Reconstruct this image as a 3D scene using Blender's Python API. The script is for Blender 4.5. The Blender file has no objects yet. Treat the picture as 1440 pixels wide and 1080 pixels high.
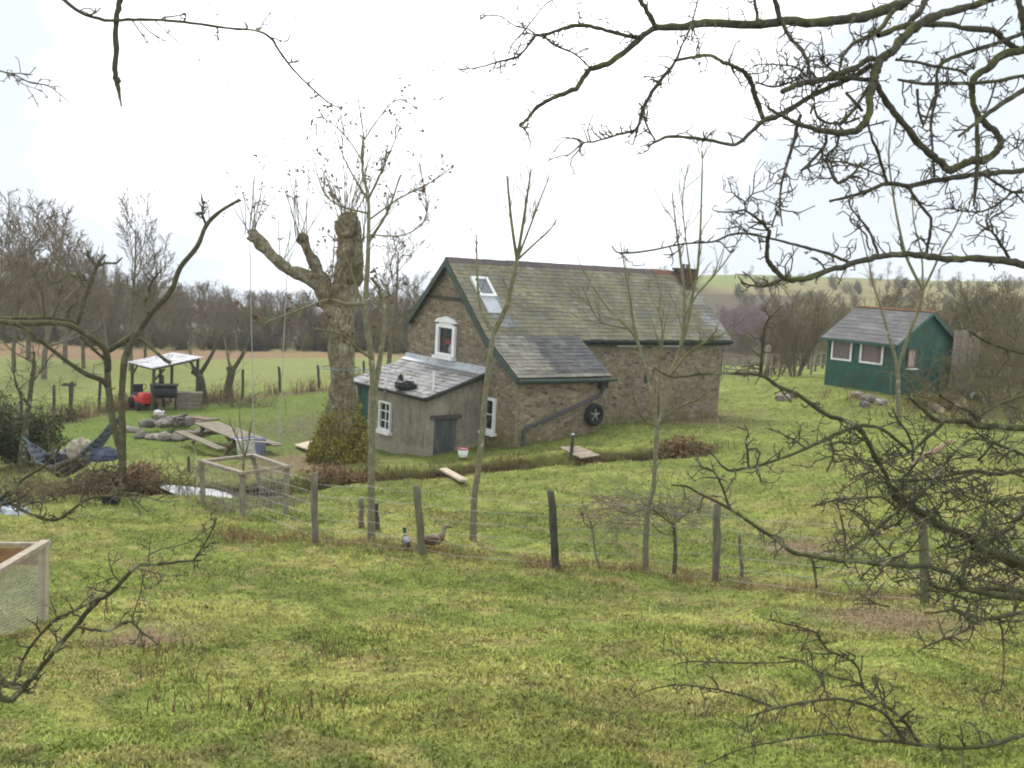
import bpy, bmesh, math, random
import numpy as np
from mathutils import Vector, Matrix
random.seed(7); rng = np.random.default_rng(7)
S = bpy.context.scene
COL = S.collection
# ------------------------------------------------------------------ camera model (real pose, metres)
EYE = 6.0; FPX = 1500.0; PITCH = math.radians(6.28); ROLL = math.radians(3.2)
Cp = np.array([0, 0, EYE])
_f = np.array([0, math.cos(PITCH), -math.sin(PITCH)]); _u = np.array([0, math.sin(PITCH), math.cos(PITCH)]); _r = np.array([1., 0, 0])
CR = math.cos(ROLL)*_r + math.sin(ROLL)*_u; CU = -math.sin(ROLL)*_r + math.cos(ROLL)*_u
def ray(px, py): return _f + (px-720)/FPX*CR + (540-py)/FPX*CU
def at(px, py, Y):
    d = ray(px, py); return Cp + d*(Y/d[1])
def proj(p):
    d = np.asarray(p, float)-Cp; D = d@_f
    return 720+FPX*(d@CR)/D, 540-FPX*(d@CU)/D
cam = bpy.data.cameras.new("camera"); co = bpy.data.objects.new("camera", cam); COL.objects.link(co)
cam.sensor_width = 36; cam.lens = 37.5; cam.clip_end = 3000; cam.clip_start = .05
M = Matrix((( CR[0], CU[0], -_f[0], 0), (CR[1], CU[1], -_f[1], 0), (CR[2], CU[2], -_f[2], EYE), (0, 0, 0, 1)))
co.matrix_world = M; S.camera = co
# ------------------------------------------------------------------ noise
def _hash(ix, iy, s):
    h = (ix*374761393 + iy*668265263 + s*1442695041) & 0xffffffff
    h = ((h ^ (h >> 13))*1274126177) & 0xffffffff
    return ((h ^ (h >> 16)) & 0xffff)/65535.0
def vnoise(x, y, s=0):
    x = np.asarray(x, float); y = np.asarray(y, float)
    ix = np.floor(x).astype(np.int64); iy = np.floor(y).astype(np.int64); fx = x-ix; fy = y-iy
    fx = fx*fx*(3-2*fx); fy = fy*fy*(3-2*fy)
    a = _hash(ix, iy, s); b = _hash(ix+1, iy, s); c = _hash(ix, iy+1, s); d = _hash(ix+1, iy+1, s)
    return (a*(1-fx)+b*fx)*(1-fy)+(c*(1-fx)+d*fx)*fy
def fbm(x, y, s=0, o=3):
    v = 0; a = .5; t = 0
    for k in range(o):
        v = v+a*vnoise(x*2**k, y*2**k, s+k*17); t += a; a *= .5
    return v/t
def sstep(a, b, x):
    t = np.clip((x-a)/(b-a), 0, 1); return t*t*(3-2*t)
# ------------------------------------------------------------------ terrain height
_cp = []
for px, py, Y in [(720,1078,5.8),(60,1078,5.9),(1400,1078,5.7),(720,933,8.6),(100,1000,7.2),(1350,940,8.6),(60,870,12.5),(0,880,12),(443,762,18),(590,775,17.5),
    (780,797,16.6),(1007,815,15.8),(1300,845,14),(300,745,19),(200,800,16.2),(0,760,18.4),(640,676,24.6),(800,658,26.0),(950,655,26.2),(1130,640,26.6),(1300,640,26),(1440,650,25),(343,720,21.5),(665,757,18.5),
    (735,634,29.6),(870,602,32.4),(1003,585,37.6),(560,655,28.6),(620,656,28.5),(478,652,28.6),(390,580,41),(420,630,33),(300,640,30.5),(230,615,34),(200,578,41.5),
    (100,672,26),(172,682,26),(0,690,25),(350,560,46),(450,548,48),(0,612,37),(160,580,41.5),(400,503,76),(200,512,72),(30,520,66),(560,505,72),
    (1040,528,55),(1130,552,43),(1258,555,41),(1160,536,43.8),(1340,560,42),(1440,580,40),(1090,580,37),(1200,600,34)]:
    p = at(px, py, Y); _cp.append((p[0], p[1], p[2]))
E = EYE
_cp += [(0,0,E-1.75),(-6,0,E-1.9),(7,0,E-1.5),(0,-12,E-.2),(-12,-12,E-.5),(12,-12,E),(0,3,E-2.25),(4,5,E-2.4),(-4,5,E-2.7),
        (22,16,E-3.9),(-16,16,E-5.2),(30,35,E-3.6),(45,60,E-3.2),(-30,40,E-7.4),(-45,60,E-7.8),
        (-60,105,E-8.6),(-20,105,E-8.8),(-90,150,E-9),(20,110,E-8.5),(32,110,E-7.6),(75,110,E-4.5),
        (-112,240,E-3.5),(-90,240,E-10),(-70,240,E-16),(-30,260,E-18),(20,260,E-5),(50,230,E-4.2),(90,230,E-2.6),(140,230,E+1),
        (45,330,E-1.0),(76,330,E+1.6),(115,330,E+2.6),(170,330,E+5),(-20,330,E-22),(-100,330,E-24),(-200,330,E-3),(250,330,E+10),
        (60,420,E-2),(150,420,E+1),(-60,450,E-30),(-300,600,E-10),(300,600,E+8),(0,650,E-30),(120,650,E-5),(-120,650,E-40)]
_cp = np.array(_cp)
def _warp(X, Y): return np.stack([np.asarray(X)/(np.maximum(Y, -14)+18.)*3.0, np.log(np.maximum(Y, -14)+18.)*2.2], -1)
def _U(r2): return np.where(r2 > 1e-12, r2*np.log(r2+1e-12), 0)
_W = _warp(_cp[:, 0], _cp[:, 1]); n = len(_W)
_K = _U(((_W[:, None]-_W[None])**2).sum(-1)) + np.eye(n)*.012
_P = np.hstack([np.ones((n, 1)), _W]); _A = np.block([[_K, _P], [_P.T, np.zeros((3, 3))]])
_sol = np.linalg.solve(_A, np.concatenate([_cp[:, 2], [0, 0, 0]]))
def base_h(X, Y):
    X = np.asarray(X, float); Y = np.asarray(Y, float); sh = X.shape
    w = _warp(X.ravel(), Y.ravel()); out = np.empty(len(w))
    for i in range(0, len(w), 40000):
        c = w[i:i+40000]; out[i:i+40000] = _U(((c[:, None]-_W[None])**2).sum(-1))@_sol[:n] + _sol[n] + c@_sol[n+1:]
    return out.reshape(sh)
DITCH = np.array([at(*q)[:2] for q in [(40,712,24.2),(150,700,24.6),(240,694,25),(330,700,24.4),(400,694,24.6),(470,684,25.3),(560,672,26.2),(640,666,26.6),(720,660,27.0),(800,654,27.4),(870,650,27.7),(950,646,28),(1010,640,28.6)]])
def ditch_d(X, Y):
    X = np.asarray(X, float); best = np.full(X.shape, 1e9); sg = np.zeros(X.shape); par = np.zeros(X.shape)
    for k in range(len(DITCH)-1):
        a, b = DITCH[k], DITCH[k+1]; e = b-a; L2 = e@e
        t = np.clip(((X-a[0])*e[0]+(Y-a[1])*e[1])/L2, 0, 1)
        dx = X-a[0]-t*e[0]; dy = Y-a[1]-t*e[1]; d = np.hypot(dx, dy)
        m = d < best; best = np.where(m, d, best); sg = np.where(m, np.sign(e[0]*dy-e[1]*dx), sg); par = np.where(m, k+t, par)
    return best*sg, par
def ditch_depth(X, Y):
    d, par = ditch_d(X, Y)
    d = d + .35*(fbm(X*.9, Y*.9, 5)-.5)
    k = sstep(0, .8, par)*(1-sstep(11.2, 12, par))
    dep = .62*np.exp(-(np.where(d > 0, d*2.4, d*1.5)/.55)**2)        # steep far bank, gentler near side
    lip = .16*np.exp(-((d-.75)/.5)**2)
    dep = dep*(.45+.55*sstep(4, 5.2, par))
    return k*(dep-lip), k*np.exp(-((d-.12)/.34)**2)
def height(X, Y):
    X = np.asarray(X, float); Y = np.asarray(Y, float)
    z = base_h(X, Y)
    b = (fbm(X*.55, Y*.55, 11)-.5)*.22 + (fbm(X*1.7, Y*1.7, 23)-.5)*.17 + (fbm(X*4.5, Y*4.5, 31, 2)-.5)*.075
    z = z + b*(1-.6*sstep(22, 40, Y)) 
    z = z - ditch_depth(X, Y)[0]
    return z
def hz(x, y): return float(height(np.array([x]), np.array([y]))[0])
def gpt(px, py):
    d = ray(px, py); ts = np.geomspace(3, 500, 700)
    P = Cp[None]+d[None]*ts[:, None]; h = height(P[:, 0], P[:, 1]); k = np.argmax(P[:, 2] < h)
    if k == 0: return at(px, py, 300)
    a, b = ts[k-1], ts[k]
    for _ in range(14):
        m = (a+b)/2; p = Cp+d*m
        if p[2] < hz(p[0], p[1]): b = m
        else: a = m
    return Cp+d*b
# ------------------------------------------------------------------ object helpers
def link(o, parent=None, loc=None, rz=None):
    COL.objects.link(o)
    if parent: o.parent = parent
    if loc is not None: o.location = loc
    if rz is not None: o.rotation_euler = (0, 0, rz)
    return o
def tag(o, label=None, cat=None, group=None, kind=None):
    if label: o['label'] = label
    if cat: o['category'] = cat
    if group: o['group'] = group
    if kind: o['kind'] = kind
    return o
def empty(name, loc=(0,0,0), rz=0, label=None, cat=None, group=None):
    o = bpy.data.objects.new(name, None); o.empty_display_size = .2; link(o, None, loc, rz); return tag(o, label, cat, group)
def copy_tree(o, parent=None):
    c = o.copy(); COL.objects.link(c)
    if parent: c.parent = parent
    for ch in list(o.children): copy_tree(ch, c)
    return c
class MB:
    """collects boxes, tubes, polys into one mesh with an optional per-face colour"""
    def __init__(s): s.v = []; s.f = []; s.c = []; s.n = 0; s.anycol = False
    def add(s, V, F, col=None):
        V = np.asarray(V, float).reshape(-1, 3); s.v.append(V)
        for f in F: s.f.append(tuple(int(i)+s.n for i in f)); s.c.append(col)
        if col is not None: s.anycol = True
        s.n += len(V)
    def box(s, c, d, rot=None, col=None, taper=1.0, jit=0):
        hx, hy, hz_ = d[0]/2, d[1]/2, d[2]/2
        V = np.array([(x*hx*(taper if z > 0 else 1), y*hy*(taper if z > 0 else 1), z*hz_) for z in (-1, 1) for x, y in ((-1,-1),(1,-1),(1,1),(-1,1))], float)
        if jit: V = V+rng.normal(0, jit, V.shape)
        if rot is not None: V = V@np.array(rot).T
        s.add(V+np.asarray(c, float), [(3,2,1,0),(4,5,6,7),(0,1,5,4),(1,2,6,5),(2,3,7,6),(3,0,4,7)], col); return s
    def beam(s, a, b, w, h=None, up=(0,0,1), col=None):
        a = np.asarray(a, float); b = np.asarray(b, float); h = h or w; t = b-a; L = np.linalg.norm(t); t = t/L
        x = np.cross(t, up); 
        if np.linalg.norm(x) < 1e-4: x = np.cross(t, (1,0,0))
        x /= np.linalg.norm(x); y = np.cross(x, t)
        return s.box((a+b)/2, (w, L, h), np.stack([x, t, y], 1), col)
    def tube(s, pts, rad, k=6, col=None, cap=True):
        P = np.asarray(pts, float); R = np.broadcast_to(np.asarray(rad, float), (len(P),)); T = np.gradient(P, axis=0); T /= np.linalg.norm(T, axis=1)[:, None]+1e-9
        m = np.abs(T.mean(0)); ref = np.eye(3)[int(np.argmin(m))]
        X = np.cross(T, ref); X /= np.linalg.norm(X, axis=1)[:, None]+1e-9; Yv = np.cross(T, X)
        a = np.linspace(0, 2*np.pi, k, endpoint=False)
        V = P[:, None]+R[:, None, None]*(np.cos(a)[None, :, None]*X[:, None]+np.sin(a)[None, :, None]*Yv[:, None])
        nn = len(P); F = []
        for i in range(nn-1):
            for j in range(k): F.append((i*k+j, i*k+(j+1) % k, (i+1)*k+(j+1) % k, (i+1)*k+j))
        if cap: F.append(tuple(range(k-1, -1, -1))); F.append(tuple((nn-1)*k+j for j in range(k)))
        s.add(V.reshape(-1, 3), F, col); return s
    def disc(s, c, r, nrm=(0,0,1), t=.02, k=16, col=None):
        nrm = np.asarray(nrm, float)/np.linalg.norm(nrm); c = np.asarray(c, float)
        return s.tube([c-nrm*t/2, c+nrm*t/2], r, k, col)
    def build(s, name, mat, parent=None, bevel=0, smooth=False, loc=None, rz=None):
        V = np.concatenate(s.v) if s.v else np.zeros((0, 3))
        me = bpy.data.meshes.new(name); me.from_pydata(V.tolist(), [], s.f); me.materials.append(mat)
        if s.anycol:
            at_ = me.attributes.new("Col", 'FLOAT_COLOR', 'FACE')
            arr = np.ones((len(s.f), 4), np.float32)
            for i, c in enumerate(s.c):
                if c is not None: arr[i, :3] = c
            at_.data.foreach_set("color", arr.ravel())
        if smooth: me.polygons.foreach_set("use_smooth", np.ones(len(s.f), bool))
        o = bpy.data.objects.new(name, me); link(o, parent, loc, rz)
        if bevel:
            md = o.modifiers.new("bevel", 'BEVEL'); md.width = bevel; md.segments = 2; md.limit_method = 'ANGLE'
        return o
def raw_mesh(name, V, Q, mat, parent=None, cols=None, smooth=True, tri=False):
    k = 3 if tri else 4
    me = bpy.data.meshes.new(name); me.vertices.add(len(V)); me.vertices.foreach_set("co", np.asarray(V, np.float32).ravel())
    nf = len(Q); me.loops.add(nf*k); me.polygons.add(nf)
    me.polygons.foreach_set("loop_start", np.arange(0, nf*k, k, dtype=np.int32)); me.loops.foreach_set("vertex_index", np.asarray(Q, np.int32).ravel())
    me.polygons.foreach_set("use_smooth", np.full(nf, smooth))
    me.update(calc_edges=True); me.materials.append(mat)
    if cols is not None:
        a = me.attributes.new("Col", 'FLOAT_COLOR', 'POINT'); c = np.ones((len(V), 4), np.float32); c[:, :3] = cols; a.data.foreach_set("color", c.ravel())
    me.validate()
    o = bpy.data.objects.new(name, me); return link(o, parent)
class Tubes:
    """many tapered branches in one mesh, fast"""
    def __init__(s): s.V = []; s.Q = []; s.n = 0; s.lines = []
    def add(s, P, R, k=None):
        P = np.asarray(P, float); R = np.asarray(R, float)
        if k is None: k = 3 if R.max() < .012 else (5 if R.max() < .03 else 8)
        T = np.empty_like(P); T[1:-1] = P[2:]-P[:-2]; T[0] = P[1]-P[0]; T[-1] = P[-1]-P[-2]
        T /= np.sqrt((T*T).sum(1))[:, None]+1e-9
        ref = np.eye(3)[int(np.argmin(np.abs(T.mean(0))))]
        X = np.cross(T, ref); X /= np.sqrt((X*X).sum(1))[:, None]+1e-9; Yv = np.cross(T, X)
        a = np.arange(k)*(2*np.pi/k)
        V = P[:, None]+R[:, None, None]*(np.cos(a)[None, :, None]*X[:, None]+np.sin(a)[None, :, None]*Yv[:, None])
        nn = len(P); i = (np.arange(nn-1)*k)[:, None]; j = np.arange(k)[None]; j2 = (j+1) % k
        Q = np.stack([i+j, i+j2, i+k+j2, i+k+j], -1).reshape(-1, 4)
        s.V.append(V.reshape(-1, 3)); s.Q.append(Q+s.n); s.n += nn*k
        if k >= 5:                                   # cap the tip
            s.Q.append(np.array([[s.n-k, s.n-k+1, s.n-k+2, s.n-k+3]])); s.Q.append(np.array([[s.n-k+3, s.n-k+4, s.n-k+(5 % k), s.n-k]]))
    def build(s, name, mat, parent=None, smooth=True):
        return raw_mesh(name, np.concatenate(s.V), np.concatenate(s.Q), mat, parent, smooth=smooth)
def catmull(P, sub=4):
    P = np.asarray(P, float)
    if len(P) < 3: 
        t = np.linspace(0, 1, sub+1)[:, None]; return P[0]*(1-t)+P[1]*t
    Q = np.vstack([2*P[0]-P[1], P, 2*P[-1]-P[-2]]); out = []
    for i in range(1, len(Q)-2):
        t = np.linspace(0, 1, sub, endpoint=False)[:, None]; a, b, c, d = Q[i-1], Q[i], Q[i+1], Q[i+2]
        out.append(.5*((2*b)+(-a+c)*t+(2*a-5*b+4*c-d)*t*t+(-a+3*b-3*c+d)*t**3))
    out.append(Q[-2][None]); return np.vstack(out)
def unit(v): v = np.asarray(v, float); return v/(np.linalg.norm(v)+1e-9)
# ------------------------------------------------------------------ materials
def newmat(name, rough=.9, spec=.2):
    m = bpy.data.materials.new(name); m.use_nodes = True; nt = m.node_tree; b = nt.nodes["Principled BSDF"]
    b.inputs["Roughness"].default_value = rough; b.inputs["Specular IOR Level"].default_value = spec
    return m, nt, b
def N(nt, t, **kw):
    n_ = nt.nodes.new(t)
    for k, v in kw.items():
        if k in n_.inputs: n_.inputs[k].default_value = v
        else: setattr(n_, k, v)
    return n_
def ramp(nt, fac, stops):
    r = nt.nodes.new('ShaderNodeValToRGB'); e = r.color_ramp.elements
    while len(e) < len(stops): e.new(.5)
    for el, (p, c) in zip(e, stops): el.position = p; el.color = (*c, 1)
    nt.links.new(fac, r.inputs[0]); return r.outputs[0]
def mixc(nt, a, b, fac, mode='MIX'):
    m = nt.nodes.new('ShaderNodeMix'); m.data_type = 'RGBA'; m.blend_type = mode
    for s_, v in ((m.inputs[0], fac), (m.inputs[6], a), (m.inputs[7], b)):
        if isinstance(v, (int, float)): s_.default_value = v
        elif isinstance(v, tuple): s_.default_value = (*v, 1)
        else: nt.links.new(v, s_)
    return m.outputs[2]
def coords(nt, scale=(1,1,1), kind='Object'):
    tc = nt.nodes.new('ShaderNodeTexCoord'); mp = nt.nodes.new('ShaderNodeMapping'); mp.inputs['Scale'].default_value = scale
    nt.links.new(tc.outputs[kind], mp.inputs[0]); return mp.outputs[0]
def noise(nt, vec, scale, detail=4, rough=.6, out=0):
    n_ = N(nt, 'ShaderNodeTexNoise', Scale=scale, Detail=detail, Roughness=rough); nt.links.new(vec, n_.inputs['Vector']); return n_.outputs[out]
def bump(nt, b, h, strength=.4, dist=.02):
    n_ = N(nt, 'ShaderNodeBump', Strength=strength, Distance=dist); nt.links.new(h, n_.inputs['Height']); nt.links.new(n_.outputs[0], b.inputs['Normal'])
def mottled(name, c1, c2, scale=8, c3=None, rough=.9, spec=.2, bs=.3, bd=.01, stretch=(1,1,1), usecol=False, s3=2.0):
    m, nt, b = newmat(name, rough, spec); v = coords(nt, stretch)
    n1 = noise(nt, v, scale, 5, .65); col = ramp(nt, n1, [(.32, c1), (.68, c2)])
    if c3:
        n2 = noise(nt, v, s3, 4, .6); f = ramp(nt, n2, [(.5, (0,0,0)), (.66, (1,1,1))]); col = mixc(nt, col, c3, f)
    if usecol:
        a = N(nt, 'ShaderNodeAttribute', attribute_name="Col"); col = mixc(nt, col, a.outputs[0], 1.0, 'MULTIPLY')
    nt.links.new(col, b.inputs['Base Color'])
    if bs: bump(nt, b, n1, bs, bd)
    return m
def colmat(name, rough=.9, spec=.15, var=.35, scale=20, bs=.2, bd=.005):
    m, nt, b = newmat(name, rough, spec); a = N(nt, 'ShaderNodeAttribute', attribute_name="Col"); v = coords(nt)
    n1 = noise(nt, v, scale, 4, .6); k = ramp(nt, n1, [(.3, (1-var,)*3), (.7, (1+var*.4,)*3)])
    nt.links.new(mixc(nt, a.outputs[0], k, 1.0, 'MULTIPLY'), b.inputs['Base Color'])
    if bs: bump(nt, b, n1, bs, bd)
    return m
def bark(name, dark, mid, lichen, moss, lo=.52, scale=9, mosslo=.5):
    m, nt, b = newmat(name, .95, .1); v = coords(nt)
    n1 = noise(nt, v, scale*2.5, 5, .7); col = ramp(nt, n1, [(.3, dark), (.7, mid)])
    n2 = noise(nt, v, scale, 4, .65); col = mixc(nt, col, lichen, ramp(nt, n2, [(lo, (0,0,0)), (lo+.12, (1,1,1))]))
    g = N(nt, 'ShaderNodeNewGeometry'); sx = N(nt, 'ShaderNodeSeparateXYZ'); nt.links.new(g.outputs['Normal'], sx.inputs[0])
    n3 = noise(nt, v, scale*.5, 3, .6); ad = N(nt, 'ShaderNodeMath', operation='MULTIPLY_ADD'); nt.links.new(sx.outputs[2], ad.inputs[0]); ad.inputs[1].default_value = .22; nt.links.new(n3, ad.inputs[2])
    col = mixc(nt, col, moss, ramp(nt, ad.outputs[0], [(mosslo, (0,0,0)), (mosslo+.2, (1,1,1))]))
    nt.links.new(col, b.inputs['Base Color']); bump(nt, b, n1, .6, .012); return m
def stone(name, cols, mortar, sx=5.0, sz=9.0, moss=None, mossz=None, course=None, edge=.09):
    m, nt, b = newmat(name, .95, .15); v = coords(nt, (sx, sx, sz))
    nv = noise(nt, coords(nt), 3, 3, .6, 1); sub = N(nt, 'ShaderNodeVectorMath', operation='SCALE'); sub.inputs[3].default_value = 1.1; nt.links.new(nv, sub.inputs[0])
    ad = N(nt, 'ShaderNodeVectorMath', operation='ADD'); nt.links.new(v, ad.inputs[0]); nt.links.new(sub.outputs[0], ad.inputs[1])
    vo = N(nt, 'ShaderNodeTexVoronoi', Scale=1.0, Randomness=.9); nt.links.new(ad.outputs[0], vo.inputs['Vector'])
    ve = N(nt, 'ShaderNodeTexVoronoi', Scale=1.0, Randomness=.9, feature='DISTANCE_TO_EDGE'); nt.links.new(ad.outputs[0], ve.inputs['Vector'])
    se = N(nt, 'ShaderNodeSeparateColor'); nt.links.new(vo.outputs['Color'], se.inputs[0])
    k = len(cols); col = ramp(nt, se.outputs[0], [(i/(k-1) if k > 1 else 0, c) for i, c in enumerate(cols)])
    nn = noise(nt, coords(nt), 14, 5, .7); col = mixc(nt, col, ramp(nt, nn, [(.3, (.62,.6,.58)), (.7, (1.15,1.12,1.1))]), 1.0, 'MULTIPLY')
    lg = noise(nt, coords(nt), .9, 3, .6); col = mixc(nt, col, ramp(nt, lg, [(.35, (.72,.72,.74)), (.65, (1.08,1.05,1.0))]), 1.0, 'MULTIPLY')
    e = ramp(nt, ve.outputs[0], [(0, (0,0,0)), (edge, (1,1,1))]); col = mixc(nt, mortar, col, e)
    if moss:
        pz = N(nt, 'ShaderNodeSeparateXYZ'); nt.links.new(coords(nt), pz.inputs[0]); mr = N(nt, 'ShaderNodeMapRange'); nt.links.new(pz.outputs[2], mr.inputs[0])
        mr.inputs[1].default_value = mossz[0]; mr.inputs[2].default_value = mossz[1]; mr.inputs[3].default_value = .3; mr.inputs[4].default_value = -.12
        a2 = N(nt, 'ShaderNodeMath', operation='ADD'); nt.links.new(mr.outputs[0], a2.inputs[0]); nt.links.new(noise(nt, coords(nt), 2.2, 5, .7), a2.inputs[1])
        col = mixc(nt, col, moss, ramp(nt, a2.outputs[0], [(.56, (0,0,0)), (.78, (.85,.85,.85))]))
    nt.links.new(col, b.inputs['Base Color']); bump(nt, b, ve.outputs[0], .7, .03); return m
MT = {}
MT['bark'] = bark("bark_dark", (.034,.032,.025), (.10,.093,.07), (.20,.205,.15), (.085,.095,.03), .57, 10, .55)
MT['bark_moss'] = bark("bark_mossy", (.042,.042,.026), (.105,.10,.058), (.30,.30,.22), (.08,.09,.028), .54, 8, .60)
MT['bark_mid'] = bark("bark_apple", (.045,.042,.026), (.115,.105,.065), (.18,.18,.11), (.105,.11,.04), .54, 4, .52)
MT['bark_poll'] = bark("bark_pollard", (.13,.11,.07), (.33,.285,.20), (.36,.355,.26), (.16,.155,.06), .53, 5, .62)
nt_ = MT['bark_poll'].node_tree; b_ = nt_.nodes["Principled BSDF"]; old = b_.inputs['Base Color'].links[0].from_socket
v_ = coords(nt_, (7,7,1.4)); rid = N(nt_, 'ShaderNodeTexNoise', Scale=2.2, Detail=6, Roughness=.7, Distortion=.6); nt_.links.new(v_, rid.inputs['Vector'])
fis = ramp(nt_, rid.outputs[0], [(.36, (.32,.31,.28)), (.5, (.95,.95,.95)), (.7, (1.2,1.18,1.12))]); c2 = mixc(nt_, old, fis, 1.0, 'MULTIPLY')
pt = noise(nt_, coords(nt_), 1.7, 4, .6); c2 = mixc(nt_, c2, (.075,.072,.03), ramp(nt_, pt, [(.5, (0,0,0)), (.66, (.75,.75,.75))])); nt_.links.new(c2, b_.inputs['Base Color'])
bump(nt_, b_, rid.outputs[0], 1.0, .06)
MT['bark_sap'] = bark("bark_sapling", (.11,.105,.065), (.235,.225,.145), (.36,.35,.26), (.15,.16,.05), .58, 5, .7)
MT['twig_sap'] = mottled("twig_sapling", (.10,.095,.05), (.19,.18,.09), 6)
MT['bark_far'] = mottled("bark_far_grey", (.10,.09,.06), (.20,.175,.12), 2)
MT['twig_brown'] = mottled("twig_brown", (.10,.075,.045), (.20,.155,.09), 1.2)
MT['twig_olive'] = mottled("twig_olive", (.095,.085,.04), (.19,.165,.08), 1.2)
MT['twig_purple'] = mottled("twig_purple", (.16,.115,.115), (.26,.195,.19), .8)
MT['twig_dark'] = mottled("twig_dark", (.052,.048,.034), (.12,.11,.075), 1.5)
MT['leaf_dead'] = mottled("dead_leaf", (.08,.04,.024), (.18,.095,.05), 9)
MT['leaf_ever'] = mottled("evergreen_leaf", (.035,.045,.016), (.085,.095,.035), 3)
MT['ivy'] = mottled("ivy_leaf", (.13,.115,.025), (.30,.275,.06), 2.5)
MT['bracken'] = mottled("dead_bracken", (.13,.075,.035), (.26,.16,.09), 3)
MT['post'] = mottled("weathered_post", (.10,.09,.065), (.22,.20,.155), 14, (.11,.12,.05), stretch=(1,1,.25), bs=.5)
MT['post_dark'] = mottled("dark_post", (.035,.033,.027), (.10,.095,.08), 14, (.07,.08,.04), stretch=(1,1,.25), bs=.5)
MT['timber'] = mottled("grey_timber", (.17,.145,.11), (.30,.265,.205), 7, bs=.4, stretch=(1,1,1))
MT['timber_pale'] = mottled("pale_timber", (.34,.27,.20), (.52,.44,.34), 6, bs=.3)
MT['timber_brown'] = mottled("brown_timber", (.12,.085,.055), (.21,.155,.10), 7, bs=.4)
MT['wire'] = mottled("galvanised_wire", (.20,.20,.19), (.32,.32,.31), 30, rough=.6, spec=.4)
MT['green_paint'] = mottled("green_paint", (.014,.072,.05), (.03,.118,.08), 3, (.035,.065,.042), rough=.6, spec=.35, bs=.1, s3=1.2)
MT['green_trim'] = mottled("green_trim_paint", (.028,.05,.036), (.055,.08,.06), 6, rough=.6, spec=.3, bs=.1)
MT['white_paint'] = mottled("white_paint", (.66,.66,.65), (.8,.8,.79), 5, rough=.55, spec=.35, bs=.05)
MT['glass'] = newmat("dark_glass", .12, .5)[0]; MT['glass'].node_tree.nodes["Principled BSDF"].inputs["Base Color"].default_value = (.012,.013,.016,1)
MT['black'] = mottled("black_plastic", (.012,.012,.013), (.03,.03,.032), 8, rough=.6, spec=.35, bs=.15)
MT['rubber'] = mottled("black_rubber", (.010,.010,.011), (.025,.025,.026), 20, rough=.8, spec=.25)
MT['red'] = mottled("red_plastic", (.42,.022,.015), (.58,.04,.025), 5, rough=.5, spec=.4, bs=.05)
MT['blue_cloth'] = colmat("coloured_cloth", .95, .1, .4, 14)
MT['blue_rope'] = mottled("blue_rope", (.09,.17,.24), (.18,.29,.36), 30)
MT['grey_rope'] = mottled("pale_rope", (.28,.31,.29), (.42,.46,.42), 30)
MT['iron_sheet'] = mottled("corrugated_sheet", (.36,.37,.38), (.50,.51,.53), 3, (.22,.17,.12), rough=.55, spec=.4, bs=.1, s3=1.6)
MT['lead'] = mottled("lead_flashing", (.36,.38,.40), (.52,.54,.56), 5, rough=.6, spec=.3)
MT['col'] = colmat("coloured_surface", .9, .15, .35, 16)
MT['curtain'] = mottled("pink_curtain", (.33,.25,.225), (.50,.40,.37), 14, stretch=(3,3,.6), bs=.3)
MT['brick_red'] = stone("chimney_brick", [(.075,.045,.038),(.115,.065,.052),(.095,.052,.042)], (.11,.095,.08), 4.5, 13)
MT['ridge'] = mottled("clay_ridge", (.12,.075,.06), (.2,.13,.10), 3, (.13,.12,.10), s3=1.5)
MT['stone_wall'] = stone("rubble_stone", [(.105,.085,.058),(.225,.185,.13),(.31,.26,.19),(.165,.138,.098),(.37,.315,.24),(.195,.16,.108),(.27,.225,.16)], (.225,.195,.15), 5.6, 11.5, (.115,.11,.035), (.2,2.0))
MT['render_wall'] = None
# ------------------------------------------------------------------ world and light: bright overcast
SUN_EL, SUN_AZ = math.radians(42), math.radians(-28)      # azimuth from +Y toward +X
W = bpy.data.worlds.new("World"); S.world = W; W.use_nodes = True; nt = W.node_tree; bg = nt.nodes["Background"]; bg.inputs[1].default_value = .1
sky = nt.nodes.new('ShaderNodeTexSky'); sky.sky_type = 'NISHITA'; sky.sun_disc = False; sky.sun_elevation = SUN_EL; sky.sun_rotation = SUN_AZ; sky.air_density = 1.2; sky.dust_density = 2.0
tc = nt.nodes.new('ShaderNodeTexCoord'); gen = tc.outputs['Generated']
def vmath(op, a, b=None):
    n_ = nt.nodes.new('ShaderNodeVectorMath'); n_.operation = op; nt.links.new(a, n_.inputs[0])
    if b is not None: n_.inputs[1].default_value = b
    return n_.outputs['Value' if op == 'DOT_PRODUCT' else 0]
bd = Vector((-.07, .93, .34)).normalized()
dp = vmath('DOT_PRODUCT', gen, tuple(bd))
cn = noise(nt, vmath('MULTIPLY', gen, (1.0, 1.0, 2.6)), 2.6, 4, .55)
mm = N(nt, 'ShaderNodeMath', operation='MULTIPLY_ADD'); nt.links.new(cn, mm.inputs[0]); mm.inputs[1].default_value = .17; nt.links.new(dp, mm.inputs[2]); m5 = N(nt, 'ShaderNodeMath', operation='ADD'); nt.links.new(mm.outputs[0], m5.inputs[0]); m5.inputs[1].default_value = -.06; mm = m5
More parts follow.
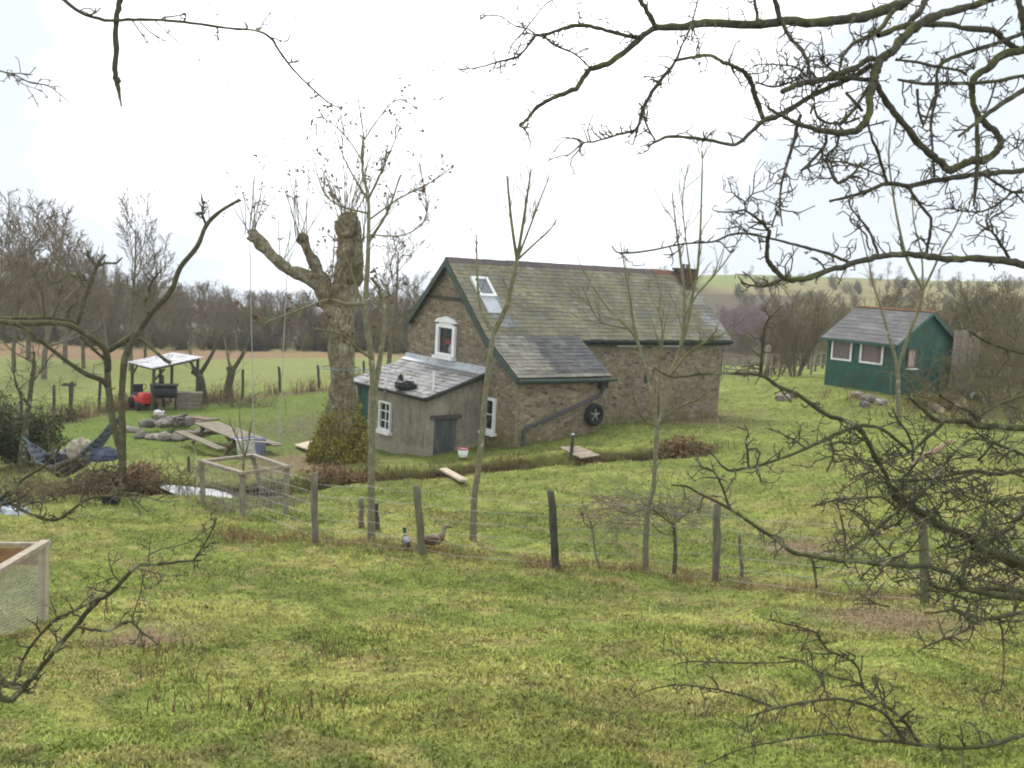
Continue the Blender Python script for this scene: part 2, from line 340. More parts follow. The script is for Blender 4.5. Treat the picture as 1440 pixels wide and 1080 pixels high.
# thickness of the cloud deck, by direction: bright where the sun sits behind it, blue-grey towards the sides
cloud = ramp(nt, mm.outputs[0], [(0, (.44,.46,.48)), (.80, (.42,.45,.48)), (.90, (.265,.292,.32)), (.945, (.275,.302,.33)), (.995, (.80,.82,.83))])
sc_ = N(nt, 'ShaderNodeVectorMath', operation='SCALE'); nt.links.new(cloud, sc_.inputs[0]); sc_.inputs[3].default_value = 10.0
gap = ramp(nt, noise(nt, gen, 1.7, 3, .5), [(.56, (0,0,0)), (.75, (.22,.22,.22))])
skyc = mixc(nt, sc_.outputs[0], sky.outputs[0], gap); nt.links.new(skyc, bg.inputs[0])
sl = bpy.data.lights.new("sun", 'SUN'); sl.energy = 1.1; sl.angle = math.radians(14); sl.color = (1, .955, .89)
so = bpy.data.objects.new("sun", sl); COL.objects.link(so)
sd = Vector((math.sin(SUN_AZ)*math.cos(SUN_EL), math.cos(SUN_AZ)*math.cos(SUN_EL), math.sin(SUN_EL)))
so.rotation_euler = (-sd).to_track_quat('-Z', 'Y').to_euler(); so.location = (0, 0, 40)
S.view_settings.view_transform = 'Standard'; S.view_settings.look = 'None'; S.view_settings.exposure = 1.68; S.view_settings.gamma = 1
S.render.engine = 'CYCLES'; S.cycles.filter_width = 2.0; S.cycles.max_bounces = 6; S.cycles.transparent_max_bounces = 8
S.cycles.use_denoising = True
# ------------------------------------------------------------------ ground colours (what grows where)
FENCE = [at(*q) for q in [(300,745,19),(443,762,18),(590,775,17.5),(780,797,16.6),(1007,815,15.8),(1300,845,14)]]
def polydist(X, Y, P):
    best = np.full(np.shape(X), 1e9)
    for k in range(len(P)-1):
        a, b = np.asarray(P[k])[:2], np.asarray(P[k+1])[:2]; e = b-a; t = np.clip(((X-a[0])*e[0]+(Y-a[1])*e[1])/(e@e), 0, 1)
        best = np.minimum(best, np.hypot(X-a[0]-t*e[0], Y-a[1]-t*e[1]))
    return best
BACKF = [gpt(*q) for q in [(-60,640),(30,605),(100,590),(165,577),(285,566),(350,560),(450,548),(560,536)]]
PATCH = [(gpt(1240,870)[:2], .75, .32), (gpt(200,905)[:2], .5, .3), (gpt(1120,770)[:2], .5, .2), (gpt(450,600)[:2], 2.2, 1.6), (gpt(425,650)[:2], 1.6, 1.0), (gpt(975,590)[:2], 1.6, .5)]
def gcolor(X, Y):
    X = np.asarray(X, float); Y = np.asarray(Y, float)
    def C(*c): return np.array(c)
    def mx(a, b, f): return a*(1-f[..., None])+b*f[..., None]
    g = np.broadcast_to(C(.195,.24,.058), X.shape+(3,)).copy()
    wx = X+.8*(fbm(X*.9, Y*.9, 211, 2)-.5); wy = Y+.45*X+1.2*(fbm(X*.8, Y*.8, 221, 2)-.5)
    n1 = fbm(wx*.5, wy*1.0, 41, 4); n2 = fbm(wx*1.7, wy*3.4, 51, 4); n3 = fbm(wx*3.4, wy*7, 61, 3); n4 = fbm(wx*1.1+9, wy*2.4, 71, 4)
    near = 1-sstep(17, 30, Y)
    g = mx(g, C(.29,.305,.088), sstep(.40, .62, n1)*(.35+.55*near))
    g = mx(g, C(.31,.28,.11), sstep(.53, .68, n2)*(.2+.6*near))
    g = mx(g, C(.29,.235,.105), sstep(.66, .8, n4)*(.1+.35*near))
    g = mx(g, C(.10,.135,.03), sstep(.60, .74, n3)*.5)
    g = g*(.85+.30*sstep(.3, .7, fbm(wx*4.5, wy*8.5, 231, 3)))[..., None]*(.88+.24*sstep(.35, .65, fbm(wx*.8+3, wy*1.6, 241, 2)))[..., None]
    g = mx(g, C(.075,.06,.035), sstep(.90, .955, vnoise(X*2.6+.3, Y*2.6, 251))*near*.5)
    lawn = sstep(28, 33, Y)*(1-sstep(44, 50, Y))*sstep(2.5, -2.5, X+.0*Y); g = mx(g, C(.125,.19,.035), lawn*.7)
    # strip of dead growth along the near fence
    f = polydist(X, Y, FENCE); g = mx(g, C(.19,.135,.065), np.exp(-((f-.1)/.4)**2)*sstep(.42, .65, fbm(X*1.5, Y*1.5, 81))*.75)
    f2 = polydist(X, Y, BACKF); g = mx(g, C(.16,.115,.065), np.exp(-(f2/.9)**2)*.85)
    for c, r, s_ in PATCH:
        q = np.hypot((X-c[0])/r, (Y-c[1])/(r*1.6)); g = mx(g, C(.25,.185,.12) if r < 2 else C(.15,.14,.075), np.clip(np.exp(-q**2)*1.3, 0, 1)*sstep(.3, .5, n2+.1)*.9)
    _, soil = ditch_depth(X, Y); g = mx(g, C(.06,.04,.022), np.clip(soil*1.3, 0, 1)*sstep(.2, .4, fbm(X*1.2, Y*1.2, 91)))
    # far side: valley field, bracken strip, hill fields
    fld = sstep(48, 54, Y)*(1-sstep(75, 78, Y)); g = mx(g, C(.215,.235,.085), fld*(X < 12)*.8)
    orng = sstep(75, 78, Y+2*n1)*(1-sstep(86, 92, Y)); g = mx(g, C(.24,.155,.095), orng*sstep(.3, .6, n1+.15)*(X < 10))
    hill = sstep(86, 94, Y); g = mx(g, C(.10,.085,.05), hill)
    rh = sstep(150, 175, Y)*(X > 0); 
    pat = vnoise(X/60.+3.3, Y/55., 5); fieldc = np.where((pat > .5)[..., None], C(.19,.23,.075), C(.24,.215,.10)); g = mx(g, fieldc, rh*sstep(.3, .42, vnoise(X/38., Y/34., 9)+.25*(Y > 240)))
    lh = sstep(120, 160, Y)*(X < 0); g = mx(g, C(.115,.115,.065), lh)
    return g
# ------------------------------------------------------------------ ground sheet
m, nt2, b = newmat("ground_turf", .97, .08)
a_ = N(nt2, 'ShaderNodeAttribute', attribute_name="Col"); v_ = coords(nt2)
n1 = noise(nt2, v_, 9, 5, .7); n2 = noise(nt2, v_, 38, 3, .7)
c_ = mixc(nt2, a_.outputs[0], ramp(nt2, n1, [(.28, (.5,.52,.5)), (.5, (.95,.95,.95)), (.72, (1.3,1.26,1.15))]), 1.0, 'MULTIPLY')
c_ = mixc(nt2, c_, ramp(nt2, n2, [(.3, (.6,.62,.6)), (.7, (1.25,1.22,1.15))]), 1.0, 'MULTIPLY')
nt2.links.new(c_, b.inputs['Base Color']); bump(nt2, b, n1, .8, .08); MT['turf'] = m
ys = [-14.]
while ys[-1] < 700:
    y = ys[-1]; ys.append(y+(.5 if y < 3 else min(max(.085, (y-3)*.009), 20)))
ys = np.array(ys); us = np.linspace(-1, 1, 430)
YY, UU = np.meshgrid(ys, us, indexing='ij'); XX = UU*(np.maximum(YY, 0)*.66+9)
ZZ = height(XX, YY); nr, nc = XX.shape
V = np.stack([XX, YY, ZZ], -1).reshape(-1, 3); ii = (np.arange(nr-1)*nc)[:, None]+np.arange(nc-1)[None]
Q = np.stack([ii, ii+1, ii+nc+1, ii+nc], -1).reshape(-1, 4)
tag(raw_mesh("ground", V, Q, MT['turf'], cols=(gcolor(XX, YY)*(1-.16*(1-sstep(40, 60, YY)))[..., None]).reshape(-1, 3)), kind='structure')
# ------------------------------------------------------------------ grass blades (uncountable): denser and finer near the lens
MT['grass'] = None
m, nt2, b = newmat("grass_blade", .85, .15); a_ = N(nt2, 'ShaderNodeAttribute', attribute_name="Col"); nt2.links.new(a_.outputs[0], b.inputs['Base Color'])
tr = N(nt2, 'ShaderNodeBsdfTranslucent'); nt2.links.new(a_.outputs[0], tr.inputs[0]); ms = N(nt2, 'ShaderNodeMixShader'); ms.inputs[0].default_value = .35
nt2.links.new(b.outputs[0], ms.inputs[1]); nt2.links.new(tr.outputs[0], ms.inputs[2]); nt2.links.new(ms.outputs[0], nt2.nodes['Material Output'].inputs[0]); MT['grass'] = m
def blades(X, Y, h, w, cols, lean=.5):
    n_ = len(X); Z = height(X, Y)-.01; a = rng.uniform(0, 2*np.pi, n_); l = rng.normal(0, lean, (n_, 2))*h[:, None]
    dx = np.cos(a)*w/2; dy = np.sin(a)*w/2
    p0 = np.stack([X-dx, Y-dy, Z], -1); p1 = np.stack([X+dx, Y+dy, Z], -1)
    m0 = np.stack([X-dx*.7+l[:, 0]*.35, Y-dy*.7+l[:, 1]*.35, Z+h*.6], -1); m1 = np.stack([X+dx*.7+l[:, 0]*.35, Y+dy*.7+l[:, 1]*.35, Z+h*.6], -1)
    t = np.stack([X+l[:, 0], Y+l[:, 1], Z+h*(1-.3*np.minimum(1, np.hypot(l[:, 0], l[:, 1])/h))], -1)
    V = np.stack([p0, p1, m1, m0, t], 1).reshape(-1, 3); k = np.arange(n_)[:, None]*5
    T = np.concatenate([k+[0, 1, 2], k+[0, 2, 3], k+[3, 2, 4]], 0)
    return V, T, np.repeat(cols, 5, 0)
def scatter(n_, y0, y1, p=1.0, spread=.54):
    Y = y0+(y1-y0)*rng.random(n_)**p; X = rng.uniform(-1, 1, n_)*(Y*spread+.8); return X, Y
def grass(name, n_, y0, y1, h0, w0, p=1.0, keep=None):
    X, Y = scatter(n_, y0, y1, p)
    cl = fbm(X*1.3, Y*1.3, 101, 3); h = h0*(.75+.7*np.clip((cl-.3)*2, 0, 1.2))*rng.uniform(.5, 1.4, n_); w = w0*(Y/y0)**.6*rng.uniform(.7, 1.4, n_)
    if keep is not None: k = keep(X, Y); X, Y, h, w = X[k], Y[k], h[k], w[k]
    c = 1.55*gcolor(X, Y)*rng.uniform(.8, 1.28, (len(X), 1))*np.stack([rng.uniform(.9, 1.12, len(X)), np.ones(len(X)), rng.uniform(.8, 1.2, len(X))], -1)
    straw = rng.random(len(X)) < .07; c[straw] = np.array([.40,.34,.16])*rng.uniform(.7, 1.1, (straw.sum(), 1))
    return blades(X, Y, h, w, c)
parts = [grass("", 190000, 4.6, 11, .031, .0085), grass("", 150000, 10, 21, .036, .013), grass("", 120000, 20, 56, .048, .022, 1.0, lambda X, Y: (rng.random(len(X)) > (Y-20)/38) & ~((X < 0) & (Y > 27) & (Y < 50) & (rng.random(len(X)) < .6)))]
off = 0; Vs, Ts, Cs = [], [], []
for V, T, c in parts: Vs.append(V); Ts.append(T+off); Cs.append(c); off += len(V)
def upright(o, k):
    """blades shade like the turf they stand in"""
    n_ = len(o.data.vertices); r2 = np.random.default_rng(1); nn = np.repeat(r2.normal(0, .38, (n_//5+1, 3)), 5, 0)[:n_]; nn[:, 2] = 1; nn /= np.linalg.norm(nn, axis=1)[:, None]
    o.data.polygons.foreach_set("use_smooth", np.ones(len(o.data.polygons), bool)); o.data.normals_split_custom_set_from_vertices(nn.tolist()); return o
go = tag(raw_mesh("grass", np.concatenate(Vs), np.concatenate(Ts), MT['grass'], cols=np.concatenate(Cs), smooth=True, tri=True), kind='stuff'); upright(go, 5)
def standing(name, P, dens, h, w, col, width=.5, lean=.3, keep=None):
    """dead stalks and long grass standing along a line"""
    Xs, Ys = [], []
    for k in range(len(P)-1):
        a, b = np.asarray(P[k])[:2], np.asarray(P[k+1])[:2]; L = np.hypot(*(b-a)); q = int(L*dens); t = rng.random(q)[:, None]
        p = a+(b-a)*t+rng.normal(0, width, (q, 2)); Xs.append(p[:, 0]); Ys.append(p[:, 1])
    X = np.concatenate(Xs); Y = np.concatenate(Ys); k = fbm(X*.8, Y*.8, 131, 2) > .42; X, Y = X[k], Y[k]
    c = np.asarray(col)*rng.uniform(.55, 1.4, (len(X), 1)); V, T, c = blades(X, Y, h*rng.uniform(.3, 1.2, len(X)), np.full(len(X), w), c, lean)
    return tag(raw_mesh(name, V, T, MT['grass'], cols=c, smooth=False, tri=True), kind='stuff')
standing("dead_grass", FENCE, 200, .16, .014, (.22,.15,.07), .2, .7)
standing("dead_grass", [gpt(295,706), gpt(345,718), gpt(398,714), gpt(370,698)], 110, .32, .016, (.21,.165,.12), .35, .5)
standing("dead_grass", BACKF, 150, .75, .03, (.19,.13,.075), .35, .3)
standing("rough_grass", [np.append(q, 0) for q in DITCH], 230, .24, .02, (.17,.135,.06), .5, .7)
for pts, dn, hh, cc in [([(180,888),(260,1010)],26,.16,(.13,.08,.05)),([(460,915),(475,930)],60,.2,(.15,.09,.06)),([(780,990),(800,1000)],40,.12,(.22,.15,.09)),([(20,1030),(60,1045)],60,.22,(.10,.06,.04)),([(560,830),(700,880)],14,.15,(.15,.09,.05)),([(1100,760),(1160,785)],70,.35,(.15,.13,.09)),([(380,985),(430,1040)],50,.18,(.12,.07,.04)),([(1000,890),(1100,1040)],30,.14,(.16,.1,.06))]:
    standing("dead_stalks", [gpt(*p) for p in pts], dn*1.6, hh, .011, cc, .25, .35)

standing("rough_grass", [gpt(*p) for p in [(1085,560),(1140,556),(1200,563),(1262,575)]], 120, .45, .025, (.22,.19,.08), .4, .5)
standing("rough_grass", [gpt(*p) for p in [(1250,580),(1330,580),(1440,590)]], 110, .5, .025, (.17,.14,.06), .8, .5)
# ------------------------------------------------------------------ the stone cottage
HX, HY, HZ = -2.1, 33.0, 0.4; ANG = math.atan2(.609, .793); ca, sa = math.cos(ANG), math.sin(ANG)
def to_local(p, o=(HX, HY, HZ), a=ANG):
    d = np.asarray(p)-np.array(o); c, s = math.cos(a), math.sin(a); return np.array([c*d[0]+s*d[1], -s*d[0]+c*d[1], d[2]])
def to_world(p, o=(HX, HY, HZ), a=ANG):
    c, s = math.cos(a), math.sin(a); return np.array([c*p[0]-s*p[1]+o[0], s*p[0]+c*p[1]+o[1], p[2]+o[2]])
def hit(px, py, axis, val, o=(HX, HY, HZ), a=ANG):
    """where the sight line through a pixel meets the plane local[axis]=val, in the building's own frame"""
    p0 = to_local(Cp, o, a); d = to_local(Cp+ray(px, py), o, a)-p0; return p0+d*((val-p0[axis])/d[axis])
house = empty("stone_cottage", (HX, HY, HZ), ANG, "long stone cottage with mossy slate roof, green bargeboards and a low rendered lean-to", "house")
LEN = 10.3; RZ = 5.70; HW = 2.1; SL = .966; LTW = 3.72; LTL = 3.25; EZ = RZ-HW*SL          # ridge, half width, slope, lean-to width
def holed_wall(mb, a0, a1, top, holes, place, nrm, depth=.28, z0=-1.2, col=None):
    """a wall in the (a, z) plane with square openings; place(a,z,d) maps to the building frame, d is depth inwards"""
    cuts = sorted({a0, a1, *[h[0] for h in holes], *[h[1] for h in holes], *[t for t in top[2]]})
    def tz(a): return top[0](a)
    def quad(p): mb.add(p, [(0,1,2,3)], col)
    for x0, x1 in zip(cuts[:-1], cuts[1:]):
        zs = [z0]
        hs = sorted([h for h in holes if h[0] <= x0+1e-6 and h[1] >= x1-1e-6], key=lambda h: h[2])
        segs = []; cur = z0
        for h in hs: segs.append((cur, cur, h[2], h[2])); cur = h[3]
        segs.append((cur, cur, tz(x0+1e-5), tz(x1-1e-5)))
        for b0, b1, t0, t1 in segs:
            quad([place(x0,b0,0), place(x1,b1,0), place(x1,t1,0), place(x0,t0,0)])
    for x0, x1, zb, zt in holes:
        quad([place(x0,zb,0), place(x0,zt,0), place(x0,zt,depth), place(x0,zb,depth)]); quad([place(x1,zb,0), place(x1,zb,depth), place(x1,zt,depth), place(x1,zt,0)])
        quad([place(x0,zb,0), place(x0,zb,depth), place(x1,zb,depth), place(x1,zb,0)]); quad([place(x0,zt,0), place(x1,zt,0), place(x1,zt,depth), place(x0,zt,depth)])
def rect_px(corners, axis, val):
    q = np.array([hit(*c, axis, val) for c in corners]); o_ = 1-axis
    return q[:, o_].min(), q[:, o_].max(), q[:, 2].min(), q[:, 2].max()
# window openings measured on the gable (x=0) and annex front (x=-AD)
AD = 1.9; AY0, AY1 = -2.02, 2.15
gw = hit(629, 478, 0, 0); GW = (gw[1]-.47, gw[1]+.47, gw[2]-.50, gw[2]+.46)
lw = hit(690, 583, 0, 0); LW = (lw[1]-.27, lw[1]+.27, lw[2]-.5, lw[2]+.5)
mb = MB()
def gtop(y): return RZ-.05-abs(y)*SL if y > -2.3 else max(0, (RZ-.05-2.3*SL)-(-y-2.3)*.64)
gy = lambda a, z, d: (d, a, z)
holed_wall(mb, -LTW, HW, (gtop, None, [0, -2.3]), [GW, LW], gy, None)
holed_wall(mb, 0, LTL, (lambda a: EZ-1.02, None, []), [], lambda a, z, d: (a, -LTW+d, z), None)
mb.add([(LTL,-LTW,-1.2),(LTL,-HW,-1.2),(LTL,-HW,EZ-.1),(LTL,-2.3,gtop(-2.3)),(LTL,-LTW,gtop(-LTW))], [(0,1,2,3,4)])
holed_wall(mb, LTL, LEN, (lambda a: EZ-.02, None, []), [], lambda a, z, d: (a, -HW+d, z), None)
mb.add([(0,HW,-1.2),(LEN,HW,-1.2),(LEN,HW,EZ-.02),(0,HW,EZ-.02)], [(3,2,1,0)])
mb.add([(LEN,-HW,-1.2),(LEN,HW,-1.2),(LEN,HW,EZ-.02),(LEN,0,RZ-.05),(LEN,-HW,EZ-.02)], [(0,1,2,3,4)])
wall = mb.build("wall", MT['stone_wall'], house)
# dark rooms behind the two gable openings
mb = MB()
for h in (GW, LW):
    x0, x1, zb, zt = h
    mb.add([(1.2,x0-.3,zb-.3),(1.2,x1+.3,zb-.3),(1.2,x1+.3,zt+.3),(1.2,x0-.3,zt+.3)], [(0,1,2,3)])
    for (a, b) in (((x0-.3,zb-.3),(x1+.3,zb-.3)), ((x1+.3,zb-.3),(x1+.3,zt+.3)), ((x1+.3,zt+.3),(x0-.3,zt+.3)), ((x0-.3,zt+.3),(x0-.3,zb-.3))):
        mb.add([(.29,*a),(.29,*b),(1.2,*b),(1.2,*a)], [(0,1,2,3)])
mb.build("room", mottled("dark_room", (.03,.028,.026), (.05,.046,.04), 3), house)
# ---- slates
slate_cols = {'moss': [(.20,.186,.127),(.21,.195,.135),(.185,.172,.12),(.22,.203,.14),(.195,.182,.13)], 'grey': [(.20,.193,.165),(.215,.208,.18),(.185,.18,.155),(.23,.22,.19)], 'dark': [(.105,.105,.112),(.12,.12,.125),(.095,.095,.102)], 'pale': [(.24,.24,.24),(.28,.28,.275),(.21,.21,.215),(.30,.295,.285)]}
def slates(mb, O, ux, dn, W_, L, course, wid, pick, thick=.016, nrm=None, jit=.006):
    """courses of slates: ux along the eave, dn down the slope, O the top corner"""
    ux = unit(ux); dn = unit(dn); nn = unit(np.cross(ux, dn)); nn = nn if nn[2] > 0 else -nn; r_ = int(math.ceil(L/course))
    for i in range(r_):
        s0 = i*course; s1 = min(L+.03, s0+course*1.0); x = -wid*random.random()
        while x < W_:
            w = wid*random.uniform(.8, 1.2); xa, xb = max(0, x), min(W_, x+w); x += w
            if xb-xa < .02: continue
            j = random.gauss(0, jit); s1j = s1+random.gauss(0, jit)
            g = .004; c = np.array(pick((xa+xb)/2/W_, (s0+s1)/2/L))*random.uniform(.88, 1.13)
            A = lambda xx, ss, hh: O+ux*xx+dn*ss+nn*hh
            V = [A(xa+g,s0,.004), A(xb-g,s0,.004), A(xb-g,s1j,.016+j), A(xa+g,s1j,.016+j*.5), A(xa+g,s1j,.0), A(xb-g,s1j,.0)]
            mb.add(V, [(0,1,2,3),(3,2,5,4)], tuple(c))
    mb.add([O-nn*.05, O+ux*W_-nn*.05, O+ux*W_+dn*L-nn*.05, O+dn*L-nn*.05, O-nn*.001, O+ux*W_-nn*.001, O+ux*W_+dn*L-nn*.001, O+dn*L-nn*.001],
           [(3,2,1,0),(4,5,6,7),(0,1,5,4),(1,2,6,5),(2,3,7,6),(3,0,4,7)], (.07,.07,.06))
m, nt2, b = newmat("mossy_slate", .85, .25); a_ = N(nt2, 'ShaderNodeAttribute', attribute_name="Col"); v_ = coords(nt2)
n1 = noise(nt2, v_, 5, 5, .7); n2 = noise(nt2, v_, .9, 4, .6); n3 = noise(nt2, v_, 26, 3, .6)
c_ = mixc(nt2, a_.outputs[0], ramp(nt2, n3, [(.3, (.7,.7,.72)), (.7, (1.25,1.25,1.2))]), 1.0, 'MULTIPLY')
c_ = mixc(nt2, c_, (.15,.145,.075), ramp(nt2, n1, [(.52, (0,0,0)), (.68, (.5,.5,.5))]))
c_ = mixc(nt2, c_, ramp(nt2, n2, [(.35, (.72,.73,.76)), (.65, (1.15,1.12,1.05))]), 1.0, 'MULTIPLY')
nt2.links.new(c_, b.inputs['Base Color']); bump(nt2, b, n3, .3, .006); MT['slate'] = m
m2 = colmat("grey_slate", .8, .3, .4, 9, .3, .006); MT['slate_grey'] = m2
OV = .16; EO = .26
def pick_main(fx, fs):
    if fs > .72 and .50 < fx < .53: return random.choice(slate_cols['moss'])
    if fx > .93 and fs > .3: return random.choice(slate_cols['pale']) if random.random() < .5 else random.choice(slate_cols['grey'])
    if .055 < fx < .115 and .42 < fs < .86 and random.random() < .8: return random.choice(slate_cols['pale'])
    return random.choice(slate_cols['moss']) if random.random() < .8 else random.choice(slate_cols['grey'])
LS = math.hypot(1, SL)
mb = MB(); slates(mb, np.array([-OV,0,RZ+.04]), (1,0,0), (0,-1,-SL), LEN+2*OV, (HW+EO)*LS, .165, .27, pick_main); near = mb.build("roof_slope", MT['slate'], house)
mb = MB(); slates(mb, np.array([-OV,0,RZ+.04]), (1,0,0), (0,1,-SL), LEN+2*OV, (HW+.12)*LS, .165, .27, pick_main); mb.build("roof_slope", MT['slate'], house)
def pick_lt(fx, fs):
    if .42 < fx < 1.0 and fs < .9 and fx > .30+.16*fs: return random.choice(slate_cols['dark']) if fs > .02 else (.1,.1,.1)
    return random.choice(slate_cols['grey'])
ltz = RZ+.04-(HW+EO)*SL; lts = .64
mb = MB(); slates(mb, np.array([-OV,-(HW+EO)+.10,ltz+.10]), (1,0,0), (0,-1,-lts), LTL+OV+.16, (LTW+.2-HW-EO+.1)*math.hypot(1,lts), .165, .27, pick_lt); mb.build("lean_to_roof", MT['slate'], house)
mb = MB()
for i in range(23):
    x = -OV+i*(LEN+2*OV)/23; w = (LEN+2*OV)/23-.012; j = random.gauss(0, .006)
    c = (.24,.12,.085) if i in (19, 20) else random.choice([(.14,.12,.115),(.125,.11,.11),(.155,.125,.115)])
    mb.add([(x,-.15,RZ-.075+j),(x+w,-.15,RZ-.075+j),(x+w,-.05,RZ+.085+j),(x,-.05,RZ+.085+j),(x+w,.05,RZ+.085+j),(x,.05,RZ+.085+j),(x+w,.15,RZ-.075+j),(x,.15,RZ-.075+j)],
           [(0,1,2,3),(3,2,4,5),(5,4,6,7),(0,3,5,7),(1,6,4,2)], c)
mb.build("ridge_tiles", MT['col'], house)
# bargeboards, soffit, gutters
mb = MB(); x = -OV-.012
def pz(y): return RZ+.0-abs(y)*SL
for s_, yw in ((1, HW+.14), (-1, HW+EO)):
    mb.add([(x,0,RZ+.02),(x,s_*yw,pz(yw)+.02),(x,s_*yw,pz(yw)-.20),(x,0,RZ-.21),(x-.035,0,RZ+.02),(x-.035,s_*yw,pz(yw)+.02),(x-.035,s_*yw,pz(yw)-.20),(x-.035,0,RZ-.21)],
           [(0,1,2,3),(7,6,5,4),(0,4,5,1),(1,5,6,2),(2,6,7,3)])
mb.build("bargeboard", MT['green_trim'], house)
mb = MB(); y0, y1 = -(HW+EO), -(LTW+.2); z0_, z1_ = ltz, ltz-(LTW+.2-HW-EO)*lts
mb.add([(x,y0,z0_+.0),(x,y1,z1_+.0),(x,y1,z1_-.15),(x,y0,z0_-.2),(x-.035,y0,z0_),(x-.035,y1,z1_),(x-.035,y1,z1_-.15),(x-.035,y0,z0_-.2)], [(0,1,2,3),(7,6,5,4),(0,4,5,1),(1,5,6,2),(2,6,7,3)])
mb.build("bargeboard", MT['green_trim'], house)
mb = MB(); mb.beam((-OV,y1+.06,z1_-.10),(LTL+.14,y1+.06,z1_-.10),.03,.13); mb.tube([(-OV,y1-.05,z1_-.055),(LTL+.32,y1-.05,z1_-.075)], .055, 8); mb.build("gutter", MT['green_trim'], house)
mb = MB(); mb.beam((LTL+.18,-(HW+EO)+.07,ltz-.12),(LEN+OV,-(HW+EO)+.07,ltz-.12),.03,.14); mb.tube([(LTL+.2,-(HW+EO)-.04,ltz-.06),(LEN+OV,-(HW+EO)-.04,ltz-.075)], .05, 8); mb.build("gutter", mottled("dark_gutter", (.02,.025,.02), (.04,.045,.04), 6), house)
mb = MB(); zl = hit(600, 416, 0, 0)[2]; yy = (RZ-.05-zl)/SL-.02; mb.box((-.035,0,zl), (.06, 2*yy, .09)); mb.build("tie_beam", mottled("dark_oak", (.04,.032,.024), (.08,.065,.05), 8, stretch=(1,.2,1)), house)
# chimney on the far end of the ridge
mb = MB(); cx, cy = LEN-.35, -.36; mb.box((cx,cy,RZ-.42), (.55,.6,1.05)); mb.box((cx,cy,RZ+.14), (.64,.69,.08)); ch = mb.build("chimney", MT['brick_red'], house, .01)
mb = MB()
for q in (-.12, .14): mb.tube([(cx+q,cy,RZ+.18),(cx+q,cy,RZ+.28),(cx+q,cy,RZ+.33)], [.085,.075,.095], 10)
mb.build("chimney_pots", MT['ridge'], ch)
# windows
def sash(name, x, h, out=-1, bars=(1, 2), frame=.07, sill=True, hood=False, deep=.03, glass=None, label=None, wide=.0):
    y0, y1, zb, zt = h; w = MB(); d = deep
    w.box((x+d/2-.04, y0+frame/2-wide/2, (zb+zt)/2), (d+.06, frame+wide, zt-zb)); w.box((x+d/2-.04, y1-frame/2+wide/2, (zb+zt)/2), (d+.06, frame+wide, zt-zb))
    w.box((x+d/2-.04, (y0+y1)/2, zt-frame/2+wide/2), (d+.056, y1-y0-2*frame, frame+wide)); w.box((x+d/2-.04, (y0+y1)/2, zb+frame/2), (d+.056, y1-y0-2*frame, frame))
    for k in range(1, bars[0]): w.box((x+.0, y0+(y1-y0)*k/bars[0], (zb+zt)/2), (.04, .028, zt-zb-2*frame))
    for k in range(1, bars[1]): w.box((x+.003, (y0+y1)/2, zb+(zt-zb)*k/bars[1]), (.034, y1-y0-2*frame, .028))
    o = w.build(name, MT['white_paint'], house, .006)
    if label: o['label'] = label
    g = MB(); g.box((x+.018, (y0+y1)/2, (zb+zt)/2), (.008, y1-y0-2*frame, zt-zb-2*frame)); g.build("pane", glass or MT['glass'], o)
    if sill: g = MB(); g.box((x-.06, (y0+y1)/2, zb-.055), (.20, y1-y0+.16, .09)); g.build("sill", MT['white_paint'], o, .008)
    if hood:
        g = MB(); ym = (y0+y1)/2; hw = (y1-y0)/2+.13
        g.add([(x-.10,ym-hw,zt+.07),(x-.10,ym+hw,zt+.07),(x-.10,ym+hw*.72,zt+.19),(x-.10,ym,zt+.27),(x-.10,ym-hw*.72,zt+.19),(x+.0,ym-hw,zt+.07),(x+.0,ym+hw,zt+.07),(x,ym+hw*.72,zt+.19),(x,ym,zt+.27),(x,ym-hw*.72,zt+.19)],
              [(4,3,2,1,0),(0,1,6,5),(1,2,7,6),(2,3,8,7),(3,4,9,8),(4,0,5,9)]); g.build("hood", MT['white_paint'], o, .006)
    return o
m, nt2, b = newmat("clear_glass", .05, .5); b.inputs["Base Color"].default_value = (.02,.02,.022,1)
tp = nt2.nodes.new('ShaderNodeBsdfTransparent'); ms = N(nt2, 'ShaderNodeMixShader'); ms.inputs[0].default_value = .22
nt2.links.new(tp.outputs[0], ms.inputs[1]); nt2.links.new(b.outputs[0], ms.inputs[2]); nt2.links.new(ms.outputs[0], nt2.nodes['Material Output'].inputs[0]); MT['clear'] = m
sash("window", -.03, GW, bars=(1, 1), frame=.09, hood=True, glass=MT['clear'], label="tall white window with moulded hood", wide=.06)
sash("window", -.02, LW, bars=(1, 2), frame=.08)
# on the sill inside: a red rail and a white jug
ym = (GW[0]+GW[1])/2
t = empty("window_ornament", tuple(to_world((.16, ym-.04, GW[2]+.085))), ANG, "small white jug standing inside the gable window below the red blind", "ornament")
mb = MB(); mb.tube([(0,0,0),(0,0,.04),(0,0,.12),(0,0,.2),(0,0,.25),(0,0,.27)], [.08,.11,.12,.08,.07,.08], 12); mb.build("body", MT['white_paint'], t, smooth=True)
mb = MB(); mb.tube([(0,.08,.22),(0,.16,.2),(0,.17,.13),(0,.11,.07)], .012, 6); mb.build("handle", MT['white_paint'], t)
t = empty("red_blind", tuple(to_world((.14, ym, GW[2]+.35))), ANG, "narrow red blind across the middle of the gable window", "blind")
mb = MB(); V = [];
for i in range(13):
    y = -.36+i*.06; V += [(.012*math.sin(i*2.1),y,0),(.012*math.sin(i*2.1+.4),y,.14)]
mb.add(V, [(2*i,2*i+2,2*i+3,2*i+1) for i in range(12)]); o_ = mb.build("fabric", MT['red'], t); md = o_.modifiers.new("s", 'SOLIDIFY'); md.thickness = .008
mb = MB(); mb.tube([(.0,-.4,.15),(.0,.4,.15)], .012, 8); mb.build("rail", MT['red'], t)
